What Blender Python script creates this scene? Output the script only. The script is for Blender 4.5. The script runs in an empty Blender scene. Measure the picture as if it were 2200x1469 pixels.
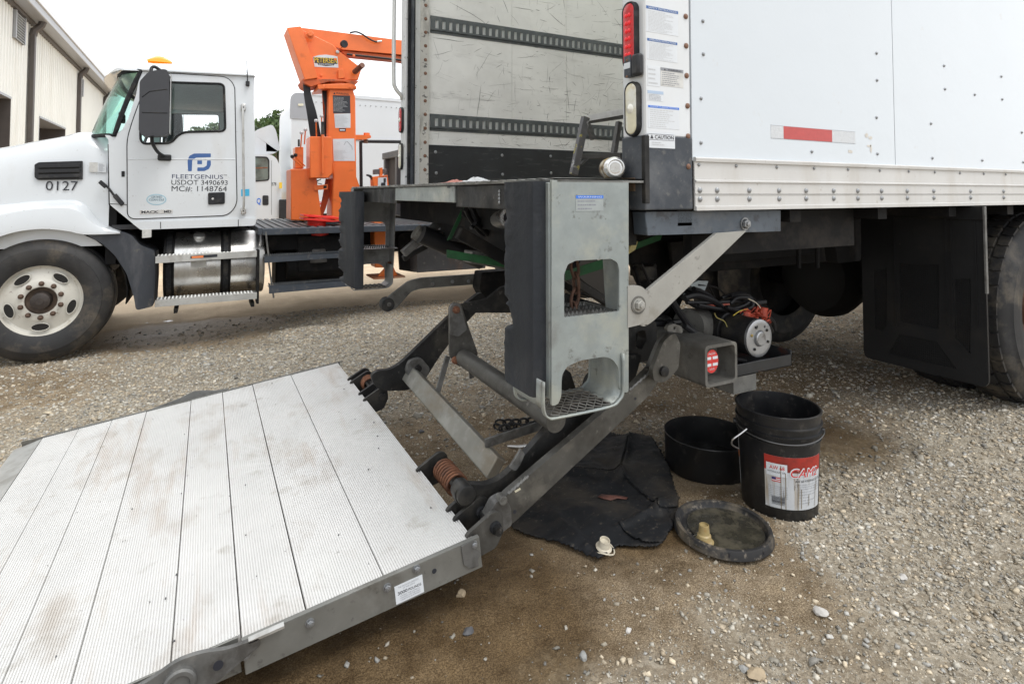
import bpy, bmesh, math, random
import numpy as np
from mathutils import Vector as V, Matrix, noise as mnoise
from mathutils.geometry import tessellate_polygon
random.seed(7); RNG = np.random.default_rng(7)
C = bpy.context.scene.collection
R = math.radians
S = bpy.context.scene
# ---------------------------------------------------------------- camera
FPX, PPX, PPY, PITCH, YAW = 1227.09, 1079.6, 372.25, 0.036, 0.47694
CAM = V((0, 0, 1.18))
_d = V((math.sin(YAW), math.cos(YAW), 0)); _r = _d.cross(V((0, 0, 1)))
_F = _d*math.cos(PITCH) + V((0, 0, 1))*math.sin(PITCH); _U = _r.cross(_F)
cd = bpy.data.cameras.new('camera'); cam = bpy.data.objects.new('camera', cd); C.objects.link(cam)
m = Matrix((_r, _U, -_F)).transposed().to_4x4(); m.translation = CAM
cam.matrix_world = m
cd.sensor_width = 36; cd.lens = FPX*36/2200
cd.shift_x = (1100-PPX)/2200; cd.shift_y = -(734.5-PPY)/2200
cd.clip_start = 0.05; cd.clip_end = 3000
S.camera = cam
# ---------------------------------------------------------------- light
w = bpy.data.worlds.new('World'); S.world = w; w.use_nodes = True
nt = w.node_tree; nt.nodes.clear()
wo = nt.nodes.new('ShaderNodeOutputWorld'); bg = nt.nodes.new('ShaderNodeBackground')
sky = nt.nodes.new('ShaderNodeTexSky'); sky.sky_type = 'NISHITA'; sky.sun_disc = False
sky.sun_elevation = R(62); sky.sun_rotation = R(150)
tc = nt.nodes.new('ShaderNodeTexCoord'); nz = nt.nodes.new('ShaderNodeTexNoise')
nz.inputs['Scale'].default_value = 1.6; nz.inputs['Detail'].default_value = 6
rp = nt.nodes.new('ShaderNodeValToRGB')
rp.color_ramp.elements[0].position = .3; rp.color_ramp.elements[0].color = (10.2, 10.6, 11.2, 1)
rp.color_ramp.elements[1].position = .7; rp.color_ramp.elements[1].color = (13.2, 13.3, 13.4, 1)
mx = nt.nodes.new('ShaderNodeMix'); mx.data_type = 'RGBA'; mx.inputs[0].default_value = .93
L = nt.links.new
L(tc.outputs['Generated'], nz.inputs['Vector']); L(nz.outputs['Fac'], rp.inputs[0])
L(sky.outputs[0], mx.inputs[6]); L(rp.outputs[0], mx.inputs[7])
L(mx.outputs[2], bg.inputs[0]); bg.inputs[1].default_value = 0.1; L(bg.outputs[0], wo.inputs[0])
sl = bpy.data.lights.new('sun', 'SUN'); sl.energy = 1.15; sl.angle = R(25); sl.color = (1, .97, .92)
so = bpy.data.objects.new('sun', sl); C.objects.link(so)
_sd = V((math.sin(R(150))*math.cos(R(62)), math.cos(R(150))*math.cos(R(62)), math.sin(R(62))))
so.rotation_euler = _sd.to_track_quat('Z', 'Y').to_euler(); so.location = (3, -3, 9)
S.view_settings.view_transform = 'Standard'; S.view_settings.look = 'None'
S.view_settings.exposure = 0.50; S.view_settings.gamma = 1
try: S.view_settings.use_curve_mapping = False
except Exception: pass
S.cycles.max_bounces = 8; S.cycles.diffuse_bounces = 4; S.cycles.glossy_bounces = 3; S.cycles.transmission_bounces = 6
S.cycles.use_denoising = True

# ---------------------------------------------------------------- helpers
def P(u, v, x=None, y=None, z=None):
    """real point on a real plane, measured off the photograph"""
    D = (u-PPX)*_r - (v-PPY)*_U + FPX*_F
    if x is not None: t = (x-CAM.x)/D.x
    elif y is not None: t = (y-CAM.y)/D.y
    else: t = (z-CAM.z)/D.z
    return CAM + D*t
def px(pts, **k): return [P(a, b, **k) for a, b in pts]
X, Y, Z = V((1, 0, 0)), V((0, 1, 0)), V((0, 0, 1))
WM = {}
def link(o, parent=None, world=None):
    C.objects.link(o)
    world = world or Matrix.Identity(4)
    WM[o.name] = world
    if parent is not None:
        o.parent = parent; o.matrix_parent_inverse = WM[parent.name].inverted()
    o.matrix_basis = world
    return o
def thing(name, label, cat, loc, group=None):
    o = bpy.data.objects.new(name, None); o.empty_display_size = .1
    link(o, None, Matrix.Translation(loc)); o['label'] = label; o['category'] = cat
    if group: o['group'] = group
    return o
def tag(o, label, cat, group=None):
    o['label'] = label; o['category'] = cat
    if group: o['group'] = group
    return o
class MB:
    def __init__(s): s.v = []; s.f = []
    def add(s, vs, fs):
        n = len(s.v); s.v += [tuple(q) for q in vs]; s.f += [tuple(i+n for i in f) for f in fs]; return s
    def box(s, a, b):
        x0, y0, z0 = a; x1, y1, z1 = b
        if x0 > x1: x0, x1 = x1, x0
        if y0 > y1: y0, y1 = y1, y0
        if z0 > z1: z0, z1 = z1, z0
        vs = [(x0,y0,z0),(x1,y0,z0),(x1,y1,z0),(x0,y1,z0),(x0,y0,z1),(x1,y0,z1),(x1,y1,z1),(x0,y1,z1)]
        return s.add(vs, [(0,3,2,1),(4,5,6,7),(0,1,5,4),(1,2,6,5),(2,3,7,6),(3,0,4,7)])
    def obox(s, c, a, b, d):
        """box centred c with half vectors a b d"""
        c, a, b, d = V(c), V(a), V(b), V(d)
        if a.cross(b).dot(d) < 0: a = -a
        vs = [c+i*a+j*b+k*d for k in (-1,1) for i, j in ((-1,-1),(1,-1),(1,1),(-1,1))]
        return s.add(vs, [(0,3,2,1),(4,5,6,7),(0,1,5,4),(1,2,6,5),(2,3,7,6),(3,0,4,7)])
    def bar(s, p, q, wv, tv):
        """bar from p to q with half width vector wv and half thickness vector tv"""
        p, q = V(p), V(q)
        return s.obox((p+q)/2, (q-p)/2, V(wv), V(tv))
    def plate(s, loops, vec):
        """flat polygon(s) (first outer, rest holes) extruded along vec"""
        loops = [[V(q) for q in l] for l in loops]; vec = V(vec)
        tris = tessellate_polygon(loops)
        flat = [q for l in loops for q in l]; n = len(flat)
        # orientation
        nrm = V((0,0,0))
        for a, b, c_ in tris: 
            nrm += (flat[b]-flat[a]).cross(flat[c_]-flat[a])
        fs = []
        for t in tris:
            tn = (flat[t[1]]-flat[t[0]]).cross(flat[t[2]]-flat[t[0]])
            if tn.length < 1e-12: continue
            if tn.dot(vec) > 0: t = t[::-1]
            fs.append(tuple(t)); fs.append(tuple(i+n for i in t[::-1]))
        k = 0
        for li, l in enumerate(loops):
            m_ = len(l)
            ar = V((0,0,0))
            for i in range(m_): ar += l[i].cross(l[(i+1)%m_])
            flip = (ar.dot(vec) > 0) == (li == 0)
            for i in range(m_):
                a, b = k+i, k+(i+1)%m_
                fs.append((a, b, b+n, a+n) if flip else (b, a, a+n, b+n))
            k += m_
        return s.add(flat+[q+vec for q in flat], fs)
    def tube(s, path, r, n=8, caps=True, closed=False):
        path = [V(q) for q in path]; m_ = len(path)
        rr = r if isinstance(r, (list, tuple)) else [r]*m_
        up = None; vs = []
        for i, q in enumerate(path):
            if closed: t = path[(i+1)%m_]-path[i-1]
            else: t = path[min(i+1, m_-1)]-path[max(i-1, 0)]
            t.normalize()
            if up is None:
                up = Z if abs(t.z) < .9 else X
            a = t.cross(up)
            if a.length < 1e-6: a = t.cross(Y)
            a.normalize(); b = a.cross(t).normalized(); up = b
            for k in range(n):
                an = 2*math.pi*k/n; vs.append(q+a*math.cos(an)*rr[i]+b*math.sin(an)*rr[i])
        fs = []
        for i in range(m_ if closed else m_-1):
            j = (i+1)%m_
            for k in range(n):
                fs.append((i*n+k, i*n+(k+1)%n, j*n+(k+1)%n, j*n+k))
        if caps and not closed: fs += [tuple(range(n))[::-1], tuple((m_-1)*n+k for k in range(n))]
        return s.add(vs, fs)
    def cyl(s, p, q, r, n=16, r2=None): return s.tube([p, q], [r, r if r2 is None else r2], n)
    def lathe(s, o, ax, prof, n=32, ref=None, a0=0, a1=2*math.pi, close=False):
        """profile [(radius, height along axis)]"""
        o, ax = V(o), V(ax).normalized()
        a = ax.cross(Z if abs(ax.z) < .9 else X).normalized() if ref is None else V(ref).normalized()
        b = ax.cross(a)
        full = abs(a1-a0-2*math.pi) < 1e-6; nn = n if full else n+1
        vs = []
        for r_, h in prof:
            for k in range(nn):
                an = a0+(a1-a0)*k/n
                vs.append(o+ax*h+(a*math.cos(an)+b*math.sin(an))*r_)
        fs = []; m_ = len(prof)
        for i in range(m_ if close else m_-1):
            j = (i+1) % m_
            for k in range(n):
                k2 = (k+1)%nn
                fs.append((i*nn+k, i*nn+k2, j*nn+k2, j*nn+k))
        return s.add(vs, fs)
    def grid(s, rows):
        n = len(rows[0]); vs = [q for r_ in rows for q in r_]
        fs = [(i*n+k, i*n+k+1, (i+1)*n+k+1, (i+1)*n+k) for i in range(len(rows)-1) for k in range(n-1)]
        return s.add(vs, fs)
    def mesh(s, name):
        me = bpy.data.meshes.new(name); me.from_pydata(s.v, [], s.f); me.validate(); me.update(); return me
def fixn(me):
    b = bmesh.new(); b.from_mesh(me); bmesh.ops.recalc_face_normals(b, faces=b.faces); b.to_mesh(me); b.free()
def part(name, mb, mat, parent=None, bev=0, smooth=True, ang=35, sub=0, solid=0, world=None, fix=False, label=None):
    me = mb.mesh(name) if isinstance(mb, MB) else mb
    if mat is not None and not me.materials: me.materials.append(mat)
    if fix: fixn(me)
    if smooth:
        me.shade_smooth(); me.set_sharp_from_angle(angle=R(ang))
    o = bpy.data.objects.new(name, me); link(o, parent, world)
    if solid:
        k = o.modifiers.new('solid', 'SOLIDIFY'); k.thickness = solid; k.offset = 0
    if bev:
        k = o.modifiers.new('bevel', 'BEVEL'); k.width = bev; k.segments = 2; k.limit_method = 'ANGLE'; k.angle_limit = R(32); k.harden_normals = False
    if sub:
        k = o.modifiers.new('sub', 'SUBSURF'); k.levels = sub; k.render_levels = sub
    if label: o['label'] = label
    return o
def copies(me, name, mat, parent, places):
    """alike pieces sharing mesh data; places = world matrices or points"""
    out = []
    if mat is not None and not me.materials: me.materials.append(mat)
    for q in places:
        mw = q if isinstance(q, Matrix) else Matrix.Translation(q)
        out.append(part(name, me, None, parent, smooth=False, world=mw))
    return out
def arc(c, a, b, r, t0, t1, n=8):
    return [V(c)+V(a)*(r*math.cos(t0+(t1-t0)*i/n))+V(b)*(r*math.sin(t0+(t1-t0)*i/n)) for i in range(n+1)]
def rnd(pts, r, n=5):
    """round the corners of a closed loop; r number or list"""
    out = []; m_ = len(pts); pts = [V(q) for q in pts]
    for i in range(m_):
        ri = r[i] if isinstance(r, (list, tuple)) else r
        p0, p1, p2 = pts[i-1], pts[i], pts[(i+1)%m_]
        a, b = p0-p1, p2-p1
        d = min(ri, a.length*.49, b.length*.49)
        if d < 1e-5: out.append(p1); continue
        s_, e = p1+a.normalized()*d, p1+b.normalized()*d
        for k in range(n+1):
            t = k/n; out.append((1-t)**2*s_+2*t*(1-t)*p1+t*t*e)
    return out
def rect(o, a, b): o, a, b = V(o), V(a), V(b); return [o, o+a, o+a+b, o+b]
def circ(c, a, b, r, n=20, rb=None):
    rb = rb or r
    return [V(c)+V(a)*r*math.cos(2*math.pi*k/n)+V(b)*rb*math.sin(2*math.pi*k/n) for k in range(n)]
def curvepath(pts, n=6):
    """Catmull-Rom through the points"""
    pts = [V(q) for q in pts]; out = []
    for i in range(len(pts)-1):
        p0, p1, p2, p3 = pts[max(i-1,0)], pts[i], pts[i+1], pts[min(i+2, len(pts)-1)]
        for k in range(n):
            t = k/n
            out.append(.5*((2*p1)+(p2-p0)*t+(2*p0-5*p1+4*p2-p3)*t*t+(3*p1-p0-3*p2+p3)*t**3))
    out.append(pts[-1]); return out
def bolt_mesh(r, h, kind='dome'):
    """head along +Z (local), base at z=0"""
    b = MB()
    if kind == 'dome': b.lathe((0,0,0), Z, [(r,0),(r*.95,h*.35),(r*.6,h*.85),(.0005,h)], 10)
    elif kind == 'rivet': b.lathe((0,0,0), Z, [(r,0),(r*.9,h*.4),(r*.45,h),(.0005,h*.95)], 8)
    else:
        b.lathe((0,0,0), Z, [(r*1.35,0),(r*1.35,h*.18),(r,h*.18)], 14)
        b.lathe((0,0,0), Z, [(r,h*.18),(r,h*.9),(r*.85,h),(.0005,h)], 6)
        b.lathe((0,0,0), Z, [(r*.5,h),(r*.5,h*1.3),(.0005,h*1.35)], 8)
    me = b.mesh('bolt'); fixn(me); return me
def facing(n, loc):
    return Matrix.Translation(loc) @ V(n).to_track_quat('Z', 'Y').to_matrix().to_4x4()
def text(s, o, right, up, h, mat, parent, name='lettering', width=None, align='LEFT', off=.0012, spacing=1.0, bold=0):
    cu = bpy.data.curves.new('t', 'FONT'); cu.body = s; cu.align_x = align; cu.size = 1; cu.resolution_u = 3
    cu.space_character = spacing; cu.offset = bold
    ob = bpy.data.objects.new('t', cu); me = bpy.data.meshes.new_from_object(ob)
    bpy.data.objects.remove(ob); bpy.data.curves.remove(cu)
    me.name = name
    n = len(me.vertices)
    if n == 0: return None
    co = np.empty(n*3); me.vertices.foreach_get('co', co); co = co.reshape(-1, 3)
    k = h/.69
    right, up = V(right).normalized(), V(up).normalized()
    sx = k
    if width: sx = width/max(1e-6, co[:,0].max()-co[:,0].min())
    nrm = right.cross(up)
    W = np.array(V(o)+nrm*off)[None] + np.outer(co[:,0]*sx, right) + np.outer(co[:,1]*k, up)
    me.vertices.foreach_set('co', W.ravel()); me.update(); me.materials.clear(); me.materials.append(mat)
    return part(name, me, None, parent, smooth=False)
def quad(mb, o, a, b, th=.0006):
    """thin sheet lying on a surface: o corner, a right, b down/up; lifted along normal a x b"""
    o, a, b = V(o), V(a), V(b); n = a.cross(b).normalized()
    mb.plate([[o, o+a, o+a+b, o+b]], n*th); return mb
def fineprint(o, right, down, n, mat, parent, name='fine_print', fill=.9, seed=1, off=.0008, hfrac=.35):
    """rows of tiny illegible print as separate dashes"""
    rg = random.Random(seed); b = MB(); o, right, down = V(o), V(right), V(down)
    nrm = down.cross(right).normalized()
    for i in range(n):
        y0 = (i+.3)/n; x = 0.02; end = fill*rg.uniform(.6, 1)
        while x < end:
            wd = rg.uniform(.03, .12); 
            q = o+right*x+down*y0+nrm*off
            b.add([q, q+right*min(wd, end-x), q+right*min(wd, end-x)+down*(hfrac/n), q+down*(hfrac/n)], [(0,3,2,1)])
            x += wd+.02
    return part(name, b, mat, parent, smooth=False)
# ---------------------------------------------------------------- materials
MT = {}
def mat(name, col, rough=.5, metal=0, var=0, vs=8, layers=(), bump=None, coat=0, spec=None, trans=0, emis=None, rvar=0, alpha=None):
    """layers: (colour, scale, lo, hi, amount, (sx,sy,sz)) noise-masked stains; bump: (scale, strength, dist[, stretch])"""
    if name in MT: return MT[name]
    m_ = bpy.data.materials.new(name); m_.use_nodes = True; t = m_.node_tree; N = t.nodes; K = t.links.new
    bs = N['Principled BSDF']; bs.inputs['Roughness'].default_value = rough; bs.inputs['Metallic'].default_value = metal
    if coat: bs.inputs['Coat Weight'].default_value = coat; bs.inputs['Coat Roughness'].default_value = .06
    if spec is not None: bs.inputs['Specular IOR Level'].default_value = spec
    if trans: bs.inputs['Transmission Weight'].default_value = trans
    if emis: bs.inputs['Emission Color'].default_value = (*emis[0], 1); bs.inputs['Emission Strength'].default_value = emis[1]
    if alpha is not None: bs.inputs['Alpha'].default_value = alpha
    tc = N.new('ShaderNodeTexCoord')
    def nse(scale, st=(1,1,1), det=5, rgh=.6, off=0):
        mp = N.new('ShaderNodeMapping'); K(tc.outputs['Object'], mp.inputs[0]); mp.inputs['Scale'].default_value = st
        mp.inputs['Location'].default_value = (off, off*1.7, off*.3)
        n_ = N.new('ShaderNodeTexNoise'); n_.inputs['Scale'].default_value = scale; n_.inputs['Detail'].default_value = det
        n_.inputs['Roughness'].default_value = rgh; K(mp.outputs[0], n_.inputs['Vector']); return n_
    cur = None
    if var:
        n_ = nse(vs); mr = N.new('ShaderNodeMapRange'); mr.inputs[1].default_value = .3; mr.inputs[2].default_value = .7
        mr.inputs[3].default_value = 1-var; mr.inputs[4].default_value = 1+var; K(n_.outputs['Fac'], mr.inputs[0])
        mm = N.new('ShaderNodeMix'); mm.data_type = 'RGBA'; mm.blend_type = 'MULTIPLY'; mm.inputs[0].default_value = 1
        mm.inputs[6].default_value = (*col, 1); K(mr.outputs[0], mm.inputs[7]); cur = mm.outputs[2]
    for i, ly in enumerate(layers):
        c2, sc, lo, hi, am = ly[:5]; lo, hi = .5+(lo-.5)*.68, .5+(hi-.5)*.72; st = ly[5] if len(ly) > 5 else (1,1,1)
        n_ = nse(sc, st, 8, .65, 3.1*i+1); mr = N.new('ShaderNodeMapRange'); mr.inputs[1].default_value = lo; mr.inputs[2].default_value = hi
        mr.inputs[3].default_value = 0; mr.inputs[4].default_value = am; K(n_.outputs['Fac'], mr.inputs[0])
        mm = N.new('ShaderNodeMix'); mm.data_type = 'RGBA'; K(mr.outputs[0], mm.inputs[0])
        if cur is None: mm.inputs[6].default_value = (*col, 1)
        else: K(cur, mm.inputs[6])
        mm.inputs[7].default_value = (*c2, 1); cur = mm.outputs[2]
    if cur is None: bs.inputs['Base Color'].default_value = (*col, 1)
    else: K(cur, bs.inputs['Base Color'])
    if rvar:
        n_ = nse(vs*1.3, off=9); mr = N.new('ShaderNodeMapRange'); mr.inputs[1].default_value = .3; mr.inputs[2].default_value = .7
        mr.inputs[3].default_value = max(0, rough-rvar); mr.inputs[4].default_value = min(1, rough+rvar)
        K(n_.outputs['Fac'], mr.inputs[0]); K(mr.outputs[0], bs.inputs['Roughness'])
    if bump:
        n_ = nse(bump[0], bump[3] if len(bump) > 3 else (1,1,1), 6, off=5); bp = N.new('ShaderNodeBump')
        bp.inputs['Strength'].default_value = bump[1]; bp.inputs['Distance'].default_value = bump[2]
        K(n_.outputs['Fac'], bp.inputs['Height']); K(bp.outputs[0], bs.inputs['Normal'])
    MT[name] = m_; return m_
white = mat('white_paint', (.62,.645,.665), .28, var=.02, vs=3, coat=.5, layers=[((.55,.52,.47), 2.2, .62, .8, .25, (1,1,.3))])
white_panel = mat('white_panel', (.57,.615,.655), .22, var=.015, vs=1.2, coat=.4, layers=[((.62,.60,.55), 1.5, .66, .85, .3, (1,1,.25)), ((.5,.48,.45), 14, .72, .8, .3)], bump=(1.1, .35, .02))
white_old = mat('white_chipped_paint', (.58,.59,.59), .4, var=.05, vs=9, layers=[((.3,.28,.25), 5, .58, .8, .5, (1,1,.3)), ((.12,.12,.12), 34, .66, .7, .9)])
rail_mat = mat('rail_cream_aluminium', (.56,.555,.54), .42, metal=.15, var=.06, vs=4, layers=[((.42,.38,.32), 6, .52, .8, .45, (1,1,.25)), ((.25,.2,.15), 30, .7, .78, .4)])
slate = mat('slate_paint', (.046,.053,.064), .45, spec=.3, var=.14, vs=7, layers=[((.16,.165,.17), 5, .5, .75, .5), ((.2,.19,.17), 40, .62, .72, .35)], bump=(40, .1, .002), rvar=.1)
galv = mat('galvanised_steel', (.32,.35,.34), .5, metal=.45, var=.13, vs=14, layers=[((.50,.50,.43), 5, .5, .7, .6), ((.20,.20,.19), 7, .58, .78, .65), ((.12,.11,.10), 26, .64, .75, .5)], bump=(60, .12, .002), rvar=.12)
galv_dirty = mat('dirty_galvanised_steel', (.155,.152,.14), .62, metal=.3, var=.25, vs=9, layers=[((.10,.095,.085), 6, .45, .65, .8), ((.26,.25,.22), 9, .58, .75, .6), ((.05,.045,.04), 20, .6, .72, .6)], bump=(45, .25, .003), rvar=.15)
steel_dark = mat('greasy_dark_steel', (.026,.026,.026), .5, spec=.35, metal=.35, var=.3, vs=9, layers=[((.085,.078,.066), 7, .50, .74, .7), ((.15,.14,.13), 30, .66, .74, .5), ((.012,.012,.012), 5, .55, .68, .8)], bump=(40, .3, .003), rvar=.18)
steel_mid = mat('worn_grey_steel', (.15,.15,.145), .5, metal=.4, var=.25, vs=9, layers=[((.06,.055,.05), 8, .5, .68, .8), ((.27,.26,.24), 12, .58, .75, .5)], bump=(40, .25, .003), rvar=.15)
chassis = mat('chassis_black', (.010,.010,.0105), .75, spec=.2, var=.3, vs=6, layers=[((.045,.038,.032), 6, .52, .75, .6)], bump=(30, .2, .003))
black_plastic = mat('black_plastic', (.024,.025,.028), .45, spec=.3, var=.15, vs=6, layers=[((.09,.085,.08), 9, .55, .78, .5)])
rubber = mat('rubber', (.016,.017,.019), .65, spec=.25, var=.25, vs=8, layers=[((.10,.09,.075), 7, .5, .78, .7), ((.06,.06,.065), 30, .55, .7, .5)], bump=(70, .3, .002))
tyre_mat = mat('tyre_rubber', (.022,.022,.023), .65, spec=.3, var=.2, vs=6, layers=[((.16,.135,.10), 5, .52, .8, .7), ((.085,.085,.088), 2.5, .5, .8, .6)], bump=(60, .25, .002))
orange = mat('orange_paint', (.80,.165,.03), .42, var=.07, vs=5, layers=[((.35,.07,.02), 7, .62, .78, .4), ((.10,.05,.03), 3.4, .70, .8, .5)], bump=(90, .12, .0015), coat=.2)
orange_dark = mat('orange_inner', (.55,.10,.02), .55, var=.12, vs=5, layers=[((.12,.05,.03), 6, .55, .7, .6)])
chrome = mat('polished_aluminium', (.62,.62,.61), .28, metal=.95, var=.08, vs=3, layers=[((.26,.235,.205), 2.4, .5, .76, .6, (1,1,.5)), ((.35,.33,.30), 30, .5, .8, .4, (1,1,.08))], bump=(120, .1, .0015, (6,1,1)), rvar=.12)
alu = mat('aluminium', (.55,.55,.53), .42, metal=.7, var=.1, vs=6, layers=[((.3,.28,.25), 8, .55, .75, .6)], bump=(60, .1, .001))
rusty = mat('rusty_steel', (.20,.085,.045), .7, metal=.2, var=.3, vs=25, layers=[((.10,.05,.035), 20, .5, .65, .8), ((.33,.15,.08), 35, .58, .7, .6)], bump=(90, .4, .002))
bolt_mat = mat('zinc_bolt', (.30,.31,.32), .42, metal=.7, var=.2, vs=60, layers=[((.16,.08,.05), 8, .6, .7, .7)])
rust_bolt = mat('rusty_bolt', (.22,.12,.08), .6, metal=.3, var=.3, vs=40)
lettering = mat('dark_lettering', (.02,.022,.03), .5)
ink_grey = mat('grey_print', (.22,.23,.26), .6)
ink_light = mat('faint_print', (.5,.51,.52), .6)
blue = mat('blue_decal', (.045,.12,.33), .4)
blue2 = mat('bright_blue_print', (.03,.16,.62), .4)
sticker_white = mat('sticker_white', (.62,.65,.68), .35, var=.03, vs=20)
sticker_dull = mat('sticker_dull', (.56,.56,.54), .5, var=.12, vs=30, layers=[((.25,.24,.22), 25, .6, .75, .5)])
red_print = mat('red_print', (.55,.04,.035), .45, var=.06, vs=20)
arm_steel = mat('greasy_arm_steel', (.085,.082,.074), .5, metal=.35, var=.25, vs=7, layers=[((.035,.032,.028), 6, .48, .7, .85), ((.19,.18,.155), 8, .58, .78, .6), ((.24,.23,.21), 34, .66, .76, .5)], bump=(45,.3,.003), rvar=.15)
hose = mat('black_hose', (.014,.014,.016), .42, spec=.35, var=.2, vs=20)
green_strap = mat('green_strap', (.018,.10,.035), .75, var=.25, vs=15, layers=[((.02,.05,.025), 12, .5, .7, .7)], bump=(200, .3, .001))
# ================================================================ GROUND
def gz(x, y):
    t = np.clip((np.asarray(y, float)-1.5)/4.6, 0, 1.25); 
    return -.17*t-.05*np.clip(1-np.asarray(x, float), 0, 1.6)+.035*np.clip(np.asarray(x, float)-2.0, 0, 2.2)*np.clip(1-(np.asarray(y, float)-1.8)/2.5, 0, 1)*np.clip((9-np.asarray(x, float))/4, 0, 1)
def blobs(lst, x, y):
    s = np.zeros_like(x)
    for u, v, r_, wgt in lst:
        q = P(u, v, z=-.05); s = s + wgt*np.exp(-((x-q.x)**2+(y-q.y)**2)/(2*r_*r_))
    return s
# cheap smooth value noise on numpy arrays
_perm = RNG.random((256, 256))
def vnoise(x, y, sc):
    x = x*sc+100.3; y = y*sc+57.7
    xi = np.floor(x).astype(int); yi = np.floor(y).astype(int); fx = x-xi; fy = y-yi
    fx = fx*fx*(3-2*fx); fy = fy*fy*(3-2*fy)
    g = lambda a, b: _perm[a % 256, b % 256]
    return (g(xi,yi)*(1-fx)+g(xi+1,yi)*fx)*(1-fy)+(g(xi,yi+1)*(1-fx)+g(xi+1,yi+1)*fx)*fy
def fbm(x, y, sc, o=4):
    s = 0; a = .5; t = 0
    for i in range(o): s = s+a*vnoise(x+i*7.1, y-i*3.3, sc*2**i); t += a; a *= .5
    return s/t
GRAVEL = [(2080,1180,.5,1),(2180,1380,.35,1),(1950,1400,.3,.5),(2400,1050,1.,1),(2150,1000,.4,.5),(1850,1180,.2,.5),(1290,1440,.22,.8),(1080,1440,.2,.8),(1480,1460,.2,.5),
  (600,760,.8,1),(880,700,.8,1),(300,870,.6,.9),(80,880,.5,.8),(500,700,.7,.9),(1060,690,.5,.6),(720,660,.8,.7),(1350,900,.25,.5),(1950,1000,.3,.6),(1700,1300,.2,.3),(1560,1330,.1,.8),(1400,1270,.12,.5)]
MUD = [(1840,980,.22,.8),(1480,1290,.30,.6),(1330,1370,.24,.35),(1660,1330,.28,.45),(1720,1240,.2,.35),(1000,1260,.28,1.2),(850,1420,.3,1.3),(600,1469,.4,1),(1150,1230,.2,1),(100,800,.5,1),(1700,900,.5,1),(1950,760,.9,1),(1430,1250,.14,.7),(1650,1180,.25,.6),(1250,1320,.15,.5),(900,850,.25,.5),(1000,640,.35,.6),(400,660,.6,.8),(650,620,.6,.6),(1050,980,.3,.7)]
WET_SHADE = [(700,640,.45,.55),(480,700,.35,.6),(900,640,.3,.4),(880,1400,.28,1.2),(990,1260,.22,.9),(700,1469,.4,1),(1180,1400,.08,.7),(1330,1190,.12,.8),(1470,1180,.14,.8),(1810,990,.17,1.4),(300,672,.35,2.4),(400,676,.4,2.4),(500,664,.3,2.0),(1060,1290,.1,.9),(1500,980,.4,.6)]  # damp spots; the band before the white lorry is damp plus painted shade
def gravel_at(x, y):
    g = .28+blobs(GRAVEL, x, y)-blobs(MUD, x, y)+(fbm(x, y, 1.6)-.5)*1.7+(fbm(x, y, 6)-.5)*1.0
    return np.clip(g, 0, 1)
def wet_shade_at(x, y): return np.clip(blobs(WET_SHADE, x, y)+(fbm(x, y, 4)-.5)*.9-.12, 0, 1)
def axis(lo, hi, st, far):
    a = list(np.arange(lo, hi, st)); s_ = st
    while a[-1] < far: s_ *= 1.22; a.append(a[-1]+s_)
    s_ = st; b = [lo]
    while b[-1] > -far: s_ *= 1.22; b.append(b[-1]-s_)
    return np.array(b[:0:-1]+a)
gx = axis(-3., 5.2, .022, 900); gy = axis(.3, 6.6, .022, 900)
GX, GY = np.meshgrid(gx, gy)
near = np.clip(1-(np.hypot(GX-1, GY-3)-6)/4, 0, 1)
def bumps(x, y): return (fbm(x, y, 2.2, 3)-.5)*.035+(fbm(x, y, 14, 3)-.5)*.012
RQ = P(395, 668, z=-.20)
def rut(x, y): return -.035*np.exp(-(((x-RQ.x)/.5)**2+((y-RQ.y)/.16)**2))
GZ = gz(GX, GY)+near*(bumps(GX, GY)*np.clip((GX+6)/1, 0, 1)+rut(GX, GY)+(fbm(GX, GY, 60, 2)-.5)*.010*(.3+.7*gravel_at(GX, GY)))
def ground_z(x, y):
    x = np.asarray(x, float); y = np.asarray(y, float)
    return gz(x, y)+bumps(x, y)+rut(x, y)
def GZ1(x, y): return float(ground_z(np.array([x]), np.array([y]))[0])
nxg, nyg = len(gx), len(gy)
me = bpy.data.meshes.new('ground')
me.vertices.add(nxg*nyg); me.vertices.foreach_set('co', np.stack([GX, GY, GZ], -1).ravel())
ii = (np.arange(nyg-1)[:, None]*nxg+np.arange(nxg-1)[None]).ravel()
qd = np.stack([ii, ii+1, ii+nxg+1, ii+nxg], -1).ravel()
me.loops.add(len(qd)); me.loops.foreach_set('vertex_index', qd.astype(np.int32))
me.polygons.add(len(ii)); me.polygons.foreach_set('loop_start', np.arange(0, len(qd), 4, dtype=np.int32)); me.polygons.foreach_set('loop_total', np.full(len(ii), 4, dtype=np.int32))
me.update(calc_edges=True); me.shade_smooth()
for nm, arr in (('gravel', gravel_at(GX, GY)), ('wet', wet_shade_at(GX, GY)*near)):  # wet attribute also carries the shade painted before the white lorry
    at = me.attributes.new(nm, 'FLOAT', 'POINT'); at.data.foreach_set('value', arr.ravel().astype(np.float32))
gm = bpy.data.materials.new('gravel_ground'); gm.use_nodes = True; t = gm.node_tree; N = t.nodes; K = t.links.new
bs = N['Principled BSDF']; tc = N.new('ShaderNodeTexCoord')
def _n(k, **kw):
    n_ = N.new('ShaderNode'+k)
    for a, b in kw.items(): setattr(n_, a, b)
    return n_
def _mix(f, a, b, bt='MIX'):
    n_ = _n('Mix', data_type='RGBA', blend_type=bt)
    for i, q in ((0, f), (6, a), (7, b)):
        if hasattr(q, 'links'): K(q, n_.inputs[i])
        else: n_.inputs[i].default_value = q if i == 0 else (*q, 1)
    return n_.outputs[2]
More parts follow.
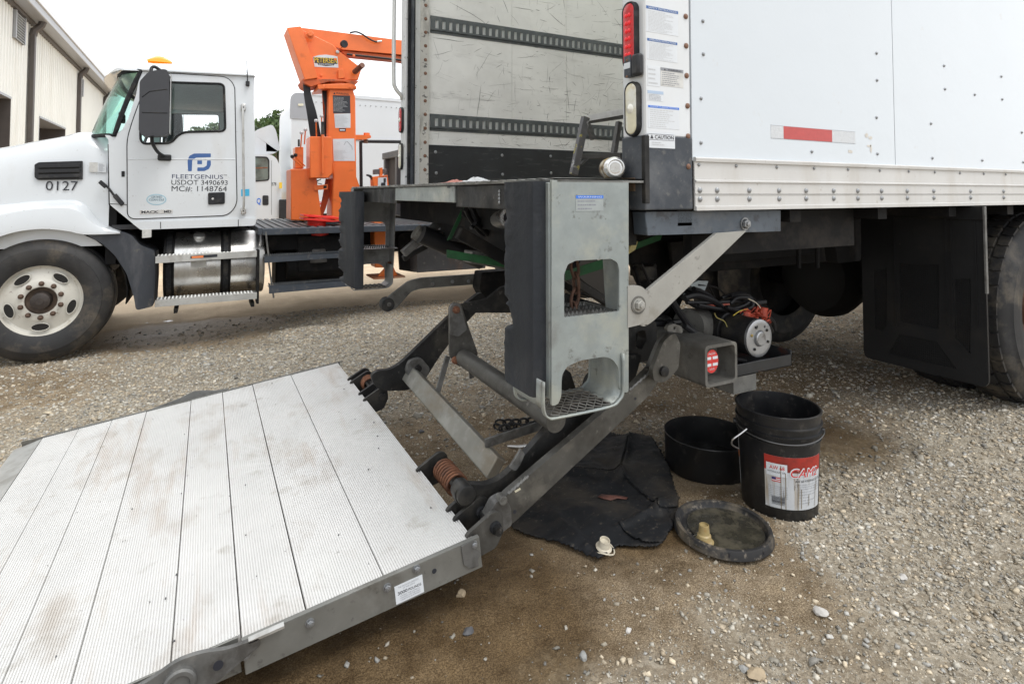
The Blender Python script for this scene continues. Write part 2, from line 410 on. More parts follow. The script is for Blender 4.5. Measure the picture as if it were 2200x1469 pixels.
def _ramp(src, *st):
    n_ = _n('ValToRGB'); e = n_.color_ramp.elements
    e[0].position, e[0].color = st[0][0], (*st[0][1], 1); e[1].position, e[1].color = st[-1][0], (*st[-1][1], 1)
    for p_, c_ in st[1:-1]: q = e.new(p_); q.color = (*c_, 1)
    K(src, n_.inputs[0]); return n_.outputs[0]
def _noise(sc, det=6, rg=.6):
    n_ = _n('TexNoise'); n_.inputs['Scale'].default_value = sc; n_.inputs['Detail'].default_value = det; n_.inputs['Roughness'].default_value = rg
    K(tc.outputs['Object'], n_.inputs['Vector']); return n_.outputs['Fac']
def _vor(sc):
    n_ = _n('TexVoronoi'); n_.inputs['Scale'].default_value = sc; K(tc.outputs['Object'], n_.inputs['Vector']); return n_
ag = _n('Attribute', attribute_name='gravel').outputs['Fac']; aw = _n('Attribute', attribute_name='wet').outputs['Fac']
v1 = _vor(95); v2 = _vor(42)
sp = _n('SeparateColor'); K(v1.outputs['Color'], sp.inputs[0])
stone = _ramp(sp.outputs[0], (0,(.17,.155,.13)), (.35,(.27,.245,.205)), (.6,(.34,.315,.27)), (.85,(.42,.40,.36)), (1,(.54,.52,.47)))
sp2 = _n('SeparateColor'); K(v2.outputs['Color'], sp2.inputs[0])
stone2 = _ramp(sp2.outputs[1], (0,(.21,.185,.15)), (.5,(.31,.285,.24)), (1,(.45,.43,.38)))
stone = _mix(.4, stone, stone2)
mud = _ramp(_noise(5, 8, .7), (.3,(.19,.16,.122)), (.5,(.25,.215,.168)), (.7,(.32,.283,.232)))
fine = _ramp(_noise(260, 3), (.42,(.55,.5,.45)), (.62,(1.35,1.32,1.25)))
mud = _mix(1, mud, fine, 'MULTIPLY'); mud = _mix(.8, mud, _ramp(_noise(9, 8, .72), (.38,(.62,.58,.52)), (.52,(1,1,1)), (.66,(1.2,1.19,1.15))), 'MULTIPLY')
gmask = _n('MapRange'); gmask.inputs[1].default_value = .05; gmask.inputs[2].default_value = .95
ad = _n('Math', operation='ADD'); K(ag, ad.inputs[0]); sb = _n('Math', operation='MULTIPLY_ADD'); K(_noise(22, 5), sb.inputs[0]); sb.inputs[1].default_value = 1.0; sb.inputs[2].default_value = -.5
K(sb.outputs[0], ad.inputs[1]); K(ad.outputs[0], gmask.inputs[0])
col = _mix(gmask.outputs[0], mud, stone)
# the far side of the yard is dry pale sand
gp = _n('NewGeometry'); sx = _n('SeparateXYZ'); K(gp.outputs['Position'], sx.inputs[0])
fr = _n('MapRange'); fr.inputs[1].default_value = 5.6; fr.inputs[2].default_value = 8; K(sx.outputs[1], fr.inputs[0])
sand = _ramp(_noise(3, 8, .7), (.3,(.54,.45,.35)), (.7,(.68,.59,.48)))
sand = _mix(.3, sand, fine, 'MULTIPLY')
col = _mix(fr.outputs[0], col, sand)
col = _mix(.55, col, _ramp(_noise(1.1, 5), (.3,(.72,.70,.68)), (.7,(1.2,1.2,1.18))), 'MULTIPLY')
wet_shade_col = _mix(1, col, (.53,.46,.36), 'MULTIPLY')  # darker ground colour for damp and for the lorry's painted shade band
col = _mix(aw, col, wet_shade_col)
col = _mix(1, col, (1.20,1.14,1.05), 'MULTIPLY'); K(col, bs.inputs['Base Color'])
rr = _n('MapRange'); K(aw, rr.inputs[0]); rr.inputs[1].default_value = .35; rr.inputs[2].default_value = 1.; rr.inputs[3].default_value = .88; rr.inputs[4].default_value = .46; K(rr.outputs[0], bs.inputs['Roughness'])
bs.inputs['Specular IOR Level'].default_value = .18
b1 = _n('Bump'); b1.inputs['Strength'].default_value = .8; b1.inputs['Distance'].default_value = .006; K(_noise(120, 6, .7), b1.inputs['Height'])
b0 = _n('Bump'); b0.inputs['Strength'].default_value = .6; b0.inputs['Distance'].default_value = .02; K(_noise(21, 8, .72), b0.inputs['Height']); K(b0.outputs[0], b1.inputs['Normal'])
b2 = _n('Bump'); b2.inputs['Distance'].default_value = .006; K(gmask.outputs[0], b2.inputs['Strength']); K(sp.outputs[0], b2.inputs['Height']); K(b1.outputs[0], b2.inputs['Normal'])
K(b2.outputs[0], bs.inputs['Normal'])
me.materials.append(gm)
ground = bpy.data.objects.new('ground', me); link(ground); ground['kind'] = 'structure'

# ---- loose gravel: angular chips, two sheets of stuff
def chips(name, xs, ys, sz, seed, mat_, sink=.3):
    rg = np.random.default_rng(seed); n = len(xs)
    base = np.array([(-1,-1,-1),(1,-1,-1),(1,1,-1),(-1,1,-1),(-1,-1,1),(1,-1,1),(1,1,1),(-1,1,1)], float)*.5
    vs = base[None]+rg.uniform(-.24, .24, (n, 8, 3)); vs[:, 4:, :2] *= rg.uniform(.45, .95, (n, 1, 1))
    vs *= (sz[:, None]*np.stack([rg.uniform(.8, 1.35, n), rg.uniform(.55, 1., n), rg.uniform(.25, .6, n)], -1))[:, None]
    # random tilt and turn
    ax = rg.normal(0, .28, n); ay = rg.normal(0, .28, n); az = rg.uniform(0, 6.283, n)
    def rot(v_, a, i, j):
        c_, s_ = np.cos(a)[:, None], np.sin(a)[:, None]; o = v_.copy()
        o[..., i] = v_[..., i]*c_-v_[..., j]*s_; o[..., j] = v_[..., i]*s_+v_[..., j]*c_; return o
    vs = rot(vs, ax, 1, 2); vs = rot(vs, ay, 0, 2); vs = rot(vs, az, 0, 1)
    zz = ground_z(xs, ys)+sz*.5*.5*(1-2*sink)+.001
    vs += np.stack([xs, ys, zz], -1)[:, None]
    fc = np.array([(0,3,2,1),(4,5,6,7),(0,1,5,4),(1,2,6,5),(2,3,7,6),(3,0,4,7)])
    F_ = (fc[None]+(np.arange(n)*8)[:, None, None]).reshape(-1)
    me = bpy.data.meshes.new(name); me.vertices.add(n*8); me.vertices.foreach_set('co', vs.ravel())
    me.loops.add(len(F_)); me.loops.foreach_set('vertex_index', F_.astype(np.int32))
    me.polygons.add(n*6); me.polygons.foreach_set('loop_start', np.arange(0, len(F_), 4, dtype=np.int32)); me.polygons.foreach_set('loop_total', np.full(n*6, 4, dtype=np.int32))
    me.update(calc_edges=True)
    pal = np.array([(.36,.345,.31),(.28,.265,.235),(.42,.40,.36),(.40,.345,.27),(.20,.195,.185),(.50,.475,.43),(.31,.26,.195),(.36,.36,.355),(.48,.42,.33),(.33,.30,.25)])
    cc = pal[rg.integers(0, len(pal), n)]*rg.uniform(.8, 1.28, (n, 1)); wt = wet_shade_at(xs, ys)[:, None]; cc = cc*(1-.45*wt)*np.array([[1.13,1.10,1.04]])  # chips darken with the damp and the painted shade band
    ca = me.color_attributes.new('tint', 'FLOAT_COLOR', 'POINT')
    arr = np.ones((n, 8, 4), np.float32); arr[..., :3] = cc[:, None]; ca.data.foreach_set('color', arr.ravel())
    me.materials.append(mat_); o = bpy.data.objects.new(name, me); link(o); o['kind'] = 'stuff'; return o
cm = bpy.data.materials.new('stone_chips'); cm.use_nodes = True; t = cm.node_tree; N = t.nodes; K = t.links.new
bs = N['Principled BSDF']; tc = N.new('ShaderNodeTexCoord'); at = _n('Attribute', attribute_name='tint')
K(_mix(.6, at.outputs['Color'], _ramp(_noise(160, 4), (.3,(.6,.6,.58)), (.7,(1.3,1.3,1.3))), 'MULTIPLY'), bs.inputs['Base Color']); bs.inputs['Roughness'].default_value = .8
def scatter(n, lo, hi, dens_pow, seed, dmax, sf=lambda d: 1.):
    rg = np.random.default_rng(seed); xs = rg.uniform(-3.4, 6.0, n*6); ys = rg.uniform(.55, 7.2, n*6)
    d = np.hypot(xs, ys)
    # only where the camera or a side step could look
    k = (ys*.888+xs*.459 > 1.0) & (d < dmax)
    pr = gravel_at(xs, ys)**dens_pow*np.clip((2.2/np.maximum(d, 1.4))**1.3, 0, 1)*(1-.8*wet_shade_at(xs, ys))+.17*np.clip(1-1.1*wet_shade_at(xs, ys), .12, 1)
    k &= rg.random(len(xs)) < pr
    
    xs, ys, d = xs[k], ys[k], d[k]
    for (u_, v_, rr_) in ((1300,1090,.33),(1390,1000,.26),(1515,1000,.17),(1553,1140,.15),(1681,1082,.12)):
        q_ = P(u_, v_, z=0); kk = (xs-q_.x)**2+(ys-q_.y)**2 > rr_**2; xs, ys, d = xs[kk], ys[kk], d[kk]
    xs, ys, d = xs[:n], ys[:n], d[:n]
    sz = lo*np.exp(rg.random(len(xs))**3.2*math.log(hi/lo))*(1+.22*np.clip(d-2, 0, 4))
    return xs, ys, sz
xs, ys, sz = scatter(210000, .0028, .0145, 1.0, 3, 7.5); chips('gravel', xs, ys, sz, 5, cm)
xs, ys, sz = scatter(650, .014, .028, .7, 4, 6.5); chips('scattered_stones', xs, ys, sz, 6, cm, .2)
# water standing in the rut by the far lorry
wat = mat('muddy_water', (.03,.025,.02), .04, spec=.6, bump=(9, .08, .01))
b = MB(); q = RQ; rg = random.Random(4)
b.v = [(q.x, q.y, 0)]; nn = 40
for k in range(nn):
    a = 2*math.pi*k/nn; r_ = 1+.25*math.sin(3*a+1)+.18*math.sin(7*a)+.1*rg.random()
    b.v.append((q.x+.75*r_*math.cos(a), q.y+.33*r_*math.sin(a), 0))
b.f = [(0, 1+k, 1+(k+1)%nn) for k in range(nn)]
wl_ = GZ1(RQ.x, RQ.y)+.003; b.v = [(x_, y_, wl_) for x_, y_, z_ in b.v]
o = part('puddle', b, wat); o['kind'] = 'structure'
# ================================================================ BOX TRUCK (near)
xr, ys, yf, zf = 1.145, 1.30, 3.70, 1.228
XE = 8.6; ZT = 3.75
bt = thing('box_truck', 'white box truck with open rear doorway and unfolded tail lift, nearest on the right', 'truck', (xr, 2.5, 0))
def bp(n, mb, m_, **k): return part(n, mb, m_, bt, **k)
zr0, zr1 = 1.128, 1.292          # rub rail
# --- side panels, each its own sheet
seam = P(1920, 200, y=ys).x; x0p = P(1485, 200, y=ys).x
edges = [x0p, seam, seam+1.22, seam+2.44, seam+3.66, XE]
for i in range(len(edges)-1):
    b = MB().box((edges[i]+.0015, ys, zr1-.01), (edges[i+1]-.0015, ys+.02, ZT-.1)); bp('side_panel', b, white_panel, bev=.001)
# inside liner of the near wall, roof, front wall, floor
plywood = mat('scuffed_liner', (.72,.72,.705), .6, var=.05, vs=3,
   layers=[((.45,.445,.43), 1.6, .45, .8, .6, (.8,1,1)), ((.33,.325,.31), 7, .62, .85, .5, (.35,1,2)), ((.22,.22,.21), 30, .74, .80, .6, (.5,1,1.6)), ((.66,.66,.64), 9, .6, .7, .3, (.6,1,1)), ((.12,.12,.115), 26, .77, .80, .7, (.18,1,2.2))], bump=(18, .2, .003))
bp('side_liner', MB().box((xr+.02, ys+.06, zf), (XE-.05, ys+.08, ZT-.1)), plywood)
bp('front_wall', MB().box((XE-.05, ys, zr1), (XE, yf, ZT-.05)), white)
roofm = bpy.data.materials.new('translucent_roof'); roofm.use_nodes = True; t = roofm.node_tree
tr = t.nodes.new('ShaderNodeBsdfTranslucent'); tr.inputs[0].default_value = (.85,.86,.82,1); t.links.new(tr.outputs[0], t.nodes['Material Output'].inputs[0])
bp('roof', MB().box((xr+.1, ys+.02, ZT-.06), (XE, yf-.02, ZT-.055)), roofm)
floor_m = mat('worn_floorboards', (.16,.11,.07), .6, var=.25, vs=6, bump=(30, .3, .004, (.1,1,1)))
bp('floor', MB().box((xr-.01, ys+.04, zf-.04), (XE-.05, yf-.04, zf)), floor_m)
# --- far wall (we look at its inside)
yi = yf-.06
pan = [xr+.16, P(1100, 200, y=yi).x, P(1217, 200, y=yi).x, P(1217, 200, y=yi).x+1.2, P(1217, 200, y=yi).x+2.4, XE-.05]
for i in range(len(pan)-1): bp('wall_panel', MB().box((pan[i]+.001, yi, zf), (pan[i+1]-.001, yf, ZT-.06)), plywood)
# black kick plates
k0 = P(917, 311, y=yi).z
kick = mat('black_kick_plate', (.018,.020,.023), .45, var=.3, vs=6, layers=[((.07,.07,.07), 14, .62, .66, .5, (.4,1,3))], bump=(30, .1, .002))
bp('kick_plate', MB().box((pan[0]-.01, yi-.006, zf-.01), (XE-.06, yi-.0005, k0)), kick, bev=.001)
copies(bolt_mesh(.011, .005), 'rivet', bolt_mat, bt, [facing(-Y, V((P(u, 330, y=yi).x, yi-.006, P(u, v, y=yi).z))) for u, v in ((935,327),(1078,334),(1182,336),(937,372),(1079,375),(1183,372))])
def scuffs(n, x0, x1, z0, z1, y_, seed, m_, wid=(.0006,.0022)):
    rg = random.Random(seed); b = MB()
    for k in range(n):
        cl = rg.random() < .6
        cx_ = rg.choice((2.1,2.9,3.6,4.4)) if cl else rg.uniform(x0, x1); cz_ = rg.choice((1.75,1.95,2.1,1.6,2.6)) if cl else rg.uniform(z0, z1)
        x = min(x1, max(x0, rg.gauss(cx_, .45 if cl else .1))); z = min(z1-.02, max(z0+.02, rg.gauss(cz_, .16)))
        a = rg.choice((rg.gauss(0, .1), rg.gauss(0, .2), rg.gauss(-.05, .2), rg.gauss(.8, .4), rg.gauss(-1.1, .4), rg.gauss(1.5, .15)))
        L_ = min(.4, rg.expovariate(1/.06)+.008); w_ = rg.uniform(*wid); pts = []; 
        for i in range(5): pts.append((x+math.cos(a)*L_*i/4, z+math.sin(a)*L_*i/4)); a += rg.gauss(0, .035)
        n0 = len(b.v)
        for i, (xx, zz) in enumerate(pts):
            ww = w_*math.sin(math.pi*(i+.4)/4.8); nx_, nz_ = -math.sin(a)*ww, math.cos(a)*ww
            zz = min(z1, max(z0, zz)); b.v += [(xx-nx_, y_, zz-nz_), (xx+nx_, y_, zz+nz_)]
        b.f += [(n0+2*i, n0+2*i+1, n0+2*i+3, n0+2*i+2) for i in range(4)]
    o = bp('scuff_marks', b, m_, smooth=False); o['kind'] = 'stuff'; return o
scuffs(1000, xr+.2, 6.5, k0+.01, 2.9, yi-.0007, 5, mat('scuff_grey', (.30,.30,.295), .7), (.0004,.0013)); scuffs(420, xr+.2, 6.5, k0+.01, 2.9, yi-.0011, 9, mat('scuff_dark', (.07,.07,.07), .7), (.0005,.0019))
# logistic tracks with slots
track_m = mat('grey_track_steel', (.085,.095,.10), .48, metal=.3, var=.18, vs=10, layers=[((.17,.18,.17), 14, .56, .72, .5)])
slot_m = mat('bright_slot_edge', (.74,.77,.77), .4, metal=.5)
def etrack(vt, vb):
    za, zb = P(924, vt, y=yi).z, P(924, vb, y=yi).z; x0 = P(924, 60, y=yi).x
    b = MB(); hgt = za-zb; h3 = hgt*.24
    holes = []; n_ = 0; x = x0+.045
    x1 = XE-.3
    while x < x1-.06: holes.append(x); x += .0508
    # face with real slots
    zc0, zc1 = zb+hgt*.27, za-hgt*.27
    b.box((x0, yi-.004, zb), (x1, yi-.001, zb+hgt*.16)); b.box((x0, yi-.004, za-hgt*.16), (x1, yi-.001, za))
    b.box((x0, yi-.013, zb+hgt*.16), (x1, yi-.009, zc0)); b.box((x0, yi-.013, zc1), (x1, yi-.009, za-hgt*.16))
    b.box((x0, yi-.009, zb+hgt*.155), (x1, yi-.003, zb+hgt*.18)); b.box((x0, yi-.009, za-hgt*.18), (x1, yi-.003, za-hgt*.155))
    px_ = x0
    for hx in holes:
        b.box((px_, yi-.013, zc0), (hx-.012, yi-.009, zc1)); px_ = hx+.012
    b.box((px_, yi-.013, zc0), (x1, yi-.009, zc1))
    o = bp('logistic_track', b, track_m, smooth=False)
    sm = MB().box((.0005, -.0095, -.5), (.0085, .0005, .5)).mesh('slot_edge'); sm.materials.append(slot_m)
    sb_ = MB().box((.003, -.0092, -.5), (.005, 0, .5)).mesh('slot_edge'); sb_.materials.append(track_m)
    S_ = Matrix.Diagonal((1, 1, (zc1-zc0), 1)); zc = (zc0+zc1)/2
    for hx in holes[:70]:
        part('slot_edge', sm, None, o, smooth=False, world=Matrix.Translation((hx+.001, yi-.0015, zc))@S_)
        part('slot_edge', sb_, None, o, smooth=False, world=Matrix.Translation((hx+.001, yi-.003, zc))@S_)
etrack(33.6, 71); etrack(244.5, 281)
# --- rear frame, far post
jamb_m = mat('jamb_cream', (.52,.51,.48), .45, var=.08, vs=8, layers=[((.2,.19,.17), 12, .58, .7, .5, (1,1,.4)), ((.05,.05,.05), 30, .66, .7, .8)])
zlow = P(880, 392, x=xr).z
b = MB().box((xr, yf-.10, zr0), (xr+.10, yf, ZT)); bp('corner_post', b, white_old, bev=.004)
b = MB().box((xr+.012, yf-.115, zf-.02), (xr+.06, yf-.1, ZT-.1)); bp('door_seal', b, rubber)
b = MB().box((xr+.03, yf-.15, zf-.02), (xr+.04, yf-.115, ZT-.1)); bp('door_track', b, slate)
x_a, x_b = P(915, 200, y=yi-.02).x-.075, pan[0]
b = MB().box((xr+.06, yi-.03, zf-.02), (pan[0]+.005, yi-.001, ZT-.1)); bp('door_jamb', b, jamb_m, bev=.002)
zs = [P(914, v, y=yi-.03).z for v in (12,41,70,99,129,158,188,217,246,276,306,335,365)]
xb_ = P(914, 150, y=yi-.03).x
copies(bolt_mesh(.012, .006), 'bolt', rust_bolt, bt, [facing(-Y, V((xb_, yi-.031, z_))) for z_ in zs])
bp('header', MB().box((xr, ys, ZT-.35), (xr+.08, yf, ZT)), white)
# --- near corner post: side face and rear face
yin = P(1337, 200, x=xr).y
b = MB().box((xr, ys, P(1387, 292, y=ys).z), (x0p-.002, yin, ZT)); bp('corner_post', b, white, bev=.006)
zcv = P(1387, 292, y=ys).z; zb_ = P(1387, 452, y=ys).z
b = MB().box((xr-.004, ys-.004, zb_), (x0p-.001, yin+.001, zcv+.002)); bp('post_cover', b, slate, bev=.004)
b = MB().box((xr-.006, ys-.006, zb_+.02), (xr+.012, ys+.01, zcv+.001)); bp('post_weld', b, steel_dark, bev=.002)
# bolts on the post
copies(bolt_mesh(.009, .006), 'bolt', rust_bolt, bt, [facing(-Y, P(u, v, y=ys-.0005)) for u, v in ((1473,36),(1474,99),(1475,163),(1477,228),(1478,293))]+[facing(-Y, P(1479, 358, y=ys-.0045))])
# lamps: red LED stop lamp, clear reversing lamp
red_lens = mat('red_lens', (.50,.006,.010), .25, coat=.25, bump=(70, .5, .004), var=.25, vs=45)
red_led = mat('red_led', (.62,.01,.015), .3, emis=((1,.03,.04), .15))
clear_lens = mat('yellowed_clear_lens', (.62,.58,.42), .2, coat=.7, var=.12, vs=14, layers=[((.70,.72,.70), 7, .5, .65, .7), ((.5,.33,.08), 9, .62, .75, .5)], bump=(10, .25, .01))
def oval(cy, cz, w_, h_, n=20):
    s_ = (h_-w_)/2; r_ = w_/2
    return [(cy+r_*math.cos(a), cz+s_+r_*math.sin(a)) for a in [math.pi*k/n for k in range(n+1)]] + [(cy+r_*math.cos(a), cz-s_+r_*math.sin(a)) for a in [math.pi+math.pi*k/n for k in range(n+1)]]
def lamp(name, uc, vt, vb, m_, x_face, leds=False, W_=.062, dirx=-1, proud=.017, label=None):
    q = P(uc, (vt+vb)/2, x=x_face); h_ = P(uc, vt, x=x_face).z-P(uc, vb, x=x_face).z
    b = MB(); nn = 20
    rings = [(1, 0), (1, proud*.7), (.93, proud), (.80, proud*.95), (.78, proud*.55)]
    vs = []; 
    for sc, dx in rings:
        ww = W_*sc; hh = h_-W_*(1-sc)
        vs.append([V((x_face+dirx*dx, a, c_)) for a, c_ in oval(q.y, q.z, ww, hh, nn)])
    m_n = len(vs[0])
    for i, r_ in enumerate(vs): b.v += r_
    for i in range(len(vs)-1):
        for k in range(m_n): b.f.append((i*m_n+k, i*m_n+(k+1)%m_n, (i+1)*m_n+(k+1)%m_n, (i+1)*m_n+k))
    g = bp('lamp_grommet', b, rubber, fix=True)
    if label: g['label'] = label
    b = MB(); vs = []
    for sc, dx in ((.80, proud*.6), (.80, proud*.85), (.72, proud*1.02), (.45, proud*1.12), (.15, proud*1.15)):
        ww = W_*sc; hh = h_-W_*(1-sc)-.0
        vs.append([V((x_face+dirx*dx, a, c_)) for a, c_ in oval(q.y, q.z, ww, hh, nn)])
    for r_ in vs: b.v += r_
    for i in range(len(vs)-1):
        for k in range(m_n): b.f.append((i*m_n+k, i*m_n+(k+1)%m_n, (i+1)*m_n+(k+1)%m_n, (i+1)*m_n+k))
    b.f.append(tuple((len(vs)-1)*m_n+k for k in range(m_n)))
    part(name, b, m_, g, fix=True)
    if leds:
        lm = MB().lathe((0,0,0), Z, [(.007,0),(.0065,.002),(.003,.004),(.0003,.0045)], 10).mesh('led')
        copies(lm, 'led', red_led, g, [facing(X*dirx, V((x_face+dirx*proud*1.10, q.y+s_*.007, q.z+(k-2.5)*h_*.115))) for k in range(6) for s_ in (-1, 1)])
    else:
        part('bulb', MB().lathe((x_face+dirx*proud*1.12, q.y, q.z), X*dirx, [(.016,-.001),(.013,.003),(.006,.006),(.0005,.009)], 14), mat('bulb_dome', (.75,.74,.66), .15, coat=.5), g)
yc = (ys+yin)/2
ul = 1359
lamp('stop_lamp_lens', 1359, 5, 150, red_lens, xr, True)
lamp('reversing_lamp_lens', 1364, 176, 294, clear_lens, xr, False)
lamp('stop_lamp_lens', 864.5, 231, 286, red_lens, xr, False, .07)
lamp('reversing_lamp_lens', 863.5, 308, 365, clear_lens, xr, False, .07)
# grab rail on the far post
b = MB().tube(curvepath([P(849, -160, x=xr-.06), P(847, 0, x=xr-.06), P(846, 160, x=xr-.06), P(849, 188, x=xr-.05), P(862, 206, x=xr-.01), P(864, 214, x=xr)], 8), .013, 10); bp('grab_rail', b, alu)
# latch block between the lamps
b = MB().box((xr-.022, P(1340,140,x=xr-.02).y-.002, P(1350,170,x=xr).z), (xr-.001, P(1356,140,x=xr-.02).y, P(1350,124,x=xr).z)); o = bp('lift_switch', b, slate, bev=.003)
b = MB().box((xr-.026, P(1374,140,x=xr-.02).y, P(1365,168,x=xr).z), (xr-.002, P(1358,140,x=xr-.02).y, P(1365,121,x=xr).z)); part('switch_cover', b, black_plastic, o, bev=.008)
ysw = P(1348, 140, x=xr-.023)
b = MB(); quad(b, (xr-.0225, P(1341,135,x=xr-.022).y, P(1341,150,x=xr-.022).z), (0, P(1354,135,x=xr-.022).y-P(1341,135,x=xr-.022).y, 0), (0,0,.018)); part('switch_label', b, sticker_white, o)
text('▲', V((xr-.0235, ysw.y+.004, ysw.z-.006)), -Y, Z, .012, lettering, o) if False else None
copies(bolt_mesh(.004, .004), 'screw', rust_bolt, o, [facing(-X, P(1347, v, x=xr-.0225)) for v in (130, 165)])
# --- stickers on the near corner post (side face)
def sticker(parent, u0, v0, u1, v1, y_, bg, n_lines=0, head=None, headc=None, headh=.12, ink=ink_grey, x=None, hscale=.62, seed=1, name='sticker', tcol=None, htext=None):
    a = P(u0, v0, y=y_); c_ = P(u1, v1, y=y_)
    o_ = V((a.x, y_, a.z)); W_ = c_.x-a.x; H_ = a.z-c_.z
    b = MB().plate([[V((a.x,y_,c_.z)), V((c_.x,y_,c_.z)), V((c_.x,y_,a.z)), V((a.x,y_,a.z))]], V((0,-.0007,0)))
    s_ = part(name, b, bg, parent, smooth=False)
    y2 = y_-.0008
    if headc:
        b = MB().plate([[V((a.x,y2,a.z-H_*headh)), V((c_.x,y2,a.z-H_*headh)), V((c_.x,y2,a.z)), V((a.x,y2,a.z))]], V((0,-.0004,0)))
        part('header_band', b, headc, s_, smooth=False)
    if htext:
        hh = H_*headh*hscale
        text(htext, V((a.x+W_*.06, y2-.0005, a.z-H_*headh*(.5+hscale/2))), X, Z, hh, tcol or sticker_white, s_, width=W_*.88, off=.0003)
    if n_lines:
        fineprint(V((a.x+W_*.04, y2, a.z-H_*(headh+.05))), X*W_*.92, -Z*H_*(.92-headh), n_lines, ink, s_, seed=seed, off=.0002)
    return s_, a, W_, H_
sticker(bt, 1388, 12, 1457, 79, ys, sticker_white, 15, headc=blue, headh=.115, htext='SAFETY INSTRUCTIONS', ink=ink_light, seed=1)
sticker(bt, 1390, 82, 1455, 136, ys, sticker_white, 14, headc=blue, headh=.125, htext='OPERATION INSTRUCTIONS', ink=ink_light, seed=2)
sticker(bt, 1391, 141, 1418, 187, ys, sticker_white, 4, headh=.02, ink=ink_light, seed=3)
sticker(bt, 1419, 145, 1468, 190, ys, sticker_dull, 7, headc=mat('grey_band', (.24,.25,.27), .5), headh=.17, htext='▲ WARNING'.replace('▲', 'A'), tcol=lettering, ink=ink_grey, seed=4) if False else None
s_, a, W_, H_ = sticker(bt, 1419, 145, 1468, 190, ys, sticker_dull, 7, headc=mat('grey_band', (.24,.25,.27), .5), headh=.17, ink=ink_grey, seed=4)
def tri_mark(o, right, up, h, m_, parent, m2=None):
    o, right, up = V(o), V(right).normalized(), V(up).normalized(); n_ = right.cross(up)
    b = MB().plate([[o, o+right*h*1.05, o+right*h*.525+up*h]], n_*.0004); w_ = part('warning_triangle', b, m_, parent, smooth=False)
text('WARNING', V((a.x+W_*.3, ys-.0016, a.z-H_*.14)), X, Z, H_*.1, lettering, s_, width=W_*.6, off=.0003); tri_mark((a.x+W_*.14, ys-.0016, a.z-H_*.14), X, Z, H_*.1, lettering, s_)
sticker(bt, 1391, 194, 1425, 219, ys, sticker_white, 5, headc=mat('pale_blue_band', (.38,.48,.62), .5), headh=.3, seed=5)
sticker(bt, 1392, 226, 1459, 279, ys, sticker_white, 9, headc=blue2, headh=.1, htext='MOTOR THERMAL SWITCH', hscale=.5, ink=ink_light, seed=6)
s_, a, W_, H_ = sticker(bt, 1393, 286, 1450, 320, ys-.004, sticker_white, 0)
text('CAUTION', V((a.x+W_*.22, ys-.0055, a.z-H_*.36)), X, Z, H_*.24, lettering, s_, width=W_*.72, off=.0003, bold=.01); tri_mark((a.x+W_*.06, ys-.0055, a.z-H_*.36), X, Z, H_*.26, lettering, s_)
b = MB(); o_ = V((a.x, ys-.0052, a.z))
for (p0, p1) in (((.01,-.03),(.97,-.03)), ((.01,-.42),(.97,-.42))): b.box((a.x+W_*p0[0], ys-.0055, a.z+H_*p0[1]), (a.x+W_*p1[0], ys-.0048, a.z+H_*p0[1]-.0012))
part('frame_line', b, ink_grey, s_, smooth=False)
fineprint(V((a.x+W_*.1, ys-.005, a.z-H_*.55)), X*W_*.8, -Z*H_*.3, 2, ink_light, s_, fill=.7)
# --- cream rub rail with raised ribs
prof = [(0,zr0),(-.012,zr0),(-.012,zr0+.012),(-.007,zr0+.014),(-.007,zr0+.047),(-.009,zr0+.0485),(-.004,zr0+.050),(-.007,zr0+.052),(-.007,zr0+.086),(-.012,zr0+.089),(-.012,zr0+.093),(-.005,zr0+.096),(-.005,zr1-.014),(-.012,zr1-.012),(-.013,zr1-.002),(-.008,zr1+.002),(0,zr1+.002)]
b = MB(); xR = P(1490, 400, y=ys).x
for x in (xR, XE): b.v += [(x, ys+dy, z_) for dy, z_ in prof]
n_ = len(prof)
b.f = [(k, k+1, n_+k+1, n_+k) for k in range(n_-1)]+[tuple(range(n_)), tuple(range(n_, 2*n_))[::-1]]
bp('rub_rail', b, rail_mat, ang=20, fix=True)
yb_ = ys-.006
us = [1503,1540,1609,1673,1731,1790,1842,1893,1948,2005,2084,2155]
pl = [facing(-Y, P(u, 411-(u-1503)*-.000, y=yb_-.001)) for u in us]; 
zr_a, zr_b = zr0+.063, zr0+.035
pl = [facing(-Y, V((P(u, 410, y=yb_).x, yb_-.001, z_))) for u in us+[2235,2310,2400,2500] for z_ in (zr_a, zr_b)]
copies(bolt_mesh(.0095, .006), 'bolt', bolt_mat, bt, pl)
us2 = [1502,1582,1669,1749,1822,1890,1952,2008,2062,2113,2160,2205,2250]
copies(bolt_mesh(.006, .0045, 'rivet'), 'rivet', bolt_mat, bt, [facing(-Y, V((P(u, 352, y=yb_).x, ys-.0055, zr1-.022))) for u in us2])
# rivets on the side sheets
rv = [(1510,46),(1511,117),(1506,212),(1506,307),(1883,115),(1884,173),(1883,253),(1885,331),(1744,326),(2028,142),(2030,192),(2000,266),(2003,340),(2151,165),(2153,214),(2195,285),(2198,349),(2094,204),(2110,345)]
copies(bolt_mesh(.0065, .005, 'rivet'), 'rivet', bolt_mat, bt, [facing(-Y, P(u, v, y=ys-.0003)) for u, v in rv])
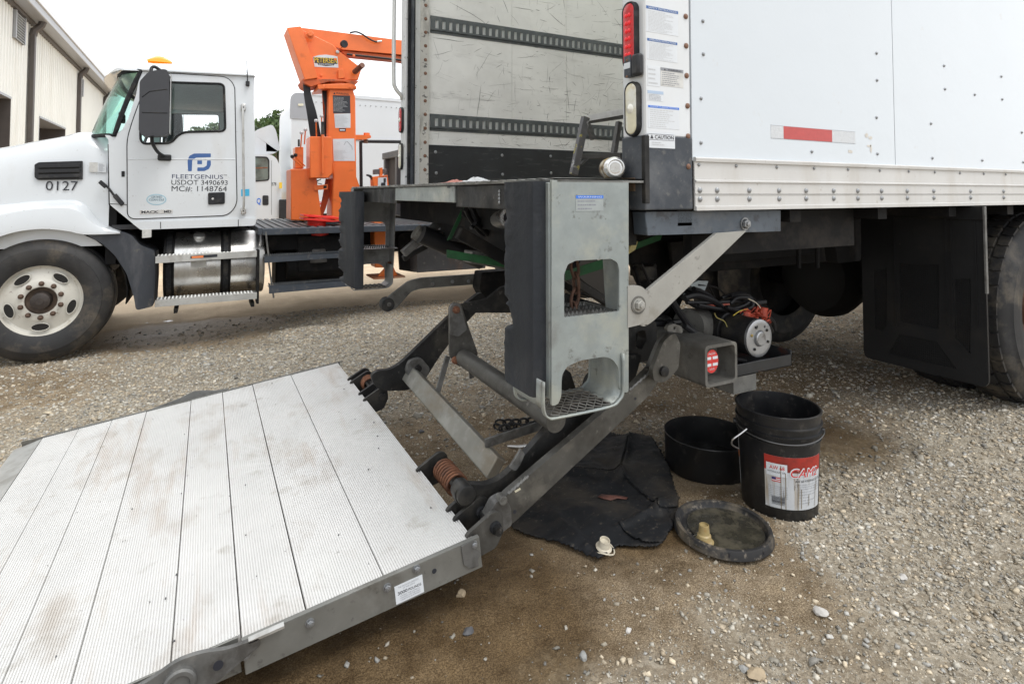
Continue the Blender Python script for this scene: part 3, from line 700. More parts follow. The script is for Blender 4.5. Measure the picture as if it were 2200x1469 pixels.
# --- reflective tape, red between white ends
ta, tb_, tm1, tm2 = P(1656, 284, y=ys), P(1837, 296, y=ys), P(1683, 285, y=ys), P(1787, 290, y=ys)
zt0, zt1 = P(1656, 269, y=ys).z, P(1656, 297, y=ys).z
ta_w = mat('white_reflective', (.58,.60,.62), .35, var=.05, vs=60, layers=[((.42,.44,.46), 4, .45, .5, .4, (60,60,60))]); ta_r = mat('red_reflective', (.45,.05,.045), .35, var=.08, vs=50)
b = MB().box((ta.x, ys-.0008, zt1), (tb_.x, ys, zt0)); tape = bp('reflective_tape', b, ta_w, smooth=False)
part('red_band', MB().box((tm1.x, ys-.0013, zt1+.0005), (tm2.x, ys-.0006, zt0-.0005)), ta_r, tape, smooth=False)
b = MB(); e = .0012
for z_ in (zt0, zt1): 
    x = ta.x
    while x < tb_.x: b.box((x, ys-.0011, z_-e*.6), (min(x+.006, tb_.x), ys-.0002, z_+e*.6)); x += .011
part('edge_print', b, ink_grey, tape, smooth=False)
# glue residue beside the tape
glue = mat('glue_residue', (.58,.55,.50), .6, var=.1, vs=40); b = MB(); rg = random.Random(3)
for (u, v, du, dv) in ((1862,291,5,4),(1870,297,6,3),(1867,314,6,2),(1827,326,7,3),(1871,320,3,8)):
    c_ = P(u, v, y=ys-.0004); n_ = 12
    b.plate([[c_+X*(du*.0022*(.7+.5*rg.random()))*math.cos(6.283*k/n_)+Z*(dv*.0022*(.7+.5*rg.random()))*math.sin(6.283*k/n_) for k in range(n_)]], (0,-.0003,0))
bp('glue_mark', b, glue, smooth=False)
# ---------------------------------------------------------------- tail lift (a part group of the truck)
HX, HZ, TL = .701, .187, .122
dwn = V((-math.cos(TL), 0, -math.sin(TL))); upn = V((-math.sin(TL), 0, math.cos(TL)))
def PP(u, v, off=0):
    """point on the lift platform's top plane"""
    D = (u-PPX)*_r-(v-PPY)*_U+FPX*_F; o_ = V((HX, 0, HZ+off)); return CAM+D*((o_-CAM).dot(upn)/D.dot(upn))
yn, yfp = 1.53, 3.47
plank_m = mat('ribbed_aluminium_deck', (.64,.635,.62), .55, metal=.05, var=.05, vs=5,
  layers=[((.36,.30,.235), 3.2, .56, .80, .5, (1.5,.8,1)), ((.36,.33,.28), 9, .64, .8, .5), ((.10,.09,.08), 30, .76, .80, .8), ((.42,.32,.23), 2.4, .60, .82, .5, (2.6,.45,1))], bump=(50, .08, .001), rvar=.08)
platform = bp('lift_platform', MB().box((HX-.012, yn+.004, HZ-.08), (HX-.002, yfp-.004, HZ-.004)), galv_dirty)
sx_ = [0, .265, .465, .615, .764, .965, 1.112, 1.248, 1.39]
def plank(s0, s1, y0, y1, dz=0):
    p_ = .0068; n_ = int((s1-s0-.0026)/p_); p_ = (s1-s0-.0026)/n_; prof = []
    s = s0+.0013; prof.append((s, -.026))
    for k in range(n_):
        a = s+k*p_; prof += [(a+.0004, -.003), (a+p_*.18, 0), (a+p_*.72, 0), (a+p_*.86, -.003)]
    prof += [(s+n_*p_, -.0016), (s+n_*p_, -.026)]
    b = MB(); m_ = len(prof)
    for y_ in (y0, y1): b.v += [V((HX, y_, HZ+dz))+dwn*a+upn*h for a, h in prof]
    b.f = [(k, (k+1) % m_, m_+(k+1) % m_, m_+k) for k in range(m_)]+[tuple(range(m_))[::-1], tuple(range(m_, 2*m_))]
    me = b.mesh('plank'); fixn(me); return me
for i in range(8):
    y0 = yn+.006 if i < 3 else yn+.03; dzz = (.0, .0012, -.0008, .0006, -.001, .0008, 0, -.0006)[i]
    part('plank', plank(sx_[i], sx_[i+1], y0, yfp-.006, dzz), plank_m, platform, smooth=False)
# tapered toe beyond the last plank
def pl(s, y_, h): return V((HX, y_, HZ))+dwn*s+upn*h
b = MB(); 
for y_ in (yn+.03, yfp-.006): b.v += [pl(1.392, y_, -.002), pl(1.50, y_, -.022), pl(1.50, y_, -.028), pl(1.392, y_, -.045)]
b.f = [(0,1,5,4),(1,2,6,5),(2,3,7,6),(3,0,4,7),(3,2,1,0),(4,5,6,7)]; part('toe_ramp', b, alu, platform, smooth=False, fix=True)
# side rails (near one carries bolts and the capacity plate)
rail_m = mat('rail_galvanised', (.20,.20,.185), .5, metal=.5, var=.14, vs=9, layers=[((.10,.088,.07), 3.2, .54, .70, .75), ((.30,.30,.28), 7, .58, .75, .4), ((.08,.075,.07), 24, .66, .74, .6)], bump=(60, .12, .0015), rvar=.1)
def rail_at(y_, th, s0, s1, nm='side_rail'):
    b = MB().plate([[pl(s0, y_, .004), pl(s1, y_, .004), pl(s1, y_, -.075), pl(s0, y_, -.082)]], V((0, th, 0)))
    return part(nm, b, rail_m, platform, bev=.0015)
rl = rail_at(yn, -.006, -.012, .615); 
b = MB().plate([[pl(-.012, yn+.008, .0045), pl(.615, yn+.008, .0045), pl(.615, yn-.006, .0045), pl(-.012, yn-.006, .0045)]], upn*.002); part('rail_lip', b, rail_m, rl, bev=.0008)
rail_at(yn+.024, -.006, .622, 1.49); rail_at(yfp, .006, -.012, 1.47)
copies(bolt_mesh(.0085, .008, 'hex'), 'bolt', bolt_mat, rl, [facing(-Y, P(u, v, y=yn-.0065)) for u, v in ((527,1407),(666,1337),(832,1261),(895,1221),(1018,1169))])
b = MB().lathe(P(933,1226,y=yn-.0062), -Y, [(.0068,0),(.0068,.0006),(.0003,.0006)], 14); part('bolt_hole', b, lettering, rl)
# end plate with ragged lug at the hinge corner
b = MB().plate([rnd(px([(990,1172),(1018,1158),(1020,1175),(1033,1186),(1026,1200),(1028,1214),(1008,1219),(996,1212)], y=yn-.0065), .004)], (0,-.004,0)); part('corner_lug', b, worn_m if False else steel_mid, rl, bev=.001)
# capacity plate
o_, rt, dn = P(847,1260,y=yn-.0066), P(907,1234,y=yn-.0066)-P(847,1260,y=yn-.0066), P(852,1298,y=yn-.0066)-P(847,1260,y=yn-.0066)
rt = dwn*-1*rt.length; dn = -upn*dn.length
b = MB().plate([[o_, o_+rt, o_+rt+dn, o_+dn]], (0,-.0008,0)); cp = part('capacity_plate', b, sticker_white, rl, smooth=False)
o2 = o_+V((0,-.0009,0)); ru, uu = rt.normalized(), -dn.normalized(); Lr, Ld = rt.length, dn.length
text('THE MAXIMUM CAPACITY', o2+rt*.12+dn*.17, ru, uu, Ld*.075, ink_grey, cp, width=Lr*.74, off=.0003)
text('OF THIS LIFT IS', o2+rt*.28+dn*.30, ru, uu, Ld*.075, ink_grey, cp, width=Lr*.42, off=.0003)
text('3000', o2+rt*.08+dn*.54, ru, uu, Ld*.17, lettering, cp, width=Lr*.34, off=.0003, bold=.012)
text('POUNDS', o2+rt*.46+dn*.54, ru, uu, Ld*.14, lettering, cp, width=Lr*.46, off=.0003, bold=.008)
for k, s_ in enumerate(('WHEN THE LOAD IS', 'CENTERED ON THE LOAD', 'CARRYING PLATFORM')): text(s_, o2+rt*.16+dn*(.67+.115*k), ru, uu, Ld*.07, ink_grey, cp, width=Lr*.7, off=.0003)
# fold hinges at the fourth seam
def foldhinge(y_, sg, s_c):
    c_ = pl(s_c, y_, -.012)
    b = MB().plate([rnd([pl(s_c-.17, y_, .006), pl(s_c-.10, y_, .012), pl(s_c-.05, y_, .03), pl(s_c, y_, .036), pl(s_c+.05, y_, .02), pl(s_c+.19, y_, .0), pl(s_c+.19, y_, -.03), pl(s_c+.02, y_, -.06), pl(s_c-.06, y_, -.055), pl(s_c-.11, y_, -.035), pl(s_c-.17, y_, -.012)], .02)], (0, sg*.012, 0))
    h_ = part('fold_hinge', b, steel_mid, platform, bev=.002)
    part('hinge_boss', MB().lathe(pl(s_c, y_+sg*.012, -.012), Y*sg, [(.034,0),(.034,.010),(.030,.014),(.022,.014),(.020,.010),(.012,.010),(.0005,.011)], 26), steel_mid, h_)
    part('hinge_hole', MB().lathe(pl(s_c-.078, y_+sg*.012, -.014), Y*sg, [(.011,0),(.011,.0008),(.0005,.0008)], 16), lettering, h_)
foldhinge(yn-.008, -1, .745); foldhinge(yfp+.008, 1, .755)
b = MB().bar(pl(.60, yn-.012, .006), pl(.52, yn-.012, .006), (0,.008,0), upn*.003); part('rail_stop', b, alu, rl)
# ---- hinge ears, pins, springs
def ear(y_, s_, th=.014, x1=.80):
    pts = [V((HX-.02, y_, HZ-.075)), V((x1-.02, y_, HZ-.055)), V((x1+.004, y_, HZ-.01)), V((x1, y_, HZ+.04)), V((x1-.03, y_, HZ+.052)), V((HX-.02, y_, HZ+.004))]
    return bp('hinge_ear', MB().plate([rnd(pts, .014)], (0, s_*th, 0)), arm_steel if y_ < 1.6 else steel_dark, bev=.002)
for y_, s_ in ((1.548,1),(1.642,1),(1.70,1),(1.99,1),(2.775,1),(2.87,1),(3.06,1),(3.12,1)):
    e_ = ear(y_, s_)
    part('hinge_pin', MB().lathe((.775, y_-.012, HZ+.006), Y, [(.0005,0),(.017,.0),(.018,.003),(.018,.05)], 14), rubber, e_)
bp('hinge_tube', MB().cyl((.775, 1.52, HZ+.006), (.775, 2.02, HZ+.006), .013, 12), steel_dark)
bp('hinge_tube', MB().cyl((.775, 2.76, HZ+.006), (.775, 3.15, HZ+.006), .013, 12), steel_dark)
def spring(y0, y1, r, n, cx, cz):
    pts = []; N_ = n*14
    for k in range(N_+1):
        a = 2*math.pi*k/14; pts.append(V((cx+r*math.cos(a), y0+(y1-y0)*k/N_, cz+r*math.sin(a))))
    pts = [pts[0]+V((-.05, -.004, -.02))]+pts+[pts[-1]+V((-.055, .004, .0))]
    o = bp('torsion_spring', MB().tube(pts, .0047, 6), rusty, ang=80)
    part('spring_sleeve', MB().cyl((cx, y0-.02, cz), (cx, y1+.03, cz), r*.45, 14), steel_mid, o)
q = P(965, 1022, x=.775)
spring(q.y-.075, q.y+.062, .036, 8, .775, q.z)
q = P(790, 820, x=.775); spring(q.y-.06, q.y+.055, .036, 7, .775, q.z)
# ---- arms
ya = 1.585
b = MB().plate([rnd(px([(1060,1092),(1091,1060),(1352,838),(1400,790),(1428,800),(1391,853),(1101,1125),(1082,1128)], y=ya), .012)], (0,.028,0))
arm = bp('lift_arm', b, arm_steel, bev=.004)
part('arm_hole', MB().lathe(P(1106,1099,y=ya-.0003), -Y, [(.006,0),(.006,.0006),(.0003,.0006)], 14), lettering, arm)
part('arm_hole', MB().lathe(P(1365,856,y=ya-.0003), -Y, [(.005,0),(.005,.0006),(.0003,.0006)], 14), lettering, arm)
b = MB().plate([rnd(px([(1064,1080),(1085,1068),(1098,1090),(1100,1128),(1070,1150),(1050,1165),(1042,1150),(1046,1115)], y=ya-.002), .01)], (0,.04,0)); part('arm_foot', b, steel_mid, arm, bev=.003)
part('arm_knuckle', MB().cyl(P(1082,1076,y=ya-.008), P(1082,1076,y=ya-.008)+V((0,.03,0)), .014, 14), galv_dirty, arm, bev=.002)
part('paint_mark', MB().plate([px([(1105,1054),(1117,1047),(1119,1051),(1107,1058)], y=ya-.0003)], (0,-.0008,0)), mat('cream_mark', (.6,.56,.42), .6), arm, smooth=False)
yg = 1.66
b = MB().plate([rnd(px([(975,1062),(985,1046),(1010,1040),(1045,1042),(1075,1030),(1100,1008),(1140,963),(1190,905),(1250,845),(1304,772),(1380,760),(1360,830),(1250,925),(1150,1010),(1095,1062),(1060,1090),(1010,1094),(985,1088)], y=yg), .02)], (0,.028,0)); bp('lift_arm', b, steel_dark, bev=.004, label='dark goosenecked inner arm of the tail lift')
bp('arm_eye', MB().lathe(P(1004,1066,y=yg-.02), Y, [(.0005,0),(.018,0),(.030,.002),(.030,.065),(.018,.067)], 20), steel_dark, bev=.002)
b = MB().plate([rnd(px([(1095,1005),(1120,965),(1128,975),(1118,998),(1108,1012)], y=yg-.02), .006)], (0,.01,0)); bp('arm_gusset', b, steel_mid, bev=.001)
# far goosenecked arm
yG = 2.74
b = MB().plate([rnd(px([(797,806),(812,796),(838,795),(862,780),(905,738),(963,681),(1035,625),(1046,648),(990,705),(945,765),(915,812),(880,838),(830,840),(805,832)], y=yG), .03)], (0,.03,0)); bp('lift_arm', b, steel_dark, bev=.004, label='dark far arm of the tail lift')
b = MB().plate([rnd(px([(880,775),(905,768),(925,792),(915,815),(890,822),(872,800)], y=yG-.04), .02)], (0,.03,0)); e_ = bp('arm_gusset', b, steel_mid, bev=.002)
part('pin', MB().cyl(P(900,792,y=yG-.055), P(900,792,y=yG-.055)+V((0,.03,0)), .016, 12), steel_dark, e_)
# flat cross tube between the arms
A, B = P(1066,1008,x=.9), P(877,800,x=.9)
wv = V((.55,0,.83))*.040; tv = (B-A).cross(wv).normalized()*.021
cross_m = mat('cross_tube_galvanised', (.24,.235,.21), .5, metal=.4, var=.2, vs=6, layers=[((.20,.165,.12), 5, .5, .68, .8, (1,.5,1)), ((.38,.375,.35), 9, .58, .74, .5)], bump=(40, .2, .002))
bp('cross_tube', MB().bar(A, B, wv, tv), cross_m, bev=.006)
# round tube
A, B = P(1195,905,x=1.0), P(996,768,x=1.0)
bp('torsion_tube', MB().cyl(A, B, .036, 20), arm_steel)
# standing bracket
yk = 2.33
b = MB().plate([rnd(px([(965,660),(972,651),(990,651),(1006,700),(1028,762),(1010,779),(985,788),(966,765)], y=yk), .015)], (0,.012,0)); br = bp('lift_bracket', b, arm_steel, bev=.002)
b = MB().plate([rnd(px([(966,660),(973,652),(988,652),(1004,708),(984,724),(967,718)], y=yk-.012), .01)], (0,.010,0)); part('bracket_cheek', b, steel_mid, br, bev=.002)
for u, v, m_ in ((979,665,rusty),(977,773,rusty)): part('bracket_bolt', MB().lathe(P(u, v, y=yk-.012), -Y, [(.016,0),(.016,.012),(.010,.013),(.010,.02),(.0005,.021)], 12), m_, br)
b = MB().plate([rnd(px([(985,655),(1045,643),(1078,617),(1130,606),(1140,672),(1008,672)], y=yk+.03), .012)], (0,.02,0)); bp('lift_plate', b, steel_dark, bev=.003)
for a_, b_, y_, wd in (((962,765),(936,856),2.42,.012), ((1005,742),(1014,812),2.45,.010), ((1042,952),(1200,901),1.86,.016), ((1126,985),(1190,903),1.80,.010), ((1140,972),(1205,880),1.82,.010)):
    A, B = P(*a_, y=y_), P(*b_, y=y_); d_ = (B-A).normalized(); bp('link_bar', MB().bar(A, B, d_.cross(Y)*wd, (0,.005,0)), steel_mid, bev=.001)
b = MB().plate([rnd(px([(1214,792),(1226,800),(1246,862),(1236,884),(1190,886),(1200,850)], y=1.82), .006)], (0,.012,0)); bp('lift_plate', b, steel_dark, bev=.002)
b = MB().plate([rnd(px([(1255,835),(1262,812),(1303,768),(1350,770),(1350,830),(1290,880)], y=1.78), .01)], (0,.02,0)); bp('lift_plate', b, steel_dark, bev=.003)
# square torque tube with open end
tx0, tx1, tz0, tz1 = 1.60, 1.765, .482, .632
n_in = .012; b = MB()
yt0 = 1.51
b.plate([rnd([V((tx0,yt0,tz0)),V((tx1,yt0,tz0)),V((tx1,yt0,tz1)),V((tx0,yt0,tz1))], .02, 4), rnd([V((tx0+n_in,yt0,tz0+n_in)),V((tx1-n_in,yt0,tz0+n_in)),V((tx1-n_in,yt0,tz1-n_in)),V((tx0+n_in,yt0,tz1-n_in))], .014, 4)], (0, 1.55, 0))
tt = bp('torque_tube', b, galv_dirty, bev=.0015)
part('tube_wall', MB().box((tx0+.01, yt0+.085, tz0+.01), (tx1-.01, yt0+.09, tz1-.01)), galv_dirty, tt)
# red and white lock label inside the tube end
yl_ = yt0+.012; lq_ = P(1529, 776, y=yl_)
part('label_tab', MB().box((tx0+.008, yl_+.001, lq_.z-.012), (lq_.x+.02, yl_+.004, lq_.z+.012)), galv_dirty, tt)
b = MB().plate([circ(lq_, X, Z, .033, 28, .042)], (0,-.0008,0)); lk = part('lock_label', b, red_print, tt, smooth=False)
for z_ in (.012, -.012):
    for x_ in (-.029, .004): part('label_bar', MB().box((lq_.x+x_, yl_-.0016, lq_.z+z_-.005), (lq_.x+x_+.025, yl_-.0008, lq_.z+z_+.005)), sticker_white, lk, smooth=False)
text('UNLOCK', V((lq_.x-.018, yl_-.001, lq_.z+.024)), X, Z, .008, sticker_white, lk, width=.036, off=.0005); text('LOCK', V((lq_.x-.012, yl_-.001, lq_.z-.031)), X, Z, .007, sticker_white, lk, width=.024, off=.0005)
# bracket welded to the torque tube
b = MB().plate([rnd(px([(1452,716),(1462,740),(1458,790),(1440,812),(1424,822),(1405,818),(1402,795),(1425,735),(1440,720)], y=yt0+.03), .01)], (0,.02,0)); g = bp('pivot_bracket', b, arm_steel, bev=.002)
part('pivot_pin', MB().lathe(P(1425,797,y=yt0+.029), -Y, [(.018,0),(.018,.010),(.012,.012),(.0005,.012)], 16), steel_dark, g)
b = MB().plate([rnd(px([(1433,712),(1434,700),(1449,695),(1466,702),(1467,716)], y=yt0+.06), .012), circ(P(1449,705,y=yt0+.06), X, Z, .0055, 10)], (0,.015,0)); part('lug', b, galv_dirty, g, bev=.002)
b = MB().plate([rnd(px([(1395,800),(1420,740),(1436,715),(1448,716),(1436,745),(1412,790),(1404,800)], y=yt0+.1), .008)], (0,.03,0)); bp('pivot_strut', b, steel_mid, bev=.003)
# greasy cast lumps around the pivots, behind the step
rg = random.Random(12)
def lump(c_, sx__, sy__, sz__, m_, nm, seed=0):
    b = MB(); n1, n2 = 14, 9
    for i in range(n2+1):
        th = math.pi*i/n2
        for k in range(n1):
            ph = 2*math.pi*k/n1; d_ = V((math.sin(th)*math.cos(ph), math.sin(th)*math.sin(ph), math.cos(th)))
            r_ = 1+.35*mnoise.noise(d_*1.6+V((seed, 0, 0))); d2 = V([math.copysign(abs(q)**.6, q) for q in d_]); b.v.append((c_.x+sx__*d2.x*r_, c_.y+sy__*d2.y*r_, c_.z+sz__*d2.z*r_))
    b.f = [(i*n1+k, i*n1+(k+1)%n1, (i+1)*n1+(k+1)%n1, (i+1)*n1+k) for i in range(n2) for k in range(n1)]
    return bp(nm, b, m_, fix=True)
b = MB().plate([rnd(px([(1352,700),(1375,680),(1410,690),(1412,730),(1395,775),(1365,780),(1352,770)], y=1.72), .02), rnd(px([(1366,715),(1385,708),(1390,730),(1378,752),(1366,745)], y=1.72), .01)], (0,.05,0)); bp('swivel_casting', b, steel_dark, bev=.006)
lump(P(1378,735,y=1.85), .05,.05,.05, chassis, 'casting', 3); lump(P(1400,700,y=1.95), .09,.06,.05, steel_dark, 'casting', 8); lump(P(1410,745,y=2.0), .08,.08,.06, steel_dark, 'casting', 5)
# ---- top sill and rear steps
xd = .828
deck_m = mat('sill_steel', (.20,.20,.19), .5, metal=.4, var=.2, vs=10, layers=[((.34,.34,.32), 8, .5, .7, .6), ((.06,.055,.05), 14, .55, .7, .8), ((.4,.4,.39), 30, .6, .7, .5)], bump=(40, .35, .004))
b = MB(); rows = []
for j in range(121):
    y_ = ys+(yf-ys)*j/120; rows.append([(xd+.003*math.sin(j*1.3)+.002*math.sin(j*3.1), y_, 1.213), (xd-.002+.003*math.sin(j*1.3), y_, 1.222+.0025*math.sin(j*2.1)), (xr+.02, y_, 1.224), (xr+.02, y_, 1.214)])
b.grid(rows); b.box((xd+.01, ys, 1.212), (xr+.02, yf, 1.2185)); bp('sill_plate', b, deck_m, ang=60)
b = MB().box((xd+.012, 2.03, 1.146), (xd+.04, 2.80, 1.211)); bp('sill_skirt', b, galv, bev=.003)
bp('sill_beam', MB().box((xd+.02, ys+.25, 1.13), (xd+.05, 2.03, 1.211)), steel_dark, bev=.003); bp('sill_beam', MB().box((xd+.02, 2.80, 1.13), (xd+.05, yf-.2, 1.211)), steel_dark, bev=.003)
copies(bolt_mesh(.006, .004), 'bolt', bolt_mat, bt, [facing(-X, P(u, v, x=xd+.019)) for u in (1073,1094) for v in (411,419,427,435)])
bp('sill_beam', MB().box((xr-.03, ys+.1, 1.02), (xr+.05, yf-.1, 1.20)), chassis)
P_out = [(1185.4,386.7),(1350.5,387.5),(1350.5,842.5),(1338,843.6),(1329.6,833),(1329.6,791),(1317,772),(1300,766),(1248,774),(1218,787),(1207,806),(1206,852),(1199,869),(1185,872)]
P_h = [(1212,682),(1212,589),(1220,568),(1237,560),(1313,556),(1326.5,564),(1330.7,581),(1330.7,669)]
step_m = mat('step_galvanised', (.27,.30,.295), .52, metal=.35, var=.12, vs=16, layers=[((.37,.38,.33), 5, .48, .66, .7), ((.24,.27,.27), 11, .5, .7, .6), ((.17,.165,.155), 5, .6, .76, .65), ((.09,.085,.08), 24, .66, .74, .6)], bump=(70, .12, .0015), rvar=.12)
def step(mir):
    f = (lambda q: V((q[0], ys+yf-q[1], q[2]))) if mir else (lambda q: V(q))
    def emit(nm, mb, m_, parent=bt, **k):
        mb.v = [tuple(f(q)) for q in mb.v]
        if mir: mb.f = [t_[::-1] for t_ in mb.f]
        return part(nm, mb, m_, parent, **k)
    sm = mat('far_galvanised', (.32,.325,.32), .5, metal=.35, var=.15, vs=12, layers=[((.12,.12,.115), 8, .5, .7, .6), ((.30,.30,.29), 9, .6, .75, .5)]) if mir else step_m
    out = px(P_out, y=ys); out = rnd(out, [.002,.002,.008,.004]+[.012]*7+[.01,.012,.006])
    b = MB().plate([out, rnd(px(P_h, y=ys), .006)], (0,.008,0)); st = emit('step_panel', b, sm, bev=.001)
    # rear and front return flanges
    x0_, x1_ = P(1185, 600, y=ys).x, P(1350, 600, y=ys).x
    zb, zt = P(1185, 868, y=ys).z, 1.211
    emit('step_flange', MB().box((x0_-.003, ys+.008, zb+.01), (x0_+.006, ys+.06, zt)), sm, st, bev=.002)
    z2 = P(1350, 840, y=ys).z
    bb = MB().plate([rnd([V((x1_, ys+.008, z2)), V((x1_, ys+.06, z2)), V((x1_, ys+.09, z2+.15)), V((x1_, ys+.13, zt)), V((x1_, ys+.008, zt))], .01)], (-.008,0,0)); emit('step_flange', bb, sm, st, bev=.002)
    # upper tread at the bottom of the opening, saw edge
    zt1_ = P(1270, 676, y=ys).z; b = MB().box((x0_+.02, ys+.008, zt1_-.012), (x1_-.01, ys+.2, zt1_-.006))
    k = 0; xx = x0_+.04
    while xx < x1_-.04: b.plate([[V((xx, ys+.002, zt1_-.008)), V((xx+.012, ys+.002, zt1_-.008)), V((xx+.006, ys+.002, zt1_+.003))]], (0,.008,0)); xx += .014
    for yy in (.05, .1, .15):
        xx = x0_+.04
        while xx < x1_-.04: b.plate([[V((xx, ys+yy, zt1_-.008)), V((xx+.012, ys+yy, zt1_-.008)), V((xx+.006, ys+yy, zt1_+.003))]], (0,.003,0)); xx += .014
    emit('tread', b, steel_mid, st)
    # hanging bottom step: bent strap and expanded metal
    zz = P(1190, 900, y=ys-.01).z; xa = P(1190, 900, y=ys-.01).x; xb2 = P(1338, 872, y=ys-.01).x
    yb0, yb1 = ys-.012, ys+.155
    prof = curvepath([V((xa-.03, 0, zz+.10)), V((xa-.03, 0, zz+.03)), V((xa-.015, 0, zz+.005)), V((xa+.02, 0, zz)), V((xb2-.05, 0, zz)), V((xb2-.012, 0, zz+.012)), V((xb2+.004, 0, zz+.04)), V((xb2+.004, 0, zz+.14))], 4)
    for yy0, yy1 in ((yb0, yb0+.012), (yb1-.012, yb1)):
        b = MB(); n0 = 0
        for q in prof: b.v += [(q.x, yy0, q.z), (q.x, yy1, q.z)]
        m_ = len(prof); b.f += [(n0+2*i, n0+2*i+1, n0+2*i+3, n0+2*i+2) for i in range(m_-1)]
        o1 = emit('step_strap', b, sm, st, solid=.005)
    # side webs of the strap
    for i in (0, len(prof)-12):
        b = MB(); seg = prof[i:i+(5 if i == 0 else 12)]
        for q in seg: b.v += [(q.x, yb0+.012, q.z), (q.x, yb1-.012, q.z)]
        b.f += [(2*k, 2*k+1, 2*k+3, 2*k+2) for k in range(len(seg)-1)]
        emit('step_web', b, sm, st, solid=.004)
    # expanded metal
    b = MB(); nx, ny = 7, 5; Lx = (xb2-.03)-(xa+.002); Ly = yb1-yb0-.01
    for j in range(ny):
        for sgn in (1, -1):
            pts = []
            for i in range(nx*2+1):
                pts.append(V((xa+.002+Lx*i/(nx*2), yb0+.005+Ly*(j+.5+sgn*(.5 if i % 2 else 0))/ny, zz+.003+(.003 if (i+j) % 2 else 0))))
            b.tube(pts, .0022, 4)
    emit('tread_mesh', b, galv_dirty if not mir else steel_mid, st)
    b = MB().cyl((x1_-.03, ys+.05, z2+.115), (x1_-.005, ys+.05, z2+.115), .006, 8); emit('step_bolt', b, rusty, st)
step(False); step(True)
s_, a, W_, H_ = sticker(bt, 1237, 420, 1296, 453, ys-.0002, mat('worn_clear_label', (.30,.33,.33), .5, var=.1, vs=30), 3, headc=blue2, headh=.2, htext='WARNING', hscale=.5, ink=ink_grey, seed=12)
for u in (852, 862, 964): bp('skirt_notch', MB().box(P(u-3, 400, x=xd+.011), P(u+3, 404, x=xd+.0105)), lettering)
# rubber dock bumpers with chewed edge
def dock_bumper(u0, u1, vt, vb, x1, seed, chew=1):
    y0 = P(u1, 600, x=x1).y; y1 = P(u0, 600, x=x1).y; z0, z1 = P(u1, vb, x=x1).z, P((u0+u1)/2, vt, x=x1).z
    b = MB(); nz_, ny_ = 70, 10; th = .055
    loop = []
    for k in range(ny_+1): loop.append((0, k/ny_))       # rear face
    def pt(fx, fy, t_):
        z_ = z0+(z1-z0)*t_; c_ = 0
        nse_ = mnoise.fractal(V((seed, t_*7, 0)), 1, 2, 4)
        notch = max(0, nse_+.02)*.075*chew*(1.35-t_)*max(0, (fy-.55)/.45)
        rg_ = .008*mnoise.fractal(V((seed+3, t_*40, fy*6)), 1, 2, 3)*chew*(fy**2)
        return V((x1-th*fx+ (notch*.8 if fx > .5 else 0)+rg_, y0+(y1-y0)*fy-notch*(1.2 if fx > .5 else .6)+rg_, z_))
    ring = [(0,0),(.6,0),(.9,.02),(1,.10)]+[(1,.1+.1*k) for k in range(1,8)]+[(.95,.9),(.85,.97),(.6,1),(.3,1),(0,1)]
    m_ = len(ring)
    for i in range(nz_+1):
        for fx, fy in ring: b.v.append(pt(fx, fy, i/nz_))
    b.f = [(i*m_+k, i*m_+(k+1)%m_, (i+1)*m_+(k+1)%m_, (i+1)*m_+k) for i in range(nz_) for k in range(m_)]+[tuple(range(m_))[::-1], tuple(nz_*m_+k for k in range(m_))]
    return bp('dock_bumper', b, bump_rub, ang=50, fix=True)
bump_rub = mat('worn_rubber_bumper', (.020,.023,.028), .6, spec=.25, var=.2, vs=6, layers=[((.05,.05,.052), 8, .52, .7, .6, (1,1,.3))], bump=(45, .5, .004))
dock_bumper(1112, 1181, 391, 848, xd+.0, 1.3); dock_bumper(741, 781, 412, 620, xd+.0, 5.1)
# chain hanging in the step opening, and its other end
def chain(pts, parent, m_, nm='chain_link', r=.0045, L_=.034, W_=.014, seed=0):
    cu_ = curvepath(pts, 20); lens = [0]
    for i in range(1, len(cu_)): lens.append(lens[-1]+(cu_[i]-cu_[i-1]).length)
    base = MB().tube([V((W_/2*math.cos(a)*1, L_*.5*math.sin(a)*1.25, 0)) for a in [2*math.pi*k/14 for k in range(14)]], r, 6, closed=True).mesh(nm); base.shade_smooth(); base.materials.append(m_)
    s_ = 0; k = 0; out = []
    while s_ < lens[-1]-L_*.4:
        i = next(j for j in range(1, len(lens)) if lens[j] >= s_+L_*.5 or j == len(lens)-1)
        d_ = (cu_[i]-cu_[i-1]).normalized(); c_ = cu_[i]
        sd = d_.cross(X if k % 2 else Y)
        if sd.length < .1: sd = d_.cross(Z)
        sd.normalize(); n_ = sd.cross(d_).normalized()
        mw = Matrix((sd, d_, n_)).transposed().to_4x4(); mw.translation = c_
        out.append((base, mw)); s_ += L_*.92; k += 1
    return [part(nm, b_, None, parent, smooth=False, world=w_) for b_, w_ in out]
chain([P(1232,556,y=1.42), P(1236,585,y=1.42), P(1238,620,y=1.42), P(1234,650,y=1.42), P(1233,672,y=1.42)], bt, mat('dark_rust', (.11,.055,.035), .75, var=.3, vs=30), r=.005, L_=.05, W_=.026)
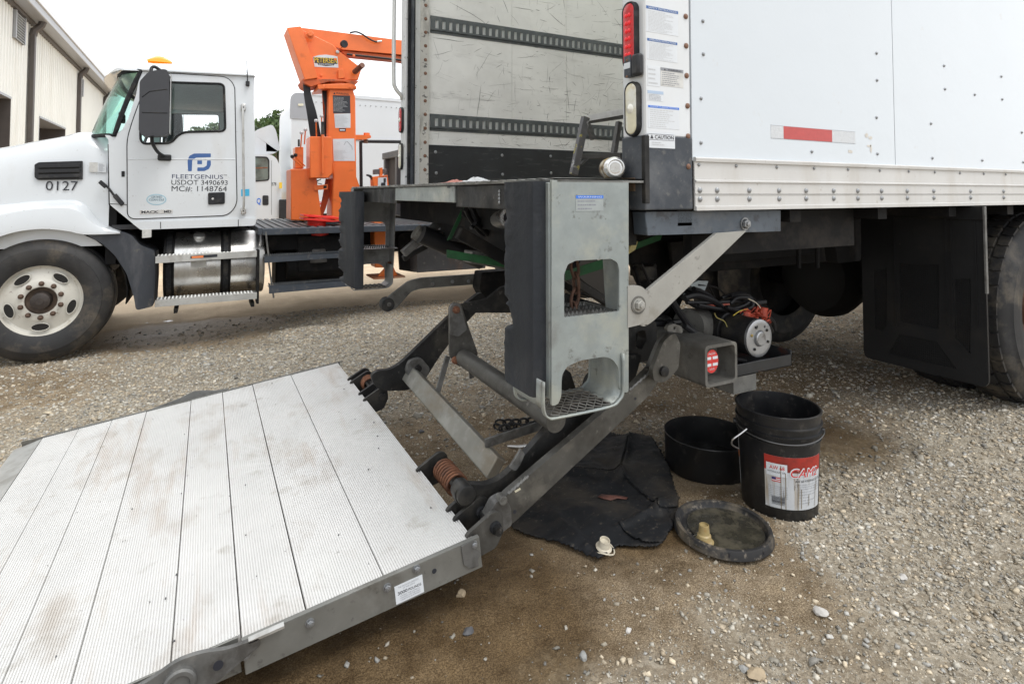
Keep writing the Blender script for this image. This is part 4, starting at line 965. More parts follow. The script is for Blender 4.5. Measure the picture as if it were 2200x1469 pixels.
# brace and mounting bar under the body
b = MB().plate([px([(1386,455),(1678,452),(1678,497),(1390,506)], y=ys+.03)], (0,.06,0)); mb_ = bp('mounting_bar', b, mat('worn_blue_grey_steel', (.10,.12,.145), .5, metal=.3, var=.15, vs=9, layers=[((.2,.2,.2), 7, .52, .72, .5), ((.04,.04,.045), 18, .56, .7, .6)], bump=(50, .2, .002)), bev=.003)
copies(bolt_mesh(.016, .014, 'hex'), 'bolt', bolt_mat, mb_, [facing(-Y, P(1600,481,y=ys+.029))])
brace_m = mat('brace_galvanised', (.33,.325,.30), .55, metal=.25, var=.08, vs=14, layers=[((.24,.225,.19), 5, .6, .74, .7), ((.12,.11,.10), 30, .66, .74, .5)], bump=(70, .12, .0015))
b = MB().plate([rnd(px([(1604,496),(1402,692),(1380,705),(1352,668),(1372,640),(1540,501)], y=ys+.012), [.0,.03,.03,.03,.01,0])], (0,.014,0)); bz = bp('brace', b, brace_m, bev=.002)
b = MB().plate([rnd(px([(1349,614),(1378,613),(1393,630),(1395,682),(1378,697),(1349,704)], y=ys-.002), [.001,.02,.02,.02,.02,.001])], (0,.012,0)); g = bp('brace_lug', b, brace_m, bev=.002)
copies(bolt_mesh(.015, .016, 'hex'), 'bolt', brace_m, g, [facing(-Y, P(1371,655,y=ys-.003))])
part('washer', MB().lathe(P(1371,655,y=ys-.0022), -Y, [(.026,0),(.026,.003),(.0005,.003)], 24), galv_dirty, g)
# ---- hardware seen below the sill
def rod(a, b_, r, m_, nm, x=None, y=None, n=14, ya2=None): 
    A = P(*a, y=y) if y else P(*a, x=x); B = P(*b_, y=ya2 or y) if y else P(*b_, x=x); return bp(nm, MB().cyl(A, B, r, n), m_)
cyl_m = mat('black_cylinder', (.016,.016,.018), .35, var=.2, vs=7, coat=.3)
rod((905,503), (1035,560), .052, cyl_m, 'lift_cylinder', y=2.95)
rod((893,497), (908,508), .042, galv_dirty, 'cylinder_head', y=3.0)
o = bp('steel_roller_tube', MB().lathe(P(1095,468,y=2.05), (P(1045,478,y=2.6)-P(1095,468,y=2.05)), [(.016,-.002),(.020,-.004),(.042,-.004),(.042,.22),(.03,.225)], 20), chrome)
part('tube_bore', MB().lathe(P(1095,468,y=2.05), (P(1095,468,y=2.05)-P(1045,478,y=2.6)), [(.026,.0045),(.0005,.0045)], 18), lettering, o)
bp('cross_beam', MB().plate([px([(1014,540),(1240,553),(1240,606),(1010,566)], y=2.3)], (0,.09,0)), galv_dirty, bev=.006)
for a_, b_, y_, wd, m_ in (((866,545),(975,452),3.1,.022,steel_mid), ((866,556),(1045,455),3.3,.016,steel_dark), ((1000,452),(1130,565),2.5,.03,chassis), ((1090,470),(1140,545),2.2,.02,galv_dirty),
    ((985,500),(1180,610),2.2,.025,chassis), ((1240,560),(1330,640),1.9,.055,cyl_m), ((1215,640),(1320,680),2.0,.02,chassis), ((1150,590),(1330,650),2.1,.02,steel_dark), ((1210,590),(1330,665),1.78,.016,steel_dark)):
    A, B = P(*a_, y=y_), P(*b_, y=y_); d_ = (B-A).normalized(); bp('strut', MB().bar(A, B, d_.cross(Y)*wd, (0,.018,0)), m_, bev=.004)
for pts, r_ in (([(1010,440),(1030,480),(1065,520),(1100,560),(1125,575)],.014), ([(1020,480),(1045,500),(1075,535),(1090,575)],.012), ([(1000,450),(1010,470),(1040,505),(1120,530)],.010), ([(1012,490),(1030,478),(1060,486),(1085,510),(1110,540)],.009), ([(1225,540),(1260,600),(1310,660)],.012)):
    bp('hydraulic_hose', MB().tube(curvepath([P(u, v, y=2.35+.04*i) for i, (u, v) in enumerate(pts)], 6), r_, 8), hose)
# green ratchet straps
def strap(pts, y_, wd, n=5, nm='ratchet_strap'):
    c_ = curvepath([P(u, v, y=yy) for (u, v), yy in zip(pts, y_)], n); rows = [[q+V((0,0,wd)), q-V((0,0,wd))] for q in c_]
    return bp(nm, MB().grid(rows), green_strap, solid=.003)
strap([(998,455),(985,480),(970,512)], [2.6,2.62,2.65], .004); strap([(995,440),(998,470)], [2.55,2.55], .006)
b = MB(); A, B = P(1000,440,y=2.6), P(965,515,y=2.6); bp('ratchet_strap', MB().bar(A, B, (.012,0,.004), (0,.002,0)), green_strap)
A, B = P(960,545,y=2.28), P(1120,572,y=2.25); bp('ratchet_strap', MB().bar(A, B, (.0,0,.017), (0,.002,0)), green_strap)
A, B = P(1215,592,y=1.6), P(1330,556,y=1.6); bp('ratchet_strap', MB().bar(A, B, (.0,0,.016), (0,.002,0)), green_strap)
A, B = P(1362,530,y=1.55), P(1420,508,y=1.55); o = bp('ratchet_strap', MB().bar(A, B, (.006,0,.012), (0,.004,0)), green_strap)
part('strap_end', MB().bar(P(1349,538,y=1.548), P(1366,527,y=1.548), (.006,0,.014), (0,.005,0)), mat('yellow_webbing', (.55,.48,.22), .7, var=.2, vs=60), o)
# platform opener with roller, far side
yo = 3.15
b = MB().plate([rnd(px([(878,604),(905,597),(1035,588),(1110,585),(1110,606),(1035,610),(905,620),(884,626),(850,664),(836,668),(826,656),(832,640)], y=yo), .02)], (0,.02,0)); op = bp('opener_arm', b, galv_dirty, bev=.003)
b2 = [part('opener_roller', MB().lathe(P(834,655,y=yo-.01), Y, [(.0005,0),(.036,0),(.038,.003),(.038,.055),(.036,.058),(.0005,.058)], 20), rubber, op)]
part('opener_bolt', MB().lathe(P(836,654,y=yo-.012), -Y, [(.012,0),(.012,.006),(.0005,.007)], 8), galv_dirty, op)
for u, v in ((930,610),(972,605),(1007,604)): part('opener_bolt', MB().lathe(P(u, v, y=yo-.001), -Y, [(.012,0),(.010,.004),(.0005,.005)], 8), bolt_mat, op)
b = MB().plate([rnd(px([(1035,585),(1110,580),(1108,640),(1040,640),(1030,620)], y=yo-.1), .01)], (0,.1,0)); bp('opener_mount', b, chassis, bev=.003)

# weld beads, grease and extra bolts on the arms
for A, B, n_ in ((P(1092,1060,y=ya-.002), P(1135,1022,y=ya-.002), 16), (P(1352,838,y=ya-.002), P(1395,800,y=ya-.002), 14)):
    bp('weld_bead', MB().tube([A.lerp(B, k/n_)+V((0,0,.0018*math.sin(k*2.4))) for k in range(n_+1)], [.0045+.0012*math.sin(k*1.9) for k in range(n_+1)], 6), steel_mid)
rg = random.Random(31)
for k in range(14):
    u, v = rg.uniform(1362,1450), rg.uniform(560,700); y_ = rg.uniform(1.75,2.1); c0 = P(u, v, y=y_)
    bp('hydraulic_hose', MB().tube(curvepath([c0, c0+V((rg.uniform(-.03,.1), .04, rg.uniform(-.10,.0))), c0+V((rg.uniform(.05,.2), .05, rg.uniform(-.2,-.06)))], 6), rg.uniform(.005,.012), 7), hose)
for u, v, y_, sx_, sz_ in ((1385,585,1.95,.05,.04),(1420,640,2.0,.04,.06),(1460,590,2.1,.05,.05),(1400,690,1.9,.05,.03),(1500,560,2.2,.08,.04)): lump(P(u, v, y=y_), sx_, .04, sz_, steel_dark, 'casting', u)
# ---------------------------------------------------------------- chassis, wheels, flap, pump unit
for y_ in (2.06, 2.90):
    bp('chassis_rail', MB().box((1.75, y_-.04, .80), (XE, y_+.04, 1.07)), chassis, bev=.005)
bp('mounting_bar', MB().box((1.45, ys+.12, .97), (2.35, ys+.16, 1.125)), chassis)
for k in range(14): bp('cross_member', MB().box((1.3+k*.53, ys+.03, 1.08), (1.36+k*.53, yf-.03, zr0+.09)), chassis)
bp('under_plate', MB().plate([px([(1440,520),(1700,500),(1760,490),(1760,545),(1530,565),(1450,600)], y=1.9)], (0,.02,0)), chassis, bev=.003)
bp('under_plate', MB().plate([px([(1640,500),(1698,500),(1695,530),(1632,538)], y=1.88)], (0,.01,0)), mat('brown_bracket', (.05,.04,.03), .6, var=.3, vs=12))
bp('tail_frame', MB().plate([px([(1360,470),(1460,480),(1480,620),(1440,700),(1390,640),(1355,560)], y=2.0)], (0,.03,0)), chassis, bev=.004)
bp('tail_frame', MB().box((1.16, 1.9, .93), (1.19, 3.0, 1.08)), chassis)
for u, v0, v1 in ((1716,470,575),(1756,470,575)): bp('u_bolt', MB().cyl(P(u, v0, y=1.75), P(u, v1, y=1.75), .010, 8), chassis)
bp('spring_hanger', MB().plate([rnd(px([(1770,480),(1850,470),(1850,560),(1800,566),(1795,530),(1772,520)], y=1.8), .015)], (0,.06,0)), chassis, bev=.004)
# wheels: dual rears. tyre with tread blocks
def tyre(cx, cz, y0, w_, R_, rim, parent, tread=True, m_=tyre_mat, seg=72, sgn=1):
    """outer face at y0, body goes +y*sgn"""
    t = MB(); pr = [(rim, .012), (rim+.01, .004), (rim+(R_-rim)*.22, -.004+.006), (rim+(R_-rim)*.45, -.006), (rim+(R_-rim)*.62, -.008), (rim+(R_-rim)*.64,-.004), (R_-.055, .002), (R_-.03, .010), (R_-.012, .020), (R_-.002, .034), (R_, .05), (R_, w_-.05), (R_-.012, w_-.02), (R_-.055, w_-.002), (rim, w_-.012)]
    t.lathe((cx, y0, cz), Y*sgn, pr, seg); o = part('tyre', t, m_, parent, ang=40, fix=True)
    if tread:
        b = MB(); nb = 42; h_ = .016
        for k in range(nb):
            for j, (a0, a1, of) in enumerate(((.028,.075,0),(.085,.125,.5),(.135,w_-.135,0),(w_-.125,w_-.085,.5),(w_-.075,w_-.028,0))):
                if a1 <= a0: continue
                t0 = 2*math.pi*(k+of*.5)/nb; t1 = t0+2*math.pi/nb*.80; sk = .012
                vs = []
                for rr, e in ((R_-.006, 0), (R_+h_-(.008 if j in (0, 4) else 0), .0015)):
                    for tt, yy in ((t0, a0), (t0+sk, (a0+a1)/2), (t0, a1), (t1, a1), (t1+sk, (a0+a1)/2), (t1, a0)):
                        vs.append((cx+rr*math.cos(tt), y0+sgn*yy, cz+rr*math.sin(tt)))
                b.add(vs, [tuple(range(6, 12)), (0,1,7,6), (1,2,8,7), (2,3,9,8), (3,4,10,9), (4,5,11,10), (5,0,6,11)])
        part('tread', b, m_, o, smooth=False, fix=True)['kind'] = 'stuff'
    return o
Rr = .50; yw = 1.38; xw = 3.98; zw = .565
rear = bp('wheel', MB().lathe((xw, yw+.03, zw), Y, [(.29,-.02),(.285,.0),(.26,.02),(.24,.09),(.14,.11),(.10,.10),(.09,.02),(.0005,.01)], 40), mat('dusty_white_rim', (.10,.05,.035), .5, var=.12, vs=8, layers=[((.25,.18,.12), 10, .58, .75, .6)]), ang=40)
tyre(xw, zw, yw, .25, Rr, .29, rear)
rear2 = bp('wheel', MB().lathe((xw, yw+.33, zw), Y, [(.29,0),(.25,.06),(.10,.08),(.0005,.08)], 32), chassis)
tyre(xw, zw, yw+.30, .25, Rr, .29, rear2, seg=48)
for yy in (2.93, 3.23):
    r3 = bp('wheel', MB().lathe((xw, yy+.1, zw-.03), Y, [(.29,0),(.25,.02),(.0005,.02)], 24), chassis); tyre(xw, zw-.03, yy, .25, Rr, .29, r3, tread=False, seg=48)
# treads of the inner far wheel are seen against the light: give them blocks
b = MB()
bp('axle', MB().cyl((xw, 1.7, zw), (xw, 3.4, zw-.02), .07, 16), chassis)
bp('differential', MB().lathe((xw+.0, 2.62, zw+.03), -X, [(.0005,.22),(.10,.21),(.24,.15),(.29,.06),(.295,0),(.26,-.12),(.0005,-.2)], 32), mat('matt_black', (.010,.010,.010), .8))
for i, xx in enumerate((7.2,)):
    for yy in (ys+.06, yf-.36):
        fw = bp('wheel', MB().lathe((xx, yy+.02, zw), Y, [(.29,0),(.2,.06),(.0005,.06)], 32), white_old); tyre(xx, zw-(.02 if yy > 2 else 0), yy, .28, Rr, .29, fw, tread=False)
bp('fuel_tank', MB().box((5.0, 1.42, .48), (6.2, 1.95, .95)), chassis, bev=.04)
# cab of this lorry, out of frame to the right, simple but whole
cabm = bp('cab', MB().plate([rnd([V((XE+.15,1.45,.6)),V((XE+2.0,1.45,.6)),V((XE+2.05,1.45,1.3)),V((XE+1.75,1.45,2.4)),V((XE+.15,1.45,2.5))], .1)], (0,2.1,0)), white, bev=.03)
# mud flap with mesh windows and ribs
xf_ = 3.0
flap_m = mat('flap_rubber', (.010,.0105,.0115), .5, spec=.3, var=.2, vs=5, layers=[((.022,.020,.018), 4, .55, .75, .6), ((.09,.08,.07), 70, .74, .8, .6)], bump=(60, .2, .0015), rvar=.12)
y0, y1 = P(2119, 640, x=xf_).y, P(1853, 640, x=xf_).y; z0, z1 = .345, 1.125
loops = [rnd([V((xf_, y0, z0)), V((xf_, y1, z0)), V((xf_, y1, z1)), V((xf_, y0, z1))], [.035,.035,.002,.002])]
def yz(u, v): q = P(u, v, x=xf_); return V((xf_, q.y, q.z))
wins = [[(1877,580),(1905,577),(1905,700),(1895,712),(1880,706)], [(1933,566),(2017,570),(2017,708),(1933,690)], [(2052,601),(2086,598),(2085,760),(2052,725)], [(1933,718),(2013,735),(2055,792),(1908,760)]]
b = MB().plate([loops[0]]+[[yz(*q) for q in w_] for w_ in wins], (.012,0,0)); fl = bp('mud_flap', b, flap_m, bev=.002)
b = MB()
for w_ in wins:
    pts = [yz(*q) for q in w_]; ya_, yb2_ = min(p_.y for p_ in pts), max(p_.y for p_ in pts); za_, zb2_ = min(p_.z for p_ in pts), max(p_.z for p_ in pts)
    y_ = ya_
    while y_ < yb2_: b.box((xf_+.004, y_, za_), (xf_+.007, y_+.004, zb2_)); y_ += .0085
    z_ = za_
    while z_ < zb2_: b.box((xf_+.0045, ya_, z_), (xf_+.0075, yb2_, z_+.005)); z_ += .0105
o = part('flap_mesh', b, flap_m, fl, smooth=False); part('flap_backing', MB().box((xf_+.0125, y0+.03, z0+.03), (xf_+.014, y1-.03, z1-.1)), flap_m, fl)
b = MB()
for u in (1920, 2030, 2042, 2095): q0, q1 = yz(u, 480), yz(u, 700); b.box((xf_-.004, q0.y-.003, q1.z), (xf_+.001, q0.y+.003, z1-.05))
part('flap_rib', b, flap_m, fl)
bp('flap_bracket', MB().box((xf_-.01, y0-.004, z1-.06), (xf_+.02, y1+.01, z1+.0)), chassis, bev=.003)
bp('flap_edge', MB().box((xf_-.012, y0-.008, .75), (xf_+.004, y0-.001, z1)), steel_mid)
# pump unit on its tray
mx_ = P(1632, 727, y=1.68); 
bm = mat('motor_black', (.03,.03,.032), .4, metal=.3, var=.2, vs=12, layers=[((.10,.09,.07), 10, .55, .72, .6)])
tray_z = P(1575, 770, y=1.60).z
A = P(1578, 787, y=1.62); Bq = P(1692, 757, y=1.62)
tz = A.z+.0; 
b = MB().box((A.x-.02, 1.60, tz-.035), (Bq.x, 2.25, tz-.03)); b.box((A.x-.02, 1.60, tz-.035), (Bq.x, 1.606, tz+.012)); b.box((Bq.x-.006, 1.60, tz-.035), (Bq.x, 2.25, tz+.03)); b.box((A.x-.02, 1.60, tz-.035), (A.x-.012, 2.25, tz+.03))
tray = bp('pump_tray', b, mat('tray_steel', (.05,.052,.055), .38, metal=.5, var=.2, vs=8, layers=[((.16,.05,.03), 9, .58, .7, .6)]), bev=.0015)
bp('tray_rail', MB().box((A.x-.03, 1.60, tz-.10), (A.x+.10, 2.0, tz-.036)), galv_dirty)
mc = V((P(1632,727,y=1.63).x, 1.63, P(1632,727,y=1.63).z))
mo = bp('pump_motor', MB().lathe(mc, Y, [(.078,.012),(.078,.13),(.070,.135),(.070,.145),(.082,.148),(.082,.30),(.06,.31),(.0005,.31)], 36), bm)
endm = mat('cast_end_cap', (.40,.41,.42), .4, metal=.7, var=.1, vs=20, layers=[((.15,.14,.13), 22, .56, .7, .7)])
cap_ = part('end_cap', MB().lathe(mc, -Y, [(.078,-.013),(.077,-.002),(.068,.001),(.060,.001),(.034,.0),(.031,-.004),(.030,.0),(.029,.008),(.025,.011),(.0005,.011)], 36), endm, mo)
for a_ in (35, 115, 160, 230, 340): part('cap_screw', MB().lathe(mc+V((.052*math.cos(R(a_)), -.0005, .052*math.sin(R(a_)))), -Y, [(.006,0),(.006,.004),(.0005,.005)], 10), mat('brass', (.4,.3,.12), .4, metal=.8) if a_ in (160,) else steel_dark, cap_)
part('cap_hole', MB().lathe(mc+V((.03, -.0015, .045)), -Y, [(.005,0),(.0005,.0003)], 10), lettering, cap_); part('cap_hole', MB().lathe(mc+V((-.015, -.0015, .05)), -Y, [(.005,0),(.0005,.0003)], 10), lettering, cap_)
redg = mat('red_sealant', (.42,.06,.03), .5, var=.25, vs=40, layers=[((.08,.02,.015), 40, .55, .7, .6)], bump=(120, .4, .002))
def hp(u, v, y_): return P(u, v, y=y_)
bp('pump_body', MB().box(hp(1560, 745, 1.78), hp(1600, 700, 1.92)), bm, bev=.01)
bp('reservoir', MB().cyl(hp(1478, 700, 1.85), hp(1478,700,1.85)+V((.18,.05,-.03)), .075, 24), galv_dirty)
bp('valve_block', MB().box(hp(1522,662,1.80), hp(1546,645,1.86)), mat('red_valve', (.40,.08,.05), .35, var=.2, vs=20, layers=[((.5,.48,.45), 20, .5, .65, .6)]), bev=.004)
bp('valve_block', MB().box(hp(1535,715,1.84), hp(1556,680,1.90)), bm, bev=.004)
bp('reservoir', MB().cyl(hp(1545,735,1.86), hp(1530,690,1.86), .05, 20), mat('red_tank', (.30,.05,.03), .4, var=.4, vs=10, layers=[((.05,.045,.04), 8, .45, .6, .8)]))
bp('solenoid', MB().cyl(hp(1600,690,1.74), hp(1602,668,1.74), .022, 16), redg, bev=.004); bp('solenoid', MB().cyl(hp(1637,682,1.76), hp(1640,660,1.76), .022, 16), redg, bev=.004)
bp('contact_plate', MB().box(hp(1606,679,1.755), hp(1634,668,1.77)), redg, bev=.002)
rg = random.Random(5)
for k in range(26):
    c0 = hp(rg.uniform(1596,1652), rg.uniform(662,700), 1.74+rg.uniform(-.02,.03)); pts = [c0+V((rg.uniform(-.035,.035), rg.uniform(-.02,.02), rg.uniform(-.03,.03)))*i for i in (0, .5, 1)]
    bp('sealed_wire', MB().tube(curvepath([pts[0], pts[1]+V((rg.uniform(-.01,.01),0,rg.uniform(-.01,.015))), pts[2]], 4), rg.uniform(.0025,.006), 6), redg)
for pts, r_, y_ in (([(1470,640),(1500,635),(1545,655),(1570,700),(1585,735),(1578,745)],.014,1.78), ([(1445,620),(1500,660),(1550,650),(1610,640),(1625,655)],.010,1.8), ([(1500,655),(1560,665),(1600,655),(1612,640),(1600,632),(1570,636)],.008,1.76),
   ([(1475,650),(1530,650),(1590,648),(1612,660)],.008,1.79), ([(1550,640),(1585,630),(1610,636),(1622,650),(1640,660)],.008,1.83), ([(1600,690),(1592,700),(1598,712),(1612,704),(1625,695)],.008,1.70), ([(1645,675),(1660,690),(1664,708)],.010,1.76), ([(1640,690),(1652,700),(1658,712)],.010,1.72),
   ([(1470,700),(1520,735),(1560,765),(1600,775)],.012,1.68), ([(1440,640),(1480,700),(1530,745),(1570,770)],.014,1.74), ([(1490,620),(1530,640),(1570,690),(1582,720)],.011,1.82), ([(1500,612),(1540,618),(1562,640)],.004,1.9), ([(1480,600),(1515,606),(1535,640)],.006,1.95), ([(1575,700),(1590,680),(1600,668)],.005,1.72),
   ([(1560,660),(1590,668),(1615,658),(1612,642),(1585,640),(1570,652)],.009,1.75), ([(1430,600),(1470,620),(1520,640),(1555,668)],.016,1.86)):
    bp('hydraulic_hose', MB().tube(curvepath([P(u, v, y=y_+.01*i) for i, (u, v) in enumerate(pts)], 6), r_, 8), hose)
for pts, col_ in (([(1575,678),(1590,668),(1605,664)], (.55,.42,.05)), ([(1535,672),(1540,682),(1556,690),(1562,702)], (.35,.30,.10)), ([(1608,642),(1624,650),(1634,662)], (.6,.55,.45)), ([(1590,672),(1600,664),(1612,668)], (.45,.06,.04))):
    bp('wire', MB().tube(curvepath([P(u, v, y=1.72) for u, v in pts], 5), .0022, 5), mat('wire%d' % int(col_[1]*100), col_, .5))
bp('steel_plate', MB().plate([px([(1480,612),(1500,603),(1522,604),(1514,625),(1502,624)], y=1.9)], (0,.01,0)), mat('bare_plate', (.35,.40,.42), .45, metal=.4, var=.15, vs=20))
bp('steel_plate', MB().plate([rnd(px([(1470,630),(1492,632),(1492,637),(1468,638)], y=1.88), .004)], (0,.01,0)), mat('bare_plate', (.35,.40,.42), .45))
bp('connector', MB().box(hp(1627,655,1.78), hp(1640,643,1.80)), black_plastic, bev=.003)
# ================================================================ GRAPPLE LORRY (white cab, orange loader)
Y0, YF = 6.10, 8.45
gt = thing('grapple_truck', 'white conventional cab lorry carrying an orange loader crane behind its cab', 'truck', (0.4, 7.25, -.22))
def gp(n, mb, m_, parent=None, **k): return part(n, mb, m_, parent or gt, **k)
def W(u, v, y=Y0): return P(u, v, y=y)
def poly(pts, y=Y0): return [W(u, v, y) for u, v in pts]
def extr(n, pts, y, th, m_, r=0, holes=(), parent=None, hr=None, **k):
    lp = [rnd(poly(pts, y), r) if r else poly(pts, y)]+[rnd(poly(h, y), hr or r) for h in holes]
    return gp(n, MB().plate(lp, (0, th, 0)), m_, parent, **k)
cab_white = mat('cab_white', (.66,.69,.715), .22, var=.015, vs=2, coat=.6, layers=[((.50,.46,.40), 2.2, .62, .85, .3, (1,1,.4)), ((.3,.28,.25), 40, .72, .76, .5)], bump=(1.1, .05, .02))
glass = bpy.data.materials.new('tinted_glass'); glass.use_nodes = True; t = glass.node_tree; t.nodes.clear(); o_ = t.nodes.new('ShaderNodeOutputMaterial')
mixs = t.nodes.new('ShaderNodeMixShader'); tr = t.nodes.new('ShaderNodeBsdfTransparent'); gl = t.nodes.new('ShaderNodeBsdfGlossy'); fr_ = t.nodes.new('ShaderNodeMath'); fr_.operation = 'MULTIPLY_ADD'; pw_ = t.nodes.new('ShaderNodeMath'); pw_.operation = 'POWER'; pw_.inputs[1].default_value = 5; lw_ = t.nodes.new('ShaderNodeLayerWeight'); lw_.inputs[0].default_value = .5; t.links.new(lw_.outputs['Facing'], pw_.inputs[0]); t.links.new(pw_.outputs[0], fr_.inputs[0]); fr_.inputs[1].default_value = .8; fr_.inputs[2].default_value = .03
tr.inputs[0].default_value = (.95,.97,.97,1); gl.inputs['Roughness'].default_value = .02
t.links.new(fr_.outputs[0], mixs.inputs[0]); t.links.new(tr.outputs[0], mixs.inputs[1]); t.links.new(gl.outputs[0], mixs.inputs[2]); t.links.new(mixs.outputs[0], o_.inputs[0])
glass2 = glass.copy(); glass2.name = 'windscreen_glass'; [n for n in glass2.node_tree.nodes if n.type == 'BSDF_TRANSPARENT'][0].inputs[0].default_value = (.80,.94,.90,1)
win = [(316,176),(481,181),(484,282),(397,284),(382,291),(368,308),(308,309),(302,300),(303,250)]
door = [(303,210),(318,164),(365,158),(488,166),(504,184),(509,440),(490,463),(274,471),(273,300),(284,262)]
side = [(304,151),(543,162),(548,300),(550,478),(545,484),(302,494),(236,440),(233,300),(224,290),(243,292),(262,280),(276,254),(292,205),(299,168)]
yD = Y0-.006
for (ya_, sg, yd_) in ((Y0, 1, yD), (YF, -1, YF+.006)):
    far = sg < 0
    def fx(pts, yy, base): return [V((q.x, yy, q.z)) for q in poly(pts, base)]
    inner = [(310,186),(322,172),(486,176),(494,190),(494,430),(300,440),(292,300)]
    b = MB().plate([rnd(fx(side, ya_, Y0), .015), rnd(fx(win, ya_, Y0), .04)], (0, sg*.05, 0)); cs = gp('cab_side', b, cab_white, bev=.006)
    b = MB().plate([rnd(fx(door, yd_, Y0), .07), rnd(fx(win, yd_, Y0), .045)], (0, sg*.012, 0)); dr = gp('door', b, cab_white, bev=.004)
    # shadow gap round the door
    big = [(q.x, q.z) for q in fx(door, 0, Y0)]; cx_ = sum(a for a, _ in big)/len(big); cz_ = sum(c for _, c in big)/len(big)
    gap = [V((cx_+(a-cx_)*1.017, yd_+sg*.004, cz_+(c-cz_)*1.012)) for a, c in big]
    b = MB().plate([rnd(gap, .07)], (0, sg*.002, 0)) if False else MB().tube(rnd(fx(door, yd_+sg*.004, Y0), .07), .0055, 5, closed=True); part('door_seal', b, rubber, dr)
    b = MB().tube(rnd(fx(win, yd_-sg*.001, Y0), .045), .012, 6, closed=True); part('window_seal', b, rubber, dr)
    b = MB().plate([rnd(fx(win, yd_+sg*.006, Y0), .045)], (0, sg*.003, 0)); part('window', b, glass, dr, smooth=False)
    if not far: door_o = dr
# roof
xg0, xg1 = W(304,151).x, W(545,162).x; zg0, zg1 = W(304,151).z, W(545,162).z
nx, ny = 24, 28; rows = []
for i in range(nx+1):
    t_ = i/nx; x = xg0-.16+(xg1+.015-xg0+.16)*t_; row = []
    fe = min(1, (1-abs(2*t_-1)**7)); front = min(1, max(0, (x-(xg0-.16))/.45))
    for j in range(ny+1):
        s_ = j/ny; y_ = Y0-.012+(YF-Y0+.024)*s_; e_ = abs(2*s_-1)
        zg = zg0+(zg1-zg0)*(x-xg0)/(xg1-xg0)
        xo = x
        bow = -.25*(1-e_**2.2)*max(0, 1-t_*3)
        row.append((xo+bow, y_, zg-.01+.145*(1-e_**5)**.6*(max(0, 1-abs(2*t_-1)**(9 if t_ > .5 else 3.4)))**.5+.03*(1-e_**2)))
    rows.append(row)
gp('cab_roof', MB().grid(rows), cab_white, ang=60, fix=True, solid=.004)
b = MB().bar(W(304,150,Y0-.016), W(546,162.5,Y0-.016), (0,.012,0), (0,0,.009)); gp('roof_gutter', b, cab_white, bev=.004)
gp('back_wall', MB().box((xg1-.03, Y0+.03, W(545,480).z), (xg1+.01, YF-.03, zg1)), cab_white, bev=.01)
b = MB().plate([[V((W(484,240).x+.14, Y0+.1, 1.45)), V((xg1-.04, Y0+.1, 1.45)), V((xg1-.04, YF-.1, 1.45)), V((W(484,240).x+.14, YF-.1, 1.45))]], (0,0,.02))
hl = mat('grey_headliner', (.50,.50,.52), .85, var=.1, vs=20); dk = mat('dark_interior', (.03,.03,.033), .7)
gp('headliner', MB().box((xg0+.02, Y0+.05, zg1-.09), (xg1-.03, YF-.05, zg1-.07)), hl)
gp('dash', MB().box((xg0-.22, Y0+.14, 1.0), (xg0+.12, YF-.14, W(303,300).z-.02)), dk, bev=.04)
gp('cab_floor', MB().box((xg0-.2, Y0+.05, .86), (xg1-.03, YF-.05, .90)), dk)
for yy in (6.35, 7.75):
    s_ = gp('seat', MB().box((xg1-.75, yy, .95), (xg1-.25, yy+.5, 1.25)), dk, bev=.06); part('seat_back', MB().box((xg1-.35, yy+.03, 1.2), (xg1-.18, yy+.47, 1.60)), dk, s_, bev=.06)
gp('steering_wheel', MB().tube([V((xg0+.22+.07*math.sin(a), 6.65+.2*math.cos(a), 1.42+.17*math.sin(a))) for a in [2*math.pi*k/24 for k in range(24)]], .014, 6, closed=True), dk)
# windscreen with its rubber
offs = [(0,0),(.03,-.05),(.08,-.11),(.16,-.17),(.32,-.225),(.62,-.27),(1.175,-.29),(1.73,-.27),(2.03,-.225),(2.19,-.17),(2.27,-.11),(2.32,-.05),(2.35,0)]
bt_, tp_ = W(246,291), W(303,152); rows = []
for k in range(9):
    t_ = k/8; c_ = bt_.lerp(tp_, t_); bow = .012*math.sin(math.pi*t_)
    rows.append([(c_.x-bow+dx*(1.0-.12*t_), Y0+dy+.0, c_.z+.02*(1 if .3 < dy < 2 else 0)*0) for dy, dx in offs])
gp('windscreen', MB().grid(rows), glass2, solid=.006)
b = MB().tube([V(q) for q in rows[0]]+[V(r_[-1]) for r_ in rows[1:-1]]+[V(q) for q in rows[-1][::-1]]+[V(r_[0]) for r_ in rows[-2:0:-1]], .020, 6, closed=True); gp('windscreen_seal', b, rubber)
gp('rear_view_mirror', MB().box((bt_.x-.1, 7.15, tp_.z-.36), (bt_.x-.06, 7.4, tp_.z-.26)), dk, bev=.015)
# hood
sil = [(-900,345),(-700,342),(-400,338),(-150,334),(0,317),(60,304),(120,294),(150,288),(165,282),(185,281.5),(205,283),(222,289),(234,300)]
rows = []
for u, v in sil:
    q = P(u, v, y=6.42); drop = 0 if u > -500 else (.06 if u == -700 else .22)
    zt = q.z-drop; x = q.x
    if u < -150: x = P(-150,334,y=6.42).x-(-150-u)/750*1.0
    if u < -150: zt = P(-150,334,y=6.42).z-.03-(0.0 if u == -400 else .07 if u == -700 else .25)
    sh = .075; s0 = Y0+.06
    rows.append([(x, s0-.005, .72), (x, s0-.005, 1.02), (x, s0, zt-.42), (x, s0+.006, zt-.30), (x, s0+.03, zt-.17), (x, s0+.07, zt-.09), (x, s0+.14, zt-.035), (x, s0+.25, zt-.008), (x, s0+.42, zt), (x, 7.0, zt+.015), (x, 7.275, zt+.02)])
xl_ = P(238,300,y=Y0+.06).x; rows.append([(xl_, y_, z_) for x, y_, z_ in rows[-1]])
